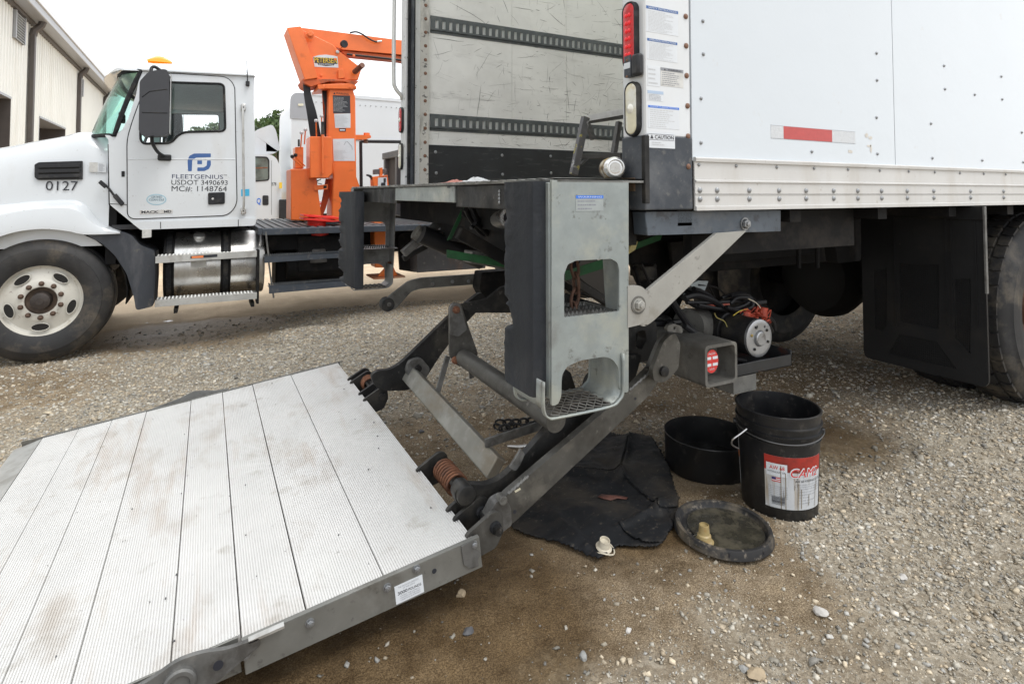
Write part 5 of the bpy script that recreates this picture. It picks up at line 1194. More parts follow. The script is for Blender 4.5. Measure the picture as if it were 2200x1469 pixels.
rows = [r_+[(x, 14.55-y_, z_) for x, y_, z_ in r_[-2::-1]] for r_ in rows]
b = MB().grid(rows); n_ = len(rows[0]); 
hd = gp('hood', b, cab_white, ang=70, sub=2, fix=True)
gp('grille', MB().box((rows[0][0][0]-.05, Y0+.25, .45), (rows[0][0][0]+.02, YF-.25, 1.35)), black_plastic, bev=.03)
gp('bumper', MB().box((rows[0][0][0]-.22, Y0+.05, .12), (rows[0][0][0]+.1, YF-.05, .48)), cab_white, bev=.05)
# hood rear edge seam and crown line
gp('hood_seam', MB().tube(poly([(233,310),(234,350),(234,400),(235,440)], Y0+.045), .006, 6), rubber)
# fender flare
fl_t = [(-230,470),(-120,452),(0,441),(75,433),(150,430),(172,434),(190,446),(216,478),(260,497)]
fl_b = [(260,501),(185,503),(150,496),(100,491),(50,495),(10,505),(-25,520),(-60,545),(-100,590),(-125,640),(-200,640)]
b = MB(); sec = []
tt = curvepath([W(u, v, Y0+.05) for u, v in fl_t], 4); N_ = 36
def samp(path, t_):
    L_ = [0]
    for i in range(1, len(path)): L_.append(L_[-1]+(path[i]-path[i-1]).length)
    s_ = t_*L_[-1]; i = max(1, next((j for j in range(1, len(L_)) if L_[j] >= s_-1e-9), len(L_)-1)); a = (s_-L_[i-1])/max(1e-9, L_[i]-L_[i-1]); return path[i-1].lerp(path[i], a)
bb_ = curvepath([W(u, v, Y0+.0) for u, v in fl_b[::-1]], 4)
rows = []
for i in range(N_+1):
    a, c_ = samp(tt, i/N_), samp(bb_, i/N_)
    rows.append([(a.x, Y0+.10, a.z+.01), (a.x, Y0+.055, a.z), (a.x*.9+c_.x*.1, Y0+.005, a.z*.88+c_.z*.12), (a.x*.75+c_.x*.25, Y0-.035, a.z*.72+c_.z*.28), (a.x*.4+c_.x*.6, Y0-.05, a.z*.4+c_.z*.6), (c_.x, Y0-.05, c_.z), (c_.x, Y0-.03, c_.z-.004), (c_.x, Y0+.12, c_.z)])
gp('fender', MB().grid(rows), cab_white, ang=28, fix=True, solid=.003)
# wheel arch liner, dark
b = MB(); rows = []
for k in range(17):
    a = R(-10)+R(200)*k/16; rows.append([(-1.24+.62*math.cos(a), Y0+.02, .30+.60*math.sin(a)), (-1.24+.62*math.cos(a), Y0+.55, .30+.60*math.sin(a))])
gp('wheel_liner', MB().grid(rows), chassis, solid=.01)
gp('firewall', MB().box((-.80, Y0+.07, .55), (-.72, YF-.07, 1.3)), chassis)
extr('rear_mudguard', [(186,505),(225,500),(262,498),(283,506),(300,526),(333,540),(334,600),(330,658),(292,667),(288,640),(272,588),(248,550),(218,522)], Y0-.015, .45, mat('faded_black_plastic', (.035,.04,.05), .5, var=.15, vs=5, layers=[((.14,.14,.15), 5, .5, .75, .5, (1,1,.3)), ((.2,.18,.14), 9, .62, .75, .5)]), r=.03, bev=.02)
# front wheel
wx, wz, Rw = -1.235, .277, .518
tw = gp('wheel', MB().lathe((wx, Y0+.02, wz), Y, [(.305,-.004),(.300,-.010),(.292,-.006),(.288,.018),(.278,.030),(.262,.034),(.255,.030),(.185,.012),(.172,.006),(.165,.002),(.118,.002),(.112,.006)], 48), mat('wheel_cream_white', (.62,.60,.54), .4, var=.05, vs=6, coat=.2, layers=[((.35,.28,.20), 9, .62, .78, .5), ((.16,.10,.06), 25, .68, .75, .6)]), ang=30, fix=True)
part('hub_bowl', MB().lathe((wx, Y0+.02, wz), Y, [(.113,.004),(.108,.03),(.07,.05),(.0005,.05)], 32), mat('rusty_hub_bowl', (.10,.07,.05), .6, var=.3, vs=20), tw)
part('hub', MB().lathe((wx, Y0-.03, wz), Y, [(.0005,0),(.028,0),(.03,.003),(.05,.006),(.068,.012),(.070,.03),(.074,.10)], 28), mat('hub_dark', (.055,.045,.04), .5, metal=.3, var=.3, vs=20), tw)
dh = mat('hand_hole', (.012,.011,.010), .8)
for k in range(5):
    a = R(54+72*k); c_ = V((wx+.222*math.cos(a), Y0+.035, wz+.222*math.sin(a)))
    tdir = V((-math.sin(a), 0, math.cos(a))); rdir = V((math.cos(a), 0, math.sin(a)))
    part('hand_hole', MB().plate([circ(c_+V((0,.0,0)), tdir, rdir, .062, 18, .031)], (0,-.014,0)), dh, tw, smooth=False)
    part('hole_lip', MB().tube(circ(c_+V((0,-.014,0)), tdir, rdir, .063, 18, .032), .003, 5, closed=True), MT['wheel_cream_white'], tw)
nut = MB(); nut.lathe((0,0,0), Z, [(.021,0),(.021,.004),(.018,.006),(.017,.022),(.012,.027),(.0005,.028)], 10); nm_ = nut.mesh('wheel_nut'); nm_.shade_smooth()
copies(nm_, 'wheel_nut', mat('rusty_nut', (.11,.07,.05), .55, metal=.3, var=.3, vs=40), tw, [facing(-Y, V((wx+.1425*math.cos(R(18+36*k)), Y0+.022, wz+.1425*math.sin(R(18+36*k))))) for k in range(10)])
t_ = MB(); prf = [(.292,.0),(.298,-.016),(.315,-.024),(.36,-.034),(.40,-.038),(.43,-.036),(.434,-.030),(.455,-.024),(.478,-.010),(.500,.004),(.512,.022),(.516,.04),(.516,.09),(.508,.092),(.508,.10),(.518,.102),(.518,.15),(.508,.152),(.508,.16),(.518,.162),(.518,.21),(.512,.245),(.48,.27),(.40,.285),(.292,.26)]
t_.lathe((wx, Y0+.02, wz), Y, prf, 96)
for i, q in enumerate(t_.v):
    if q[2] < wz-Rw+.035: t_.v[i] = (q[0]*1.0+(q[0]-wx)*.03, q[1], max(q[2], wz-Rw+.012))
gtyre = mat('dusty_tyre', (.020,.020,.021), .55, var=.25, vs=5, layers=[((.20,.16,.11), 4, .58, .8, .55), ((.06,.055,.05), 1.6, .5, .75, .6), ((.015,.015,.016), 8, .58, .7, .7)], bump=(60, .2, .002))
ty = part('tyre', t_, gtyre, tw, ang=30, fix=True)
for k, ch in enumerate('STONE'):
    a = R(-52+9*k); c_ = V((wx+.385*math.cos(a), Y0-.0165, wz+.385*math.sin(a))); rd = V((math.cos(a),0,math.sin(a))); td = V((-math.sin(a),0,math.cos(a)))
    pass
fw = gp('wheel', MB().lathe((wx, YF-.02, wz), -Y, [(.3,0),(.2,.05),(.0005,.05)], 24), MT['wheel_cream_white']); part('tyre', MB().lathe((wx, YF-.02, wz), -Y, prf, 48), gtyre, fw, fix=True)
gp('axle', MB().cyl((wx, Y0+.2, wz), (wx, YF-.2, wz), .06, 12), chassis)
for xx in (4.6, 5.9):
    rw_ = gp('wheel', MB().lathe((xx, Y0+.06, wz), Y, [(.29,0),(.25,.08),(.12,.12),(.0005,.12)], 32), MT['wheel_cream_white']); part('tyre', MB().lathe((xx, Y0+.04, wz), Y, prf, 64), gtyre, rw_, fix=True)
    rw_ = gp('wheel', MB().lathe((xx, YF-.06, wz), -Y, [(.29,0),(.25,.08),(.12,.12),(.0005,.12)], 32), MT['wheel_cream_white']); part('tyre', MB().lathe((xx, YF-.04, wz), -Y, prf, 48), gtyre, rw_, fix=True)
for yy in (6.85, 7.65): gp('chassis_rail', MB().box((-2.2, yy-.04, .48), (7.4, yy+.04, .80)), chassis)
gp('engine', MB().box((-2.0, 6.75, .35), (-.85, 7.75, 1.25)), chassis, bev=.05)
gp('under_tank', MB().box((.66, 6.55, .18), (1.55, 6.95, .78)), chassis, bev=.02)
gp('crossmember', MB().box((.55, 6.3, .60), (1.40, 6.6, .78)), chassis)
# vent
v_o = extr('hood_vent', [(84,349),(178,346),(178,386),(82,387),(75,381),(75,354)], Y0+.052, -.014, black_plastic, r=.008, bev=.002)
for k in range(3):
    v0 = 354+11*k; extr('vent_slat', [(82,v0),(172,v0-2),(172,v0+5),(82,v0+7)], Y0+.036, -.008, black_plastic, parent=v_o, bev=.002)
for k in range(3):
    v0 = 361+11*k; extr('vent_slot', [(84,v0-1),(170,v0-3),(170,v0+1),(84,v0+3)], Y0+.038, -.001, dh, parent=v_o)
q = W(97,409,Y0+.05); text('0127', V((q.x, Y0+.048, q.z)), X, Z, W(97,389,Y0+.05).z-q.z, lettering, gt, width=W(166,409,Y0+.05).x-q.x)
extr('paper_sticker', [(192,349),(210,349),(210,370),(192,370)], Y0+.046, -.001, sticker_dull); s_ = extr('paper_sticker', [(210,349),(228,350),(228,371),(210,370)], Y0+.046, -.001, sticker_white)
a, c_ = W(212,352,Y0+.045), W(227,369,Y0+.045); fineprint(V((a.x, Y0+.0445, a.z)), X*(c_.x-a.x), -Z*(a.z-c_.z), 8, ink_grey, s_)
# hood latch
b = MB().tube(curvepath(poly([(220,393),(232,403),(247,422),(262,437)], Y0-.012), 5), .009, 8); lt = gp('hood_latch', b, black_plastic)
part('latch_end', MB().bar(W(214,390,Y0-.01), W(228,402,Y0-.01), (.010,0,.014), (0,.014,0)), black_plastic, lt, bev=.006); part('latch_end', MB().bar(W(246,419,Y0-.012), W(264,440,Y0-.012), (.013,0,.014), (0,.014,0)), black_plastic, lt, bev=.006)
extr('side_marker', [(261,368),(268,368),(268,380),(261,380)], Y0-.001, -.004, rubber, r=.004)
# door graphics
yt = yD-.0002
B_ = [(404,368),(403,345),(407,335),(417,330),(453,330),(453,338),(421,339),(413,345),(412,368)]
extr('company_logo', B_, yt, -.001, blue, r=.006, smooth=False)
extr('company_logo', [(445,345),(453,345),(453,355),(449,363),(440,367.5),(424,368),(424,360),(438,360),(444,356)], yt, -.001, blue, r=.006, smooth=False)
extr('company_logo', [(424,345),(434,345),(434,353),(424,353)], yt, -.001, blue, smooth=False)
def dtext(s, u0, v0, u1, v1, m_=lettering, name='lettering', parent=None, y=None, **k):
    yy = yt if y is None else y; a, c_ = W(u0, v1, yy), W(u1, v1, yy); h_ = W(u0, v0, yy).z-a.z
    return text(s, V((a.x, yy, a.z)), X, Z, h_, m_, parent or door_o, name, width=c_.x-a.x, **k)
dtext('FLEETGENIUS', 368, 374.5, 478, 383.5, mat('navy_lettering', (.03,.04,.10), .5)); dtext('TM', 480, 375, 487, 378)
dtext('USDOT 3490693', 367, 386.5, 488, 397); dtext('MC#: 1148764', 367, 399.5, 486, 411)
ov = extr('oval_sticker', [(336+21.5*math.cos(a), 429+12*math.sin(a)) for a in [2*math.pi*k/24 for k in range(24)]], yt, -.0008, mat('pale_teal_print', (.30,.50,.60), .4), smooth=False, parent=door_o)
extr('oval_field', [(336+19.5*math.cos(a), 429+10.2*math.sin(a)) for a in [2*math.pi*k/24 for k in range(24)]], yt-.0008, -.0006, mat('pale_sticker', (.58,.66,.70), .4), smooth=False, parent=door_o)
dtext('CERTIFIED', 324, 421, 348, 425.5, mat('teal_ink', (.02,.10,.16), .5), y=yt-.0015); dtext('CLEAN IDLE', 320, 427, 352, 431.5, MT['teal_ink'], y=yt-.0015)
bd = extr('model_badge', [(300,452),(371,450),(371,458),(300,460.5)], yt, -.004, chrome, r=.003, parent=door_o); dtext('MACK', 303, 453.2, 340, 458.5, lettering, y=yt-.0045, bold=.03); dtext('MD', 352, 452.4, 368, 457.2, lettering, y=yt-.0045, bold=.04)
hb = extr('door_handle', [(447,414),(483,413),(483,438),(447,440)], yt, -.012, black_plastic, r=.015, bev=.003, parent=door_o); extr('handle_flap', [(464,418),(479,417.5),(479,434.5),(464,435.5)], yt-.012, -.010, black_plastic, r=.006, parent=door_o, bev=.003)
part('door_lock', MB().lathe(W(457,427,yt-.012), -Y, [(.011,0),(.010,.003),(.0005,.003)], 14), chrome, door_o)
extr('teal_sticker', [(518,407),(536,406),(536,421),(518,422)], Y0-.0002, -.001, mat('cyan_print', (.06,.45,.72), .4), smooth=False)
# grab handle, antenna
gh = gp('grab_handle', MB().tube(curvepath([W(521.5,235,Y0-.06), W(522,260,Y0-.07), W(523,350,Y0-.07), W(524,430,Y0-.07), W(523,450,Y0-.06)], 5), .011, 8), alu)
for v in (232, 453): 
    q = W(522.5, v, Y0); part('handle_foot', MB().box((q.x-.022, Y0-.05, q.z-.034), (q.x+.022, Y0-.001, q.z+.034)), chrome, gh, bev=.008); part('foot_screw', MB().lathe((q.x, Y0-.051, q.z), -Y, [(.007,0),(.005,.003),(.0005,.003)], 8), steel_dark, gh)
an = gp('antenna', MB().tube([W(530,130,Y0-.03), W(532,178,Y0-.03)], [.003,.006], 6), black_plastic); part('antenna_base', MB().box(W(528,184,Y0-.04), W(536,176,Y0)), black_plastic, an, bev=.005)
# roof marker
b = MB(); q = P(343,131,y=6.55); rows = []
for i in range(13):
    t_ = i/12; x = q.x-.105+.21*t_; hh = .042*(math.sin(math.pi*t_)**.8)
    rows.append([(x, 6.5, q.z-.02), (x, 6.505, q.z-.01+hh*.6), (x, 6.54, q.z+hh), (x, 6.58, q.z+hh*.9), (x, 6.61, q.z-.02)])
for dy in (0, .7, 1.4): 
    m_b = MB().grid([[(a, b2+dy, c2+.0) for a, b2, c2 in r_] for r_ in rows]); gp('roof_marker_lamp', m_b, mat('amber_lens', (.85,.30,.01), .2, coat=.5, emis=((1,.35,.0), .25)), fix=True)
# mirrors
mir_m = mat('mirror_shell', (.028,.029,.034), .38, var=.1, vs=8, coat=.1)
for (y_, sg) in ((Y0-.16, -1), (YF+.16, 1)):
    def mq(u, v, dy=0): q = W(u, v, Y0-.2); return V((q.x, y_+sg*dy, q.z))
    out = [(304,182),(322,162),(352,156),(362,158),(366,170),(366,285),(360,294),(310,296),(302,285)]
    b = MB().plate([rnd([mq(u, v, .0) for u, v in out], .02)], (0, sg*.20, 0)); mr_ = gp('wing_mirror', b, mir_m, bev=.022)
    if sg < 0:
        for pts in ([(309,215),(325,203),(362,198)], [(309,247),(362,248)]): part('shell_groove', MB().tube([mq(u, v, .200) for u, v in pts], .0045, 5), rubber, mr_)
    part('mirror_glass', MB().box(mq(367,290,.02), mq(368.5,165,.18)), chrome, mr_)
    gp('mirror_arm', MB().tube(curvepath([mq(325,160,.08), mq(326,148,.06), mq(334,145,.05), mq(352,155,-.05), mq(365,163,-.10)], 5), .014, 8), black_plastic)
    gp('mirror_arm', MB().tube(curvepath([mq(327,294,.08), mq(328,308,.06), mq(337,325,-.04), mq(350,334,-.13)], 5), .015, 8), black_plastic)
    e_ = gp('mirror_foot', MB().box(mq(335,343,-.12), mq(366,330,-.16)), black_plastic, bev=.012)
# lower cab trim and little box
extr('rocker_trim', [(302,476),(549,469),(550,480),(545,485),(302,494),(284,480)], Y0-.022, .03, cab_white, r=.01, bev=.005)
extr('reflector_box', [(305,493),(325,492),(325,510),(305,512)], Y0-.03, .05, sticker_dull, bev=.004)
for a_, b_ in (((345,477),(345,491)),((512,472),(512,487)),((236,438),(274,440))): gp('panel_seam', MB().tube([W(*a_, Y0-.024), W(*b_, Y0-.024)] if a_[0] > 300 else [W(*a_, Y0-.001), W(*b_, Y0-.001)], .003, 5), rubber)
gp('cab_crease', MB().tube(poly([(275,342),(505,342.5)], yD-.0005), .0035, 6), cab_white)
# fuel tank: polished drum, straps, cap, plates
ct = V((0, Y0+.34, P(450,572,y=Y0+.05).z)); x0_, x1_ = W(341,575).x+.03, W(565,575).x+.02; Rt = .315
tk = gp('fuel_tank', MB().lathe((x0_, ct.y, ct.z), X, [(.0005,.03),(.22,.03),(.28,.012),(Rt-.01,0),(Rt-.002,.008),(Rt,.02),(Rt,x1_-x0_-.02),(Rt-.002,x1_-x0_-.008),(Rt-.01,x1_-x0_),(.28,x1_-x0_-.012),(.0005,x1_-x0_-.03)], 64), chrome, ang=40)
for u in (362, 485): 
    xx = W(u, 575, Y0+.03).x; part('tank_strap', MB().lathe((xx-.045, ct.y, ct.z), X, [(Rt,0),(Rt+.006,.002),(Rt+.006,.088),(Rt,.09)], 48), chassis, tk); part('strap_pad', MB().lathe((xx-.022, ct.y, ct.z), X, [(Rt+.006,0),(Rt+.011,.002),(Rt+.011,.042),(Rt+.006,.044)], 40), rubber, tk)
q = W(428, 522, Y0+.05); cp_ = V((q.x, ct.y-.16, ct.z+.262)); axc = V((0,-.45,.89)); part('tank_cap', MB().lathe(cp_, axc, [(.045,-.02),(.05,.0),(.052,.03),(.045,.038),(.0005,.04)], 20), alu, tk, ang=30)
extr('tank_plate', [(410,558),(443,557),(443,574),(410,575)], Y0+.012, -.004, sticker_dull, r=.003, parent=tk)
def step_bar(n, u0, v0, u1, v1, dv, yy, m_=alu):
    A, B = W(u0, v0, yy), W(u1, v1, yy); h_ = W(u0, v0, yy).z-W(u0, v0+dv, yy).z
    b = MB().plate([[V((A.x,yy,A.z)), V((B.x,yy,B.z)), V((B.x,yy,B.z-h_)), V((A.x,yy,A.z-h_))]], (0,.004,0)); o = gp(n, b, m_, bev=.001)
    b = MB(); b.box((A.x, yy+.004, A.z-.004), (B.x, yy+.16, A.z)); part('tread_plate', b, m_, o)
    b = MB(); nn = int((B.x-A.x)/.03)
    for j in range(3):
        for k in range(nn): 
            c_ = V((A.x+.015+k*.03, yy+.03+j*.05, A.z+.001)); b.add([c_+V((-.009,-.004,0)), c_+V((.009,-.004,0)), c_+V((.009,.006,0)), c_+V((-.009,.006,0)), c_+V((0,0,.007))], [(0,1,4),(1,2,4),(2,3,4),(3,0,4)])
    part('tread_teeth', b, m_, o, smooth=False)['kind'] = 'stuff'; return o
st = step_bar('tank_step', 334,551,552,538,15, Y0-.12); step_bar('tank_step', 333,645,552,628,15, Y0-.12)
e_ = extr('warning_strip', [(409,550),(467,546),(467,552),(409,556)], Y0-.1205, -.0008, lettering, parent=st, smooth=False); extr('warning_field', [(412,550.6),(437,549),(437,553.6),(412,555)], Y0-.1215, -.0006, mat('orange_print', (.85,.25,.08), .5), parent=st, smooth=False)
for u, v0, v1 in ((553,538,650),(335,540,655)): gp('step_hanger', MB().box(W(u,v0,Y0-.118)+V((0,0,0)), W(u+2,v1,Y0-.05)+V((0,.1,0))), chassis)
gp('step_hanger', MB().box((x0_+.1, Y0-.11, .10), (x0_+.13, Y0+.2, .14)), chassis); gp('step_hanger', MB().box((x1_-.13, Y0-.11, .10), (x1_-.1, Y0+.2, .14)), chassis)
# deck behind the cab
dz = W(575,490,Y0-.05).z; dx0, dx1 = W(549,480).x+.02, 2.4
dkm = mat('black_grip_deck', (.05,.055,.06), .5, var=.2, vs=8, layers=[((.22,.21,.19), 20, .55, .72, .5)], bump=(60,.3,.003))
b = MB(); b.box((dx0+.05, Y0-.03, dz-.03), (dx1, YF-.1, dz-.012)); dk_o = gp('deck', b, dkm)
k = 0; xx = dx0+.07
while xx < dx1-.05:
    b = MB().box((xx, Y0-.02, dz-.012), (xx+.05, YF-.12, dz)); part('deck_rib', b, dkm, dk_o, bev=.005); xx += .085; k += 1
gp('deck_edge', MB().box((dx0+.04, Y0-.06, dz-.07), (dx1, Y0-.025, dz-.004)), mat('dark_blue_grey_edge', (.045,.055,.07), .45, var=.15, vs=7, layers=[((.14,.13,.12), 16, .58, .7, .5)]), bev=.006)
gp('deck_edge', MB().box((dx0, Y0-.06, dz-.065), (dx0+.04, YF-.1, dz+.004)), MT['dark_blue_grey_edge'], bev=.006)
def serr(n, u0, v0, u1, v1, dv, yy):
    A, B = W(u0, v0, yy), W(u1, v1, yy); h_ = A.z-W(u0, v0+dv, yy).z
    b = MB().plate([[V((A.x,yy,A.z)), V((B.x,yy,B.z)), V((B.x,yy,B.z-h_)), V((A.x,yy,A.z-h_))]], (0,.004,0)); b.box((A.x, yy+.004, A.z-.02), (B.x, yy+.14, A.z-.016)); o = gp(n, b, MT['dark_blue_grey_edge'], bev=.001)
    b = MB(); nn = int((B.x-A.x)/.019)
    for j in range(3):
        for k in range(nn): 
            xx = A.x+k*.019; yy2 = yy+j*.05; b.plate([[V((xx, yy2, A.z-.002)), V((xx+.015, yy2, A.z-.002)), V((xx+.011, yy2, A.z+.015)), V((xx+.004, yy2, A.z+.015))]], (0,.003,0))
    part('step_teeth', b, dkm, o, smooth=False)['kind'] = 'stuff'
serr('deck_step', 568,551,770,538,14, Y0-.10); serr('deck_step', 578,614,775,597,17, Y0-.13)
for (a_, b2) in (((571,498),(578,560)), ((577,560),(585,622)), ((586,626),(588,640))): gp('step_rod', MB().bar(W(*a_, Y0-.06), W(*b2, Y0-.06), (.008,0,0), (0,.004,0)), steel_mid)
gp('air_tank', MB().cyl((.75, 6.4, .42), (1.35, 6.4, .42), .13, 20), chassis)
cup = gp('cone_holder', MB().lathe(W(683,548,6.3), -Z, [(.075,-.07),(.085,-.06),(.088,.03),(.10,.05),(.10,.07)], 20), mat('grey_holder', (.10,.095,.09), .6, var=.2, vs=12)); 
gp('battery_box', MB().box(W(640,585,6.25), W(740,500,6.6)), chassis, bev=.01); gp('bracket', MB().box(W(708,560,6.28), W(716,505,6.32)), galv_dirty)
# hydraulic tank seen under the near lorry's sill
q0, q1 = P(893,585,y=6.5), P(1040,507,y=6.5)
ht = gp('hydraulic_tank', MB().box((q0.x, 6.45, q0.z), (q1.x, 6.95, q1.z)), mat('grey_tank_paint', (.075,.075,.08), .5, var=.2, vs=4, layers=[((.18,.10,.06), 3, .52, .75, .6, (1,1,.3)), ((.2,.19,.17), 20, .62, .74, .5)]), bev=.01)
q = W(1003,506,6.45); extr('tank_label', [(1003,501),(1036,501),(1036,507),(1003,507)], 6.449, -.001, sticker_white, smooth=False, parent=ht); text('HYD. OIL', V((W(1005,506,6.448).x, 6.448, W(1005,506,6.448).z)), X, Z, .020, lettering, ht, width=.17)
for u in (967, 990): gp('tank_breather', MB().cyl(P(u,505,y=6.6), P(u,485,y=6.6), .05, 14), alu)
extr('tail_bracket', [(855,505),(940,470),(1110,470),(1110,510),(893,508),(893,585),(860,580)], 6.7, .05, chassis)
for u in (902,): 
    lm_ = gp('amber_marker', MB().lathe(P(u,466,y=6.4), -Y, [(.03,0),(.026,.012),(.0005,.016)], 14), MT['amber_lens']); lm_ = gp('amber_marker', MB().lathe(P(u,453,y=6.4), -Y, [(.022,0),(.018,.012),(.0005,.016)], 14), MT['amber_lens'])
# body behind the crane: ribbed grey wall across the frame, its long side runs on to the right
xb = 2.42
dg = mat('weathered_grey_body', (.13,.135,.14), .6, var=.2, vs=3, layers=[((.22,.22,.21), 3, .5, .7, .5, (1,1,.3)), ((.12,.07,.04), 5, .6, .75, .5)])
zt_ = P(858,321,x=xb).z
body = gp('tipper_body', MB().box((xb+.06, Y0+.05, .92), (xb+.09, YF+.3, zt_-.05)), mat('brown_grey_sheet', (.06,.05,.048), .7, var=.25, vs=4))
part('body_side', MB().box((xb+.05, Y0+.0, .88), (7.3, Y0+.06, zt_)), dg, body); part('body_side', MB().box((xb+.05, YF+.25, .88), (7.3, YF+.31, zt_)), dg, body); part('body_floor', MB().box((xb+.05, Y0+.05, .86), (7.3, YF+.3, .92)), dg, body); part('body_back', MB().box((7.25, Y0+.05, .86), (7.3, YF+.3, zt_)), dg, body)
part('top_rail', MB().box((xb, Y0+.0, zt_-.10), (xb+.10, YF+.34, zt_)), dg, body, bev=.01)
for yy in (8.66, 8.05, 7.45, 6.9, 6.35): part('body_post', MB().box((xb, yy-.04, .88), (xb+.07, yy+.04, zt_-.10)), dg, body, bev=.006)
# ---- the loader crane
yc_ = 7.15
ped = extr('pedestal', [(625,363),(678,362),(692,475),(625,474)], yc_, .45, orange, bev=.012)
extr('control_box', [(666,293),(713,294),(715,372),(706,383),(666,383)], yc_-.10, .30, orange, bev=.01)
extr('control_panel', [(634,316),(652,316),(652,362),(634,362)], yc_+.05, .2, orange, bev=.008)
col = extr('crane_column', [(706,190),(758,190),(764,210),(766,380),(776,408),(776,475),(740,475),(712,476),(716,380),(704,300)], yc_+.0, .34, orange, bev=.015)
extr('column_web', [(692,198),(705,198),(708,292),(697,292)], yc_+.22, .02, orange_dark, bev=.004); extr('column_web', [(700,384),(714,384),(708,420),(700,448),(688,476),(683,476),(694,420)], yc_+.2, .03, orange_dark, bev=.004)
extr('column_flange', [(682,186),(695,181),(757,179),(766,186),(766,192),(700,191),(682,193)], yc_-.04, .42, orange, bev=.008)
b = MB().cyl(P(726,192,y=yc_+.17), P(726,176,y=yc_+.17), .175, 30); gp('slew_ring', b, orange)
extr('slew_bracket', [(683,182),(698,182),(698,191),(683,192)], yc_-.06, .10, orange, bev=.006)
hdp = [(648,112),(664,61),(690,66),(716,88),(728,112),(752,128),(775,146),(776,153),(770,174),(740,178),(678,176),(654,174)]
hdo = extr('crane_head', [(650,64),(716,96),(731,112),(776,146),(776,152),(769,173),(700,172),(655,170)], yc_+.02, .30, orange, bev=.012)
extr('head_plate', [(650,170),(700,170),(740,171),(771,175),(762,184),(740,176),(705,176),(668,187),(655,180)], yc_-.04, .44, orange_dark, bev=.006)
# hose guard: box channel leaning forward
hgd = extr('hose_guard', [(617,60),(646,57),(651,64),(683,168),(655,172),(634,112)], yc_-.06, .36, orange, bev=.006)
q0, q1, q2, q3 = W(617,61,yc_-.06), W(653,173,yc_-.06), W(644,187,yc_+.25), W(608,82,yc_+.3)
# boom: top chord and lower chord
bm_o = extr('boom', [(648,60),(700,66),(862,87),(1010,106),(1010,146),(862,118),(737,107),(716,100),(655,96)], yc_+.06, .20, orange, bev=.012)
extr('boom_rail', [(732,108),(862,121),(1010,146),(1010,160),(862,131),(740,119)], yc_+.09, .16, orange_dark, bev=.008)
part('boom_pin', MB().lathe(W(666,75,yc_-.061), -Y, [(.046,0),(.046,.012),(.036,.013),(.036,.05),(.030,.056),(.0005,.056)], 6), orange, hgd); part('boom_pin_ring', MB().lathe(W(666,75,yc_-.061), -Y, [(.055,0),(.055,.008),(.04,.009)], 24), orange, hgd)
gp('pivot_pin', MB().cyl(W(762,155,yc_-.02), W(779,140,yc_-.20), .034, 16), mat('rust_brown_pin', (.16,.075,.05), .55, metal=.2, var=.3, vs=30)); 
b = MB().lathe(W(740,95,yc_-.12), V((.35,-.9,-.1)), [(.0005,-.05),(.035,-.045),(.045,-.02),(.048,.0),(.045,.008),(.0005,.006)], 20); wl = gp('work_lamp', b, black_plastic); part('lamp_bracket', MB().bar(W(728,108,yc_-.08), W(737,100,yc_-.1), (.016,0,.01), (0,.02,0)), orange, wl)
gp('head_bolt', MB().lathe(W(725,112,yc_+.015), -Y, [(.022,0),(.020,.01),(.0005,.014)], 14), alu)
extr('valve_lug', [(727,150),(737,148),(742,168),(727,170)], yc_-.02, .04, orange, bev=.004)
gp('burst_hose', MB().tube(curvepath(poly([(752,71),(765,69),(778,74),(793,84),(806,90),(812,90)], yc_+.02), 5), .011, 8), hose); gp('hose_fitting', MB().cyl(W(810,90,yc_+.02), W(820,89,yc_+.02), .013, 8), alu)
for k in range(9):
    o0 = 2.1*(k-4); gp('crane_hose', MB().tube(curvepath([W(657+o0*.5,172,yc_+.05), W(661+o0*.7,205,yc_+.02), W(670+o0*1.0,245,yc_+.0), W(679+o0*1.15,298,yc_+.02)], 6), .012, 8), hose)
for u, v in ((664,160),(690,162),(760,120),(720,128),(655,100)): gp('head_bolt', MB().lathe(W(u, v, yc_+.0195), -Y, [(.018,0),(.018,.008),(.0005,.012)], 6), orange)
for u in (688,752,762): gp('flange_bolt', MB().lathe(W(u, 187, yc_-.041), -Y, [(.015,0),(.015,.01),(.0005,.012)], 6), orange)
for k in range(3): gp('crane_hose', MB().tube(curvepath(poly([(700+4*k,178),(694+3*k,196),(700+2*k,232),(698+3*k,270),(700,296)], yc_+.12), 6), .013, 7), hose)
gp('boom_hose', MB().tube(poly([(745,117),(862,129.5),(1010,158)], yc_+.085), .014, 7), hose)
# badge
pb = extr('maker_plate', [(672,123),(685,119),(700,118),(715,120),(725,122),(727,146),(676,144)], yc_+.019, -.003, sticker_white, smooth=False)
def ct_(s, u0, v0, u1, v1, m_, y, slope=0, **k):
    a, c_ = W(u0, v1, y), W(u1, v1+slope, y); rt = (c_-a); return text(s, a, rt, Z, W(u0, v0, y).z-a.z, m_, pb, width=rt.length, **k)
yel = mat('yellow_print', (.75,.52,.04), .45)
extr('badge_shadow', [(673,123),(724,126),(725,138),(676,136)], yc_+.0155, -.0005, lettering, parent=pb, smooth=False)
ct_('PETERSEN', 674.5, 123.5, 723.5, 134, yel, yc_+.0145, 2.4, bold=.006); extr('badge_band', [(682,136.5),(719,138),(717,141),(700,142.5),(684,140)], yc_+.0155, -.0005, lettering, parent=pb, smooth=False); ct_('INDUSTRIES', 685, 136.8, 715, 140.3, sticker_white, yc_+.0145, .8)
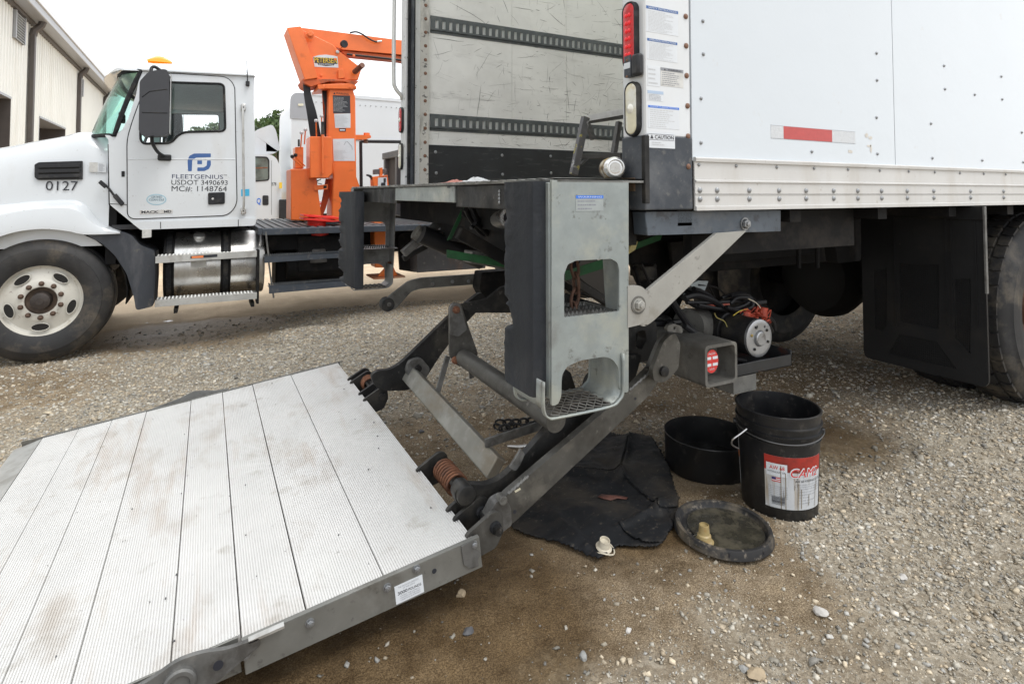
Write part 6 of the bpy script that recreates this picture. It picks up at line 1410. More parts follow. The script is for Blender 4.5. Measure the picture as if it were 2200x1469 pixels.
# column placards
w1 = extr('warning_placard', [(715,205),(752,206),(753,244),(716,244)], yc_-.001, -.002, mat('black_placard', (.03,.032,.04), .5), parent=col, smooth=False)
a, c_ = W(716,208,yc_-.004), W(751,242,yc_-.004); fineprint(V((a.x, yc_-.0045, a.z)), X*(c_.x-a.x), -Z*(a.z-c_.z), 12, mat('placard_print', (.35,.36,.37), .6), w1, seed=3)
text('WARNING', V((W(722,203,yc_).x, yc_-.001, W(722,203,yc_).z)), X, Z, .026, lettering, col, width=W(749,203,yc_).x-W(722,203,yc_).x)
tri_mark((W(716,203,yc_).x, yc_-.002, W(716,203,yc_).z), X, Z, .026, lettering, col)
w2 = extr('placard', [(718,245),(753,244),(753,275),(720,275)], yc_-.001, -.002, sticker_white, parent=col, smooth=False)
a, c_ = W(719,247,yc_-.004), W(752,274,yc_-.004); fineprint(V((a.x, yc_-.0045, a.z)), X*(c_.x-a.x), -Z*(a.z-c_.z), 9, ink_light, w2, seed=8)
w4 = extr('placard', [(728,276),(743,276),(743,283),(729,283)], yc_-.001, -.002, lettering, parent=col, smooth=False); extr('placard_field', [(730,278),(741,278),(741,281),(730,281)], yc_-.003, -.001, sticker_white, parent=col, smooth=False)
w3 = extr('load_chart', [(715,299),(761,298),(763,346),(717,346)], yc_-.001, -.002, sticker_white, parent=col, smooth=False)
a, c_ = W(718,322,yc_-.004), W(750,344,yc_-.004); fineprint(V((a.x, yc_-.0045, a.z)), X*(c_.x-a.x), -Z*(a.z-c_.z), 10, ink_light, w3, seed=9)
gp('chart_drawing', MB().tube(poly([(739,312),(743,305),(746,304),(756,315),(757,322)], yc_-.004), .0022, 4), ink_grey, w3); gp('chart_drawing', MB().tube(circ(W(727,309,yc_-.004), X, Z, .016, 12), .0012, 4, closed=True), ink_light, w3)
# arm rest clamp sticking out to the right
extr('rest_arm', [(738,290),(780,290),(796,292),(798,296),(785,300),(765,300),(745,294)], yc_+.02, .16, orange, r=.008, bev=.006); gp('rest_bolt', MB().lathe(W(788,286,yc_+.1), -Z, [(.04,-.0),(.04,.03),(.055,.032),(.055,.05)], 8), orange); gp('rest_bolt', MB().cyl(W(786,300,yc_+.1), W(786,308,yc_+.1), .028, 12), rust_bolt)
gp('tarp_frame', MB().tube([W(776,402,yc_+.5), W(775,304,yc_+.5)], .022, 8), black_plastic); gp('tarp_frame', MB().tube([W(775,304,yc_+.5), W(1000,306,yc_+.5)], .022, 8), black_plastic)
# levers with pale and dark knobs
knob = mat('clear_knob', (.55,.53,.53), .25, coat=.5)
for (u, v, u2, v2, m_, yy) in ((679,263,680,294,knob,0), (691,253,691,294,knob,.05), (648,289,646,318,knob,.1), (656,282,654,310,knob,.12), (628,340,652,360,rubber,.0), (635,337,655,357,rubber,.03)):
    lv = gp('control_lever', MB().cyl(W(u, v, yc_-.1+yy), W(u2, v2, yc_-.05+yy), .008, 8), orange); part('lever_knob', MB().lathe(W(u, v-3, yc_-.1+yy), -Z, [(.0005,-.024),(.018,-.018),(.024,-.004),(.018,.014),(.0005,.022)], 14), m_, lv)
lv = gp('stabiliser_lever', MB().cyl(W(694,372,yc_-.13), W(693,288,yc_-.13), .014, 8), orange); part('lever_grip', MB().cyl(W(693,289,yc_-.13), W(693,262,yc_-.13), .018, 10), rubber, lv); part('lever_grip', MB().cyl(W(642,315,yc_+.02), W(642,300,yc_+.02), .012, 8), rubber, lv)
extr('tube_stub', [(675,399),(704,396),(704,407),(675,409)], yc_-.02, .06, orange, bev=.003); extr('tube_mouth', [(695,399),(702,398.5),(702,404.5),(695,405)], yc_-.0205, -.001, dh, smooth=False)
gp('loose_wire', MB().tube(curvepath(poly([(672,384),(682,388),(690,385),(680,392),(692,396)], yc_+.05), 5), .005, 6), hose)
# far outrigger with foot
yo_ = 6.55
leg = extr('outrigger', [(804,470),(836,470),(836,575),(806,575)], yo_, .20, mat('chipped_orange', (.80,.20,.04), .45, var=.08, vs=6, layers=[((.05,.06,.05), 14, .64, .7, .8), ((.45,.25,.02), 7, .66, .75, .6)]), bev=.01)
q = P(830, 590, y=yo_+.1); b = MB().box((q.x-.20, yo_-.10, q.z-.02), (q.x+.17, yo_+.26, q.z+.0)); part('outrigger_foot', b, mat('dusty_orange', (.60,.22,.10), .7, var=.1, vs=8, layers=[((.35,.27,.2), 5, .45, .65, .8)]), leg, bev=.006)
b = MB().plate([[V((q.x-.14, yo_-.02, q.z)), V((q.x+.10, yo_-.02, q.z)), V((q.x+.04, yo_-.02, q.z+.12)), V((q.x-.02, yo_-.02, q.z+.125))]], (0,.03,0)); part('foot_gusset', b, MT['chipped_orange'], leg, bev=.004)
leg2 = gp('outrigger_beam', MB().box((1.75, 6.8, .50), (1.95, 8.4, .66)), chassis)
# worklight box by the body
wb = extr('tarp_control_box', [(801,380),(833,376),(836,400),(802,400)], 6.9, .14, orange, bev=.006)
extr('box_lamp', [(804,364),(816,363),(816,374),(804,375)], 6.9, .08, mat('smoked_lens', (.12,.10,.10), .3), parent=wb, bev=.006); extr('box_lamp', [(823,363),(831,363),(831,373),(823,374)], 6.9, .08, MT['smoked_lens'], parent=wb, bev=.006); extr('box_post', [(816,361),(822,360),(822,378),(816,378)], 6.91, .05, orange, parent=wb)
extr('box_card', [(812,382),(831,381),(832,400),(812,400)], 6.898, -.002, sticker_white, parent=wb, smooth=False); text('WARNING', V((W(815,380.5,6.89).x, 6.893, W(815,380.5,6.89).z)), X, Z, .016, lettering, wb, width=.13); extr('card_block', [(824,383),(829,383),(829,392),(824,392)], 6.895, -.001, lettering, parent=wb, smooth=False); extr('card_block', [(819,393),(828,392),(828,399),(818,399)], 6.895, -.001, lettering, parent=wb, smooth=False)
for k in range(4): gp('cable_loop', MB().tube(curvepath(poly([(787+k,376),(795+k,380),(802,390+k),(801,398)], 6.95+.02*k), 5), .011, 6), hose)
# ================================================================ TRAFFIC CONE stuck upside down through the deck
cr = mat('red_cone_plastic', (.72,.025,.015), .38, var=.08, vs=14)
c0 = W(690, 465, 6.35); cz0 = dz+.06
cone = thing('traffic_cone', 'red traffic cone pushed upside down through the black deck of the grapple lorry', 'traffic cone', (c0.x, 6.35, dz))
ux = V((1,0,-.0)).normalized()
for k, (zz, s_) in enumerate(((cz0+.012, .20), (cz0-.022, .205))):
    sq = rnd([V((c0.x-s_, 6.35-s_*.85, zz+.03)), V((c0.x+s_, 6.35-s_*.85, zz-.012)), V((c0.x+s_, 6.35+s_*.85, zz-.012)), V((c0.x-s_, 6.35+s_*.85, zz+.03))], .05)
    o = part('cone_base', MB().plate([sq, circ(V((c0.x, 6.35, zz+.009)), X, Y, .12, 20)], (0,0,.018)), cr, cone, bev=.005)
for a_ in range(8):
    aa = math.pi/4*a_; part('base_rib', MB().bar((c0.x+.13*math.cos(aa), 6.35+.11*math.sin(aa), cz0+.03-.1*math.cos(aa)*.2), (c0.x+.19*math.cos(aa), 6.35+.16*math.sin(aa), cz0+.03-.1*math.cos(aa)*.2), (-.006*math.sin(aa), .006*math.cos(aa), 0), (0,0,.008)), cr, cone)
part('cone_body', MB().lathe((c0.x-.02, 6.35, cz0-.01), -Z, [(.125,0),(.115,.06),(.085,.24),(.065,.38),(.06,.38),(.075,.24),(.105,.06),(.118,.0)], 28), cr, cone)
part('cone_pad', MB().plate([rnd([V((c0.x+.02, 6.17, dz+.012)), V((c0.x+.16, 6.17, dz+.02)), V((c0.x+.18, 6.2, dz+.02)), V((c0.x+.02, 6.2, dz+.01))], .02)], (0,0,.025)), rubber, cone, bev=.008)
# ================================================================ WAREHOUSE
bx = -5.6
def BB(u, v): return P(u, v, x=bx)
eave0, eave1 = BB(66, 0), BB(228, 195)
EZ = eave1.z; y_end = eave1.y; y_st = 2.0
wh = thing('warehouse', 'long cream metal warehouse with dark downpipes beyond the white cab', 'building', (bx, (y_st+y_end)/2, -.3))
clad = mat('cream_cladding', (.69,.70,.67), .45, var=.04, vs=.6, layers=[((.42,.38,.30), .8, .55, .8, .3, (1,1,.2))])
dark_trim = mat('dark_bronze_trim', (.07,.06,.055), .5, var=.1, vs=3); grey_trim = mat('grey_flashing', (.33,.34,.36), .4, metal=.3)
inside = mat('dark_doorway', (.05,.05,.055), .7, var=.2, vs=1)
# door openings (y range, head height)
d2a, d2b = BB(82,252), BB(138,278); d1b = BB(20,212)
doors = [(d1b.y-5.0, d1b.y, d1b.z), (d2a.y, d2b.y, (d2a.z+d2b.z)/2)]
def ribbed(y0, y1, z0, z1, nm='wall_panel'):
    n = max(1, round((y1-y0)/.30)); p_ = (y1-y0)/n; pr = []
    for k in range(n):
        a = y0+k*p_; pr += [(a, 0), (a+p_*.60, 0), (a+p_*.68, .035), (a+p_*.88, .035), (a+p_*.96, 0)]
    pr.append((y1, 0))
    b = MB()
    for z_ in (z0, z1): b.v += [(bx+d_, a, z_) for a, d_ in pr]
    m_ = len(pr); b.f = [(k, k+1, m_+k+1, m_+k) for k in range(m_-1)]
    return part(nm, b, clad, wh, smooth=False)
ys_ = sorted([y_st, y_end]+[q for d_ in doors for q in d_[:2]])
cuts = [y_st, doors[0][0], doors[0][1], doors[1][0], doors[1][1], y_end]
for i in range(5):
    a, b_ = cuts[i], cuts[i+1]
    z0 = -.5 if i in (0, 2, 4) else doors[i//2][2]
    n = max(1, round((b_-a)/5.5))
    for k in range(n): ribbed(a+(b_-a)*k/n, a+(b_-a)*(k+1)/n, z0, EZ)
for (a, b_, h_) in doors:
    part('doorway', MB().box((bx-1.4, a-.5, -.5), (bx-1.35, b_+.5, h_+.3)), inside, wh)
    part('door_jamb', MB().box((bx-1.4, a-.02, -.5), (bx+.04, a+.02, h_)), grey_trim, wh); part('door_jamb', MB().box((bx-1.4, b_-.02, -.5), (bx+.04, b_+.02, h_)), dark_trim, wh)
    part('door_head', MB().box((bx-1.4, a, h_-.02), (bx+.06, b_, h_+.05)), grey_trim, wh)
part('door_post', MB().box((bx-.6, doors[1][0]+2.0, -.5), (bx-.5, doors[1][0]+2.3, doors[1][2]-.6)), grey_trim, wh)
part('end_wall', MB().box((bx-22, y_end-.02, -.5), (bx, y_end, EZ)), clad, wh); part('end_wall', MB().box((bx-22, y_st, -.5), (bx, y_st+.02, EZ)), clad, wh)
# roof slab with fascia and gutter
part('roof', MB().plate([[V((bx+.5, y_st-.3, EZ+.12)), V((bx-11, y_st-.3, EZ+2.4)), V((bx-22.5, y_st-.3, EZ+.12)), V((bx-22.5, y_st-.3, EZ)), V((bx-11, y_st-.3, EZ+2.2)), V((bx+.5, y_st-.3, EZ-.02))]], (0, y_end-y_st+.6, 0)), grey_trim, wh, smooth=False)
part('gutter', MB().box((bx+.12, y_st-.3, EZ-.30), (bx+.55, y_end+.3, EZ-.0)), grey_trim, wh, bev=.03); part('fascia', MB().box((bx+.0, y_st-.3, EZ-.42), (bx+.13, y_end+.3, EZ-.24)), dark_trim, wh)
part('roof_trim', MB().box((bx+.54, y_st-.3, EZ-.02), (bx+.60, y_end+.3, EZ+.16)), mat('white_trim', (.6,.62,.65), .4), wh)
for u in (58, 164, 221):
    q = BB(u, 200); dp = part('downpipe', MB().box((bx+.04, q.y-.11, -.4), (bx+.20, q.y+.11, EZ-.75)), dark_trim, wh, bev=.02)
    part('pipe_elbow', MB().tube([V((bx+.12, q.y, EZ-.80)), V((bx+.15, q.y, EZ-.62)), V((bx+.34, q.y, EZ-.42)), V((bx+.38, q.y, EZ-.28))], .12, 8), dark_trim, dp)
lv_m = mat('louvre_grey', (.38,.40,.42), .5, metal=.2)
for (u0, v0, u1, v1, vm) in ((27,5,45,97,0), (165,147,173,208,0)):
    a, b_ = BB(u0, v0), BB(u1, v1); z1_, z0_ = BB(u0, (v0 if u0 > 100 else 0)).z, BB(u1, v1).z
    if u0 < 100: z1_ = EZ-.45
    else: z1_ = min(z1_, EZ-.7)
    fr = part('louvre', MB().box((bx+.035, a.y, z0_), (bx+.05, b_.y, z1_)), grey_trim, wh); n = 10
    for k in range(n):
        zz = z0_+(z1_-z0_)*(k+.5)/n; part('louvre_slat', MB().obox((bx+.075, (a.y+b_.y)/2, zz), (.03,0,-.045), (0,(b_.y-a.y)/2,0), (.006,0,.006)), lv_m, fr, smooth=False)
    for yy in (a.y, b_.y): part('louvre_frame', MB().box((bx+.04, yy-.04, z0_), (bx+.12, yy+.04, z1_)), grey_trim, fr)
# ================================================================ CABOVER BOX VAN beyond
ybx = 12.9; bw = 2.3
cv = thing('box_van', 'white cabover box van parked beyond the orange crane', 'truck', (3, ybx+1.1, -.3))
def vp(n, mb, m_, parent=None, **k): return part(n, mb, m_, parent or cv, **k)
van_w = mat('van_white', (.58,.61,.64), .3, var=.02, vs=1, coat=.3, layers=[((.5,.48,.45), 1.2, .6, .8, .3, (1,1,.3))])
x0v = P(663, 250, y=ybx).x; zt_v = P(700, 206, y=ybx).z
vb = vp('van_body', MB().plate([rnd([V((x0v-.35,ybx,.75)), V((x0v+7,ybx,.75)), V((x0v+7,ybx,zt_v)), V((x0v-.35,ybx,zt_v))], [.02,.02,.02,.35], 8)], (0,bw,0)), van_w, bev=.10)
vp('nose_cap', MB().plate([rnd([V((x0v-.38,ybx-.02,zt_v-.55)), V((x0v-.0,ybx-.02,zt_v-.55)), V((x0v-.0,ybx-.02,zt_v+.02)), V((x0v-.38,ybx-.02,zt_v+.02))], [.02,.02,.02,.36], 8)], (0,.05,0)), grey_trim, bev=.01)
extr2 = lambda n, pts, y, th, m_, **k: vp(n, MB().plate([rnd(poly(pts, y), k.pop('r', .02))], (0, th, 0)), m_, **k)
extr2('marker_lamp', [(640,223),(652,223),(652,228),(640,228)], ybx-.03, -.01, MT['yellowed_clear_lens'])
for v0, v1 in ((205,212),(296,302)):
    za, zb2 = P(760, v0, y=ybx).z, P(760, v1, y=ybx).z; vp('body_rail', MB().box((x0v, ybx-.02, zb2), (x0v+7, ybx-.001, za)), van_w)
rvm = bolt_mesh(.014, .01, 'rivet')
copies(rvm, 'rivet', bolt_mat, cv, [facing(-Y, V((x0v+.15+k*.12, ybx-.021, zt_v-.16))) for k in range(30)])
vp('chassis', MB().box((x0v-.5, ybx+.3, .3), (x0v+7, ybx+1.9, .75)), chassis)
for xx in (x0v-1.0, x0v+5.0): w_ = vp('wheel', MB().lathe((xx, ybx+.05, .12), Y, [(.0005,0),(.2,0),(.24,.02)], 24), white_old); part('tyre', MB().lathe((xx, ybx+.02, .12), Y, [(.24,0),(.40,0),(.42,.03),(.42,.22),(.24,.24)], 32), tyre_mat, w_)
# cab
cabp = [(545,333),(582,332),(594,340),(603,360),(606,470),(545,472),(400,472),(400,400),(430,340),(450,333)]
cb = vp('van_cab', MB().plate([rnd(poly(cabp, ybx), .12)], (0,2.1,0)), van_w, bev=.06)
extr2('cab_window', [(500,338),(572,339),(576,345),(576,386),(500,392)], ybx-.004, .01, mat('dark_green_glass', (.06,.09,.085), .08, coat=.6, layers=[((.20,.26,.24), 1.4, .45, .6, .6)]), r=.04)
extr2('window_bar', [(500,360),(575,359),(575,362),(500,364)], ybx-.006, .004, rusty, r=0)
vp('window_seal', MB().tube(rnd(poly([(500,337),(573,338),(577.5,344),(577.5,387),(500,393)], ybx-.004), .05), .015, 5, closed=True), rubber)
extr2('van_handle', [(564,420),(577,420),(577,441),(564,441)], ybx-.01, .02, black_plastic, r=.03)
extr2('door_gap', [(583,345),(583.6,345),(583.6,462),(583,462)], ybx-.003, .004, rubber, r=0)
q = W(551,438,ybx-.004); text('Q', V((q.x, ybx-.004, q.z)), X, Z, W(551,426,ybx).z-q.z, blue2, cv, width=W(558,438,ybx).x-q.x+.02, bold=.02); q = W(583.5,399,ybx-.004); text('578', V((q.x, ybx-.004, q.z)), X, Z, .07, lettering, cv, width=W(593,398,ybx).x-q.x)
extr2('yellow_reflector', [(600,392),(606,392),(606,405),(600,405)], ybx-.1, .05, mat('yellow_reflective', (.75,.50,.05), .4), r=.005)
extr2('air_deflector', [(546,282),(560,276),(585,267),(593,280),(602,322),(590,330),(546,336)], ybx+.3, 1.5, van_w, r=.1, bev=.05)
vp('exhaust_box', MB().box(P(600,470,y=ybx-.1), P(622,428,y=ybx+.4)), black_plastic, bev=.02)
# little red, white and blue patch glimpsed between the crane members
o = extr2('flag_decal', [(679,428),(694,428),(694,434),(679,434)], ybx-.002, -.01, sticker_white, r=0); extr2('decal_band', [(679,434),(694,433),(694,439),(679,440)], ybx-.003, -.01, red_print, r=0); extr2('decal_band', [(679,445),(694,444),(694,448),(679,449)], ybx-.003, -.01, red_print, r=0)
q = W(684,438.5,ybx-.015); text('M', V((q.x, ybx-.015, q.z)), X, Z, .05, sticker_white, cv, width=.06)
# second, lower box van behind with bare white side
rv2 = thing('parked_box_truck', 'plain white box truck body beyond the grey tipper wall', 'truck', (9, 17.8, -.3))
part('body_shell', MB().box((4.2, 16.9, .6), (12, 19.2, 3.2)), van_w, rv2, bev=.06); part('body_floor', MB().box((4.3, 17.1, .3), (12, 19, .6)), chassis, rv2)
for xx in (5.4, 10.4): part('wheel', MB().cyl((xx, 16.95, .12), (xx, 17.2, .12), .42, 24), tyre_mat, rv2)
# ================================================================ TREES
bark = mat('bark', (.10,.08,.06), .9, var=.2, vs=6, bump=(10,.5,.03))
def leaf_mat(nm, c1, c2):
    m_ = mat(nm, c1, .6, var=.45, vs=1.6, layers=[(c2, .9, .42, .62, .8)]); return m_
leafm = [leaf_mat('foliage_green', (.060,.105,.030), (.095,.14,.045)), leaf_mat('foliage_dark', (.035,.065,.022), (.06,.09,.03))]
def tree(px_, zb, R0, H_, label, seed, n=5200, ls=.16, mi=0, crowns=9, far=None):
    rg = np.random.default_rng(seed); rgr = random.Random(seed)
    t = thing('broadleaf_tree', label, 'tree', (px_[0], px_[1], zb), 'trees behind the yard')
    tr = MB(); base = V((px_[0], px_[1], zb)); top = base+V((0,0,H_*.62))
    tr.tube([base-V((0,0,.3)), base+V((.05,0,H_*.2)), base+V((-.08,.05,H_*.42)), top], [H_*.035, H_*.028, H_*.02, H_*.008], 8)
    cen = []
    for k in range(crowns):
        a = 2*math.pi*k/crowns+rgr.uniform(-.4,.4); rr = R0*rgr.uniform(.25,.72); zz = H_*rgr.uniform(.38,.86)
        rr *= 1.15-.6*max(0, (zz/H_-.6)/.4); c_ = base+V((rr*math.cos(a), rr*math.sin(a), zz)); cen.append((c_, R0*rgr.uniform(.26,.48)))
    cen.append((base+V((0,0,H_*.9)), R0*.33))
    for c_, r_ in cen: tr.tube([base+V((0,0,H_*.3)), base.lerp(c_, .6)+V((0,0,H_*.05)), c_], [H_*.012, H_*.008, H_*.002], 6)
    part('trunk', tr, bark, t)
    cs = np.array([tuple(c_) for c_, r_ in cen]); rs = np.array([r_ for c_, r_ in cen]); idx = rg.integers(0, len(cs), n)
    d = rg.normal(size=(n, 3)); d /= np.linalg.norm(d, axis=1)[:, None]; rad = rs[idx]*(rg.random(n)**.4)*rg.uniform(.7, 1.2, n)
    c = cs[idx]+d*rad[:, None]*np.array([1,1,.75])
    a1 = rg.normal(size=(n,3)); a1 /= np.linalg.norm(a1, axis=1)[:,None]; a2 = np.cross(a1, rg.normal(size=(n,3))); a2 /= np.linalg.norm(a2, axis=1)[:,None]
    s_ = ls*rg.uniform(.5, 1.3, n)[:,None]
    q = np.stack([c-a1*s_, c+a2*s_*.55, c+a1*s_, c-a2*s_*.55], 1).reshape(-1, 3)
    me = bpy.data.meshes.new('crown'); me.vertices.add(4*n); me.vertices.foreach_set('co', q.ravel()); me.loops.add(4*n); me.loops.foreach_set('vertex_index', np.arange(4*n, dtype=np.int32))
    me.polygons.add(n); me.polygons.foreach_set('loop_start', np.arange(0, 4*n, 4, dtype=np.int32)); me.polygons.foreach_set('loop_total', np.full(n, 4, dtype=np.int32)); me.update(calc_edges=True)
    part('crown', me, leafm[mi], t, smooth=False)['kind'] = 'stuff'
def at_dist(u, D):
    q = P(u, 416, y=10); d_ = V((q.x, q.y, 0)).normalized(); k = D/(d_.dot(_d)); return (d_.x*k, d_.y*k)
for (u, D, vt, Rr_, lab, mi, n, ls) in ((600,34,238,2.4,'green tree with its tip showing behind the cabover van roof',0,5000,.13), (545,40,262,3.0,'bushy tree close behind the rear edge of the white cab',0,5000,.15), (462,48,266,3.2,'pale green tree seen through the far window of the white cab',0,5000,.16), (425,52,272,2.8,'lower tree seen through the white cab window, left of the paler one',0,4500,.16),
    (500,60,270,4,'dark tree hidden mostly by the back of the white cab',1,4500,.2), (575,38,262,2.6,'tree between the white cab and the van roof fairing',1,5000,.14), (622,45,250,3,'tree rising just left of the van box',1,4500,.15)):
    Hh = 1.18+.3+(416-vt)*D/1227; x_, y_ = at_dist(u, D); tree((x_, y_), -.3, Rr_, Hh*1.02, lab, int(u), n, ls, mi)
# ================================================================ THINGS ON THE GROUND
# --- bucket
bpst = P(1674, 1082, z=0); bq = V((bpst.x, bpst.y, GZ1(bpst.x, bpst.y)+.002))
bk = thing('bucket', 'open black plastic pail with a dirty red and white oil label', 'bucket', bq)
pail = mat('oily_black_pail', (.010,.0105,.012), .38, var=.2, vs=10, layers=[((.06,.056,.05), 38, .62, .72, .6), ((.045,.04,.035), 5, .5, .7, .6)], bump=(60, .12, .001), rvar=.1)
Rb, Rtp, Hb = .131, .147, .372
def rb(h): return Rb+(Rtp-Rb)*h/Hb
prf_ = [(.0005,.006),(Rb-.006,.006),(Rb-.002,0),(Rb,.003),(rb(.27),.27),(rb(.272)+.005,.273),(rb(.276)+.005,.276),(rb(.278),.279),(rb(.295),.296),(rb(.297)+.007,.299),(rb(.30)+.007,.302),(rb(.303),.305),(rb(.322),.324),(rb(.324)+.007,.326),(rb(.327)+.007,.330),(rb(.33),.333),(rb(.36),.362),(rb(.362)+.005,.364),(rb(.37)+.005,.371),(rb(.37),.3735),(rb(.37)-.004,.371),(rb(.33)-.004,.33),(rb(0)-.004,.010),(.0005,.010)]
part('pail_body', MB().lathe(bq, Z, prf_, 72), pail, bk, ang=40, fix=True)
# label wraps the wall; cylinder-mapped patches
CA = math.atan2(CAM.y-bq.y, CAM.x-bq.x)         # direction from pail to viewer's side
def cyl_patch(nm, a0, a1, h0, h1, m_, off, parent, n=16, top=None):
    b = MB(); rows = []
    for k in range(n+1):
        a = a0+(a1-a0)*k/n; rows.append([(bq.x+(rb(h)+off)*math.cos(a), bq.y+(rb(h)+off)*math.sin(a), bq.z+h) for h in ((h0, h1) if top is None else (h0, top(k/n)))])
    return part(nm, MB().grid(rows), m_, parent, fix=False)
La, Lb = CA-.34, CA+1.25
def LA(t): return La+(Lb-La)*t
lab_m = mat('oil_stained_label', (.50,.52,.54), .5, var=.05, vs=30, layers=[((.30,.22,.12), 9, .56, .72, .7, (3,3,.25)), ((.10,.08,.05), 20, .64, .7, .7, (3,3,.3))])
red_l = mat('red_label_band', (.36,.028,.018), .45, var=.15, vs=20, layers=[((.12,.02,.015), 9, .5, .7, .7)])
lb = cyl_patch('label', La, Lb, .045, .232, lab_m, .0010, bk, 24)
cyl_patch('label_band', La, Lb, .178, .232, red_l, .0016, lb, 24)
lb2 = cyl_patch('label', La-1.35, La-1.0, .06, .235, lab_m, .0010, bk, 8); cyl_patch('label_band', La-1.35, La-1.0, .16, .185, MT['orange_print'], .0016, lb2, 8)
def wrap(s, t0, t1, h0, h, m_, nm='lettering', off=.0022, bold=0, shear=0):
    cu = bpy.data.curves.new('t', 'FONT'); cu.body = s; cu.resolution_u = 3; cu.offset = bold; cu.shear = shear
    ob = bpy.data.objects.new('t', cu); me = bpy.data.meshes.new_from_object(ob); bpy.data.objects.remove(ob); bpy.data.curves.remove(cu); me.name = nm
    n = len(me.vertices); co = np.empty(n*3); me.vertices.foreach_get('co', co); co = co.reshape(-1, 3); w_ = co[:,0].max()
    a = La+(Lb-La)*(t0+(t1-t0)*co[:,0]/w_); hh = h0+h*co[:,1]/.69; r_ = Rb+(Rtp-Rb)*hh/Hb+off
    me.vertices.foreach_set('co', np.stack([bq.x+r_*np.cos(a), bq.y+r_*np.sin(a), bq.z+hh], -1).ravel()); me.update(); me.materials.append(m_); return part(nm, me, None, lb, smooth=False)
cyl_patch('label_box', LA(.03), LA(.34), .160, .205, sticker_white, .0020, lb, 8)
wrap('AW 68', .08, .30, .184, .013, red_print, off=.0028, bold=.01); wrap('HYDRAULIC OIL', .05, .32, .172, .006, lettering, off=.0028)
wrap('CAM2', .36, .90, .162, .032, sticker_white, bold=.045, shear=.25, off=.0024); wrap('CAM2', .366, .893, .163, .029, red_print, bold=.0, shear=.25, off=.0034)
wrap('AW 68 HYDRAULIC OIL', .46, .98, .144, .009, lettering)
for k in range(2): wrap('A quality hydraulic oil formulated for pumps', .46, .97, .134-.008*k, .004, ink_grey)
for k, s_ in enumerate(('Good oxidation and rust properties', 'Excellent anti wear and foam control', 'Compatible with seals', 'and hoses', 'For pumps and motors', 'and presses')): wrap(s_, .50, .60+.012*len(s_), .118-.010*k, .0042, ink_grey)
for k in range(7): wrap('made in u s a  hydraulic oil', .05, .34, .128-.0065*k-.006, .0035, ink_grey)
# flag and barcode
cyl_patch('flag_print', LA(.11), LA(.25), .140, .156, red_print, .0018, lb, 4); cyl_patch('flag_stripe', LA(.11), LA(.25), .1435, .1465, sticker_white, .0022, lb, 4); cyl_patch('flag_stripe', LA(.11), LA(.25), .1495, .1525, sticker_white, .0022, lb, 4); cyl_patch('flag_canton', LA(.11), LA(.17), .148, .156, mat('navy_print', (.02,.03,.15), .5), .0026, lb, 3)
hcur = .058; rg = random.Random(2); b = MB()
while hcur < .088:
    t_ = rg.choice((.0008,.0014,.0022)); rows = [[(bq.x+(rb(h)+.0018)*math.cos(LA(.10+.2*k/6)), bq.y+(rb(h)+.0018)*math.sin(LA(.10+.2*k/6)), bq.z+h) for h in (hcur, hcur+t_)] for k in range(7)]; b.grid(rows); hcur += t_+rg.choice((.001,.0014))
part('barcode', b, lettering, lb, smooth=False)
drm = mat('oil_drip', (.16,.12,.06), .3)
for t_, h0, h1 in ((.24,.046,.20),(.31,.046,.175),(.50,.046,.14),(.56,.05,.12),(.70,.06,.10),(.85,.05,.13)): cyl_patch('oil_drip', LA(t_), LA(t_+.010), h0, h1, drm, .0030, lb, 2)
# handle: wire bail pushed down to the left with its plastic ears
sx = V((math.cos(CA-1.45), math.sin(CA-1.45), 0)); hz = bq.z+.285
b = MB()
ea = bq+sx*(rb(.285)+.008)+V((0,0,.285)); eb = bq-sx*(rb(.285)+.008)+V((0,0,.285)); fwd = V((math.cos(CA+math.pi), math.sin(CA+math.pi), 0))
hw = P(1577, 943, y=bq.y-.05)
wire_m = mat('bail_wire', (.12,.12,.12), .35, metal=.8)
hd_ = part('bail', MB().tube(curvepath([P(1604,921,y=bq.y-.09), P(1590,932,y=bq.y-.09), P(1574,944,y=bq.y-.08), P(1573,955,y=bq.y-.06), P(1586,963,y=bq.y-.04)], 4), .0028, 6), mat('bright_wire', (.5,.5,.5), .3, metal=.9), bk)
part('bail', MB().tube([bq+V(((rb(.29)+.012)*math.cos(a), (rb(.29)+.012)*math.sin(a), .300-.018*math.sin((a-CA+1.2)*1.2))) for a in [CA-1.2+k*.13 for k in range(22)]], .0024, 6), wire_m, bk)
for s_ in (-1, 1): part('bail_ear', MB().cyl(bq+sx*s_*(rb(.29)-.002)+V((0,0,.29)), bq+sx*s_*(rb(.29)+.016)+V((0,0,.29)), .012, 12), pail, bk, bev=.002)
# --- drain pan
q = P(1515, 995, z=0); 
pq = V((q.x+.02, q.y-.0, GZ1(q.x, q.y)+.002)); dp = thing('drain_pan', 'low round black drain pan beside the pail', 'pan', pq)
dr_m = mat('black_pan', (.008,.0085,.0095), .4, var=.3, vs=8, layers=[((.05,.045,.04), 20, .58, .7, .5)], rvar=.12)
part('pan_wall', MB().lathe(pq, Z, [(.0005,.003),(.176,.003),(.180,0),(.183,.004),(.186,.140),(.188,.143),(.186,.146),(.183,.144),(.179,.008),(.0005,.007)], 72), dr_m, dp, ang=40, fix=True)
part('pan_oil', MB().lathe(pq, Z, [(.0005,.022),(.180,.022)], 48), mat('oil_film', (.008,.008,.008), .06), dp)
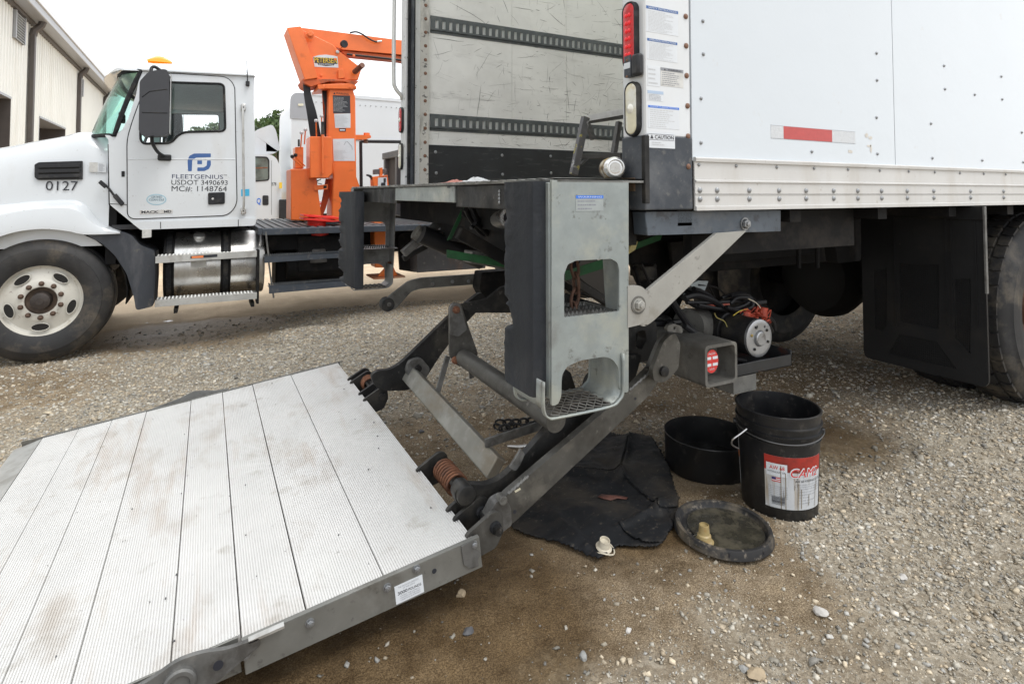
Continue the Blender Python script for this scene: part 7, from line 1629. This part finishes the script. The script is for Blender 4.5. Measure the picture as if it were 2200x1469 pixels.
# --- lid with puddle and yellow spout cap
q = P(1553, 1140, z=.02); lq = V((q.x, q.y, GZ1(q.x, q.y)+.010)); lid = thing('upturned_lid', 'upturned black bucket lid holding dirty water in front of the pail', 'lid', lq)
tilt = Matrix.Rotation(R(3), 4, 'Y') @ Matrix.Rotation(R(-2), 4, 'X')
lid_m = mat('gritty_lid', (.016,.016,.017), .6, var=.25, vs=10, layers=[((.17,.14,.10), 8, .5, .68, .7), ((.22,.19,.15), 45, .6, .7, .6)], bump=(60,.3,.002))
part('lid_disc', MB().lathe(lq, Z, [(.0005,.006),(.136,.006),(.140,.012),(.143,.026),(.148,.029),(.156,.028),(.158,.024),(.162,.0),(.158,-.004),(.155,.0),(.151,.018),(.146,.018),(.143,.006),(.139,.001),(.0005,.001)], 80), lid_m, lid, ang=40, fix=True)
part('lid_water', MB().lathe(lq+V((0.012,0,0)), Z, [(.0005,.0105),(.126,.0100)], 48), mat('lid_sludge', (.032,.030,.024), .18, var=.3, vs=9, layers=[((.095,.085,.062), 14, .45, .62, .8), ((.03,.028,.02), 6, .55, .65, .7)], bump=(40,.3,.003), rvar=.1), lid)
for a in (-2.3, -1.55, -.9, -.2, .6): 
    d_ = V((math.cos(a), math.sin(a), 0)); part('lid_notch', MB().bar(lq+d_*.1585+V((0,0,-.002)), lq+d_*.1635+V((0,0,.022)), d_.cross(Z)*.0022, (0,0,.001)), lettering, lid)
q = P(1513, 1163, z=lq.z+.012)
amb = mat('stained_yellow_plastic', (.34,.26,.12), .35, var=.15, vs=30, layers=[((.30,.18,.06), 20, .55, .7, .6)])
sp_ = thing('spout_cap', 'upright amber plastic spout standing in the water on the lid', 'cap', (q.x, q.y, lq.z+.011))
part('spout_body', MB().lathe((q.x, q.y, lq.z+.011), Z, [(.030,0),(.031,.004),(.026,.006),(.023,.010),(.022,.024),(.018,.028),(.0165,.048),(.0155,.056),(.013,.057),(.0125,.052),(.0005,.050)], 28), amb, sp_, ang=40, fix=True)
part('spout_foot', MB().lathe((q.x, q.y, lq.z+.0095), Z, [(.0005,0),(.040,0),(.044,.002),(.040,.003),(.03,.002)], 28), mat('wet_ring', (.05,.045,.03), .1), sp_)
# --- ivory spout on the mat
q = P(1297, 1180, z=.01)
iv = mat('ivory_plastic', (.55,.50,.40), .4, var=.1, vs=40, layers=[((.30,.24,.16), 30, .58, .7, .5)])
c2 = V((q.x, q.y, GZ1(q.x, q.y)+.014)); fc = thing('pull_spout', 'small ivory plastic pull spout on the corner of the black cloth', 'cap', c2)
part('spout_neck', MB().lathe(c2, (V((0,-.25,1))).normalized(), [(.0005,0),(.024,0),(.027,.003),(.024,.007),(.020,.009),(.019,.018),(.0175,.021),(.017,.030),(.0150,.030),(.0145,.022),(.0005,.020)], 28), iv, fc, ang=35, fix=True)
part('pull_ring', MB().tube([c2+V((.033*math.cos(a), .030*math.sin(a)-.004, -.004+.006*math.sin(a*2)))for a in [2*math.pi*k/28 for k in range(28)]], .0026, 6, closed=True), iv, fc)
# --- black cloth, draped over the stones
cl_pts = [(1095,1128),(1160,1150),(1200,1168),(1290,1212),(1325,1180),(1420,1188),(1445,1150),(1462,1108),(1455,1060),(1440,1000),(1410,960),(1395,935),(1350,930),(1310,925),(1270,935),(1180,1010),(1120,1060)]
ring = rnd([P(u, v, z=.0) for u, v in cl_pts], .006, 2)
from mathutils.geometry import intersect_point_tri_2d
def inside_poly(x, y, pts):
    c_ = False; j = len(pts)-1
    for i in range(len(pts)):
        a, b_ = pts[i], pts[j]
        if (a.y > y) != (b_.y > y) and x < (b_.x-a.x)*(y-a.y)/(b_.y-a.y)+a.x: c_ = not c_
        j = i
    return c_
x0c, x1c = min(q.x for q in ring), max(q.x for q in ring); y0c, y1c = min(q.y for q in ring), max(q.y for q in ring); stp = .0075
b = MB(); idx = {}
fold1 = (P(1335,1000,z=0), P(1420,930,z=0)); fold2 = (P(1335,1010,z=0), P(1430,1130,z=0))
def seg_d(x, y, s_):
    a, c_ = s_; ab = V((c_.x-a.x, c_.y-a.y)); ap = V((x-a.x, y-a.y)); t_ = max(0, min(1, ap.dot(ab)/ab.dot(ab))); return (ap-ab*t_).length
folds = [(P(1225,1010,z=0), P(1332,1018,z=0)), (P(1332,1018,z=0), P(1350,935,z=0)), (P(1335,1012,z=0), P(1415,1115,z=0)), (P(1415,1115,z=0), P(1460,1085,z=0)), (P(1330,1140,z=0), P(1425,1100,z=0)), (P(1150,1060,z=0), P(1260,1180,z=0))]
def clz(x, y):
    n_ = mnoise.fractal(V((x*5, y*5, 3)), 1, 2, 4)*.010+mnoise.fractal(V((x*9, y*9, 6)), 1, 2, 3)*.006+mnoise.fractal(V((x*18, y*18, 9)), 1, 2, 3)*.003
    f_ = sum(.013*math.exp(-(seg_d(x, y, s_)/.018)**2) for s_ in folds)
    return GZ1(x, y)+.014+n_+f_
ny_ = int((y1c-y0c)/stp)+1; nx_ = int((x1c-x0c)/stp)+1
for j in range(ny_+1):
    for i in range(nx_+1):
        x, y = x0c+i*stp, y0c+j*stp
        if inside_poly(x+.006*mnoise.noise(V((x*30,y*30,0))), y+.006*mnoise.noise(V((x*30,y*30,5))), ring): idx[(i,j)] = len(b.v); b.v.append((x, y, clz(x, y)))
for (i, j), k in idx.items():
    if all((i+a, j+c_) in idx for a, c_ in ((1,0),(0,1),(1,1))): b.f.append((k, idx[(i+1,j)], idx[(i+1,j+1)], idx[(i,j+1)]))
cloth_m = mat('black_cloth', (.010,.011,.013), .7, var=.25, vs=6, layers=[((.045,.038,.03), 4, .46, .72, .9), ((.11,.095,.075), 60, .64, .74, .7)], bump=(160,.25,.001), spec=.25)
cl_b = b
o = part('ground_cloth', b, cloth_m, None, ang=80, solid=.003)
def cloth_layer(pts, dz_):
    rr = rnd([P(u, v, z=.0) for u, v in pts], .008, 2); b = MB(); idx = {}
    for j in range(ny_+1):
        for i in range(nx_+1):
            x, y = x0c+i*stp, y0c+j*stp
            if inside_poly(x+.004*mnoise.noise(V((x*30,y*30,7))), y, rr): idx[(i,j)] = len(b.v); b.v.append((x, y, clz(x, y)+dz_+.004*mnoise.noise(V((x*14,y*14,2)))))
    for (i, j), k in idx.items():
        if all((i+a, j+c_) in idx for a, c_ in ((1,0),(0,1),(1,1))): b.f.append((k, idx[(i+1,j)], idx[(i+1,j+1)], idx[(i,j+1)]))
    return part('cloth_fold', b, cloth_m, o, ang=80, solid=.003)
cloth_layer([(1332,1016),(1350,930),(1400,935),(1440,1000),(1462,1088),(1418,1118)], .006); cloth_layer([(1215,1008),(1330,1016),(1352,940),(1310,922),(1262,935)], .005); cloth_layer([(1322,1138),(1432,1096),(1450,1140),(1425,1186),(1380,1180)], .006); cloth_layer([(1406,1078),(1412,1120),(1462,1104),(1458,1076)], .013)
tag(o, 'crumpled black cloth spread on the ground under the lift arm', 'cloth')
# folded back flaps lie on it
fcx = [P(u, v, z=.02) for u, v in ((1408,1080),(1412,1118),(1462,1100),(1460,1078))]
o.name = 'ground_cloth'
def strewn(n, pts, h, m_, label, cat, seed=0):
    ring_ = [P(u, v, z=.02) for u, v in pts]; c_ = sum(ring_, V((0,0,0)))/len(ring_); b = MB(); b.v.append((c_.x, c_.y, clz(c_.x, c_.y)+h))
    for q in ring_: b.v.append((q.x, q.y, clz(q.x, q.y)+.004+h*.3*random.random()))
    b.f = [(0, 1+k, 1+(k+1)%len(ring_)) for k in range(len(ring_))]; o = part(n, b, m_, None, solid=.002, ang=20, world=None); tag(o, label, cat); return o
strewn('dead_leaf', [(1284,1052),(1292,1047),(1310,1049),(1322,1046),(1334,1047),(1349,1053),(1345,1058),(1326,1058),(1312,1063),(1295,1060)], .012, mat('dead_leaf', (.14,.055,.04), .6, var=.3, vs=60, bump=(90,.5,.004)), 'curled reddish brown leaf lying on the black cloth', 'leaf')
# --- chain on the ground, bar of bright steel, other oddments
cpts = [P(u, v, z=0) for u, v in ((1062,902),(1082,908),(1100,905),(1125,910),(1150,900),(1165,896))]
cc_ = thing('chain', 'short length of rusty chain on the ground behind the lift tube', 'chain', P(1110,905,z=-.02))
chain([V((q.x, q.y, GZ1(q.x, q.y)+.016)) for q in cpts], cc_, rusty if False else steel_dark, r=.006, L_=.045, W_=.032)
chain([V((q.x+.03, q.y+.04, GZ1(q.x, q.y)+.014)) for q in cpts[::2]], cc_, steel_dark, r=.006, L_=.045, W_=.032)
A, B = P(1090,948,z=.0), P(1132,951,z=.0); o = part('steel_bar', MB().tube([V((A.x, A.y, GZ1(A.x,A.y)+.014)), V((A.x*.4+B.x*.6, A.y*.4+B.y*.6, GZ1(A.x,A.y)+.014)), V((B.x, B.y, GZ1(B.x,B.y)+.014))], [.006,.0095,.0095], 12), chrome, None, bev=.001); tag(o, 'short bright steel bar on the gravel beside the lift arm', 'bar')
# --- bigger stones one can pick out
def rock(nm, u, v, s_, m_, label, seed, flat=.6):
    q = P(u, v, z=0); z_ = GZ1(q.x, q.y); rg = random.Random(seed); bm_ = bmesh.new(); bmesh.ops.create_icosphere(bm_, subdivisions=3, radius=1)
    ax_ = (rg.uniform(.8,1.25), rg.uniform(.7,1.0), flat)
    for v_ in bm_.verts:
        d_ = v_.co.normalized(); r_ = 1+.28*mnoise.noise(d_*1.3+V((seed,0,0)))+.12*mnoise.noise(d_*3.5+V((0,seed,0)))
        # cut facets
        for k in range(7):
            n_ = V((math.sin(seed+k*2.1), math.cos(seed*1.3+k*1.7), math.sin(k*3.3+seed*.7))).normalized(); e = d_.dot(n_)*r_
            if e > .72: r_ *= .72/e
        v_.co = V((d_.x*r_*ax_[0]*s_, d_.y*r_*ax_[1]*s_, d_.z*r_*ax_[2]*s_))
    me = bpy.data.meshes.new(nm); bm_.to_mesh(me); bm_.free(); me.transform(Matrix.Translation((q.x, q.y, z_+s_*flat*.45)))
    o = part(nm, me, m_, None, ang=25); tag(o, label, 'stone', 'larger stones on the ground'); return o
st_w = mat('pale_stone', (.50,.48,.45), .75, var=.15, vs=40, bump=(80,.3,.003)); st_t = mat('tan_stone', (.38,.30,.20), .75, var=.15, vs=40, bump=(80,.3,.003)); st_d = mat('dark_stone', (.09,.09,.095), .6, var=.25, vs=40, bump=(80,.4,.003)); st_g = mat('grey_stone', (.26,.26,.25), .75, var=.2, vs=40, bump=(80,.3,.003))
rock('stone', 1765, 1322, .021, st_w, 'white angular stone, brightest in the right foreground', 1)
rock('stone', 1625, 1443, .020, st_t, 'tan stone at the bottom edge, nearest of all', 2)
rock('stone', 1598, 1432, .013, st_g, 'bluish grey stone just left of the tan one at the bottom edge', 3)
rock('stone', 991, 1263, .020, st_t, 'rounded tan stone below the corner of the lift platform', 4)
rock('stone', 1006, 1341, .016, st_d, 'wet dark stone on the mud under the platform edge', 5, .5)
rock('stone', 1042, 950, .018, st_g, 'grey stone beside the flat link bar under the lift', 6)
rock('stone', 905, 906, .018, st_d, 'dark lump on the ground between lift arm and platform', 7)
rock('stone', 1253, 1405, .014, st_g, 'grey stone in the bottom middle, left of the tan one', 8)
rock('stone', 1350, 1352, .010, st_w, 'small pale stone in the bare mud right of the platform', 9)
rock('stone', 1940, 1240, .015, st_w, 'pale stone in the thick gravel at right', 10)
rock('stone', 1515, 1180, .010, st_g, 'small stone just in front of the black lid', 11) if False else None
# crumbs on the platform
rg = random.Random(9); b = MB()
for k in range(26):
    s_, y_ = rg.uniform(.03, 1.3), rg.uniform(1.6, 3.4); c_ = pl(s_, y_, .002); r_ = rg.uniform(.0009, .0026)
    b.obox(c_, X*r_, Y*r_*rg.uniform(.6,1.4), Z*r_*.7)
o = part('platform_crumbs', b, st_d, None, smooth=False); o['kind'] = 'stuff'
# --- can on the step, ladder inside, crumpled wrap
q = P(1323, 378, y=1.36); cz_ = 1.224; cax = V((-.45,-.89,0)).normalized(); cc = V((q.x+.01, 1.39, cz_+.034))
can = thing('drink_can', 'silver drink can lying on the sill by the post', 'can', (cc.x, cc.y, cz_))
part('can_body', MB().lathe(cc-cax*-.0, cax, [(.0005,.0475),(.020,.046),(.0235,.0545),(.0255,.054),(.030,.045),(.0325,.038),(.0325,-.045),(.028,-.055),(.025,-.06),(.0005,-.055)], 36), mat('can_aluminium', (.68,.68,.67), .25, metal=.9, layers=[((.45,.25,.04), 3, .3, .35, .0)]), can, ang=30, fix=True)
part('can_print', MB().lathe(cc, cax, [(.0328,.034),(.0328,-.044)], 36), mat('can_label', (.45,.28,.06), .35, metal=.4, var=.3, vs=30, layers=[((.08,.06,.05), 18, .5, .55, .9), ((.6,.58,.5), 22, .58, .62, .9)]), can)
part('can_tab', MB().lathe(cc+cax*.0465, cax, [(.0005,.001),(.015,.001),(.016,0)], 20), alu, can)
lad = thing('step_ladder', 'folding metal step ladder standing inside the open truck body', 'ladder', (P(1236,375,y=2.2).x, 2.3, zf))
yl = 2.1; lm_ = mat('ladder_grey', (.12,.12,.125), .5, metal=.3, var=.2, vs=20, layers=[((.45,.40,.10), 30, .63, .66, .8), ((.4,.4,.4), 22, .64, .67, .7)])
def lbar(a, b_, y_, wd, m_, nm='ladder_rail'):
    A, B = P(*a, y=y_), P(*b_, y=y_); d_ = (B-A).normalized(); return part(nm, MB().bar(A, B, d_.cross(Y)*wd, (0,.012,0)), m_, lad, bev=.002)
lbar((1258,252),(1232,376), yl, .017, lm_); ls_ = mat('ladder_steel', (.10,.10,.10), .5, metal=.3, var=.2, vs=20)
lbar((1330,262),(1312,372), yl+.05, .012, ls_)
part('ladder_top', MB().plate([[P(1256,262,y=yl), P(1256,249,y=yl), P(1345,232,y=yl), P(1345,246,y=yl)]], (0,.012,0)), mat('ladder_tread', (.70,.71,.72), .5, metal=.1, var=.1, vs=30), lad, bev=.002)
lbar((1240,336),(1330,334), yl+.03, .012, ls_, 'ladder_step'); lbar((1262,262),(1345,250), yl+.02, .010, ls_, 'ladder_brace'); lbar((1246,355),(1262,340), yl+.03, .004, ls_, 'ladder_stay'); lbar((1258,256),(1275,300), yl+.28, .012, ls_)
lbar((1345,262),(1400,376), yl, .014, ls_)
wrapm = mat('crumpled_film', (.62,.63,.64), .35, var=.15, vs=40, bump=(60,.5,.004)); pink = mat('pink_rag', (.50,.20,.16), .7, var=.2, vs=40)
def scrap(nm, u, v, w_, d2, h_, m_, label, cat, seed):
    q = P(u, v, z=1.224); b = MB(); rows = []; rg = random.Random(seed)
    for j in range(9): rows.append([(q.x+d2*(j/8-.5)+rg.uniform(-.004,.004), q.y+w_*(i/12-.5)+rg.uniform(-.005,.005), 1.2275+h_*math.sin(math.pi*j/8)*math.sin(math.pi*i/12)*rg.uniform(.3,1.1)) for i in range(13)])
    o = part(nm, MB().grid(rows), m_, None, ang=25, solid=.001); tag(o, label, cat)
x_s = .95
q = P(1025, 386, x=x_s)
for nm, u, w_, h_, m_, lab, sd in (('plastic_wrap', 1025, .16, .022, wrapm, 'crumpled clear plastic wrap on the truck sill', 4), ('rag', 980, .09, .014, pink, 'small pink rag on the truck sill beside the plastic wrap', 5)):
    q = P(u, 386, x=x_s); rows = []; rg = random.Random(sd)
    for j in range(9): rows.append([(x_s+.10*(j/8-.5)+rg.uniform(-.004,.004), q.y+w_*(i/12-.5)+rg.uniform(-.005,.005), 1.2275+h_*math.sin(math.pi*j/8)*math.sin(math.pi*i/12)*rg.uniform(.3,1.1)) for i in range(13)])
    o = part(nm, MB().grid(rows), m_, None, ang=25, solid=.001); tag(o, lab, nm.replace('_', ' '))
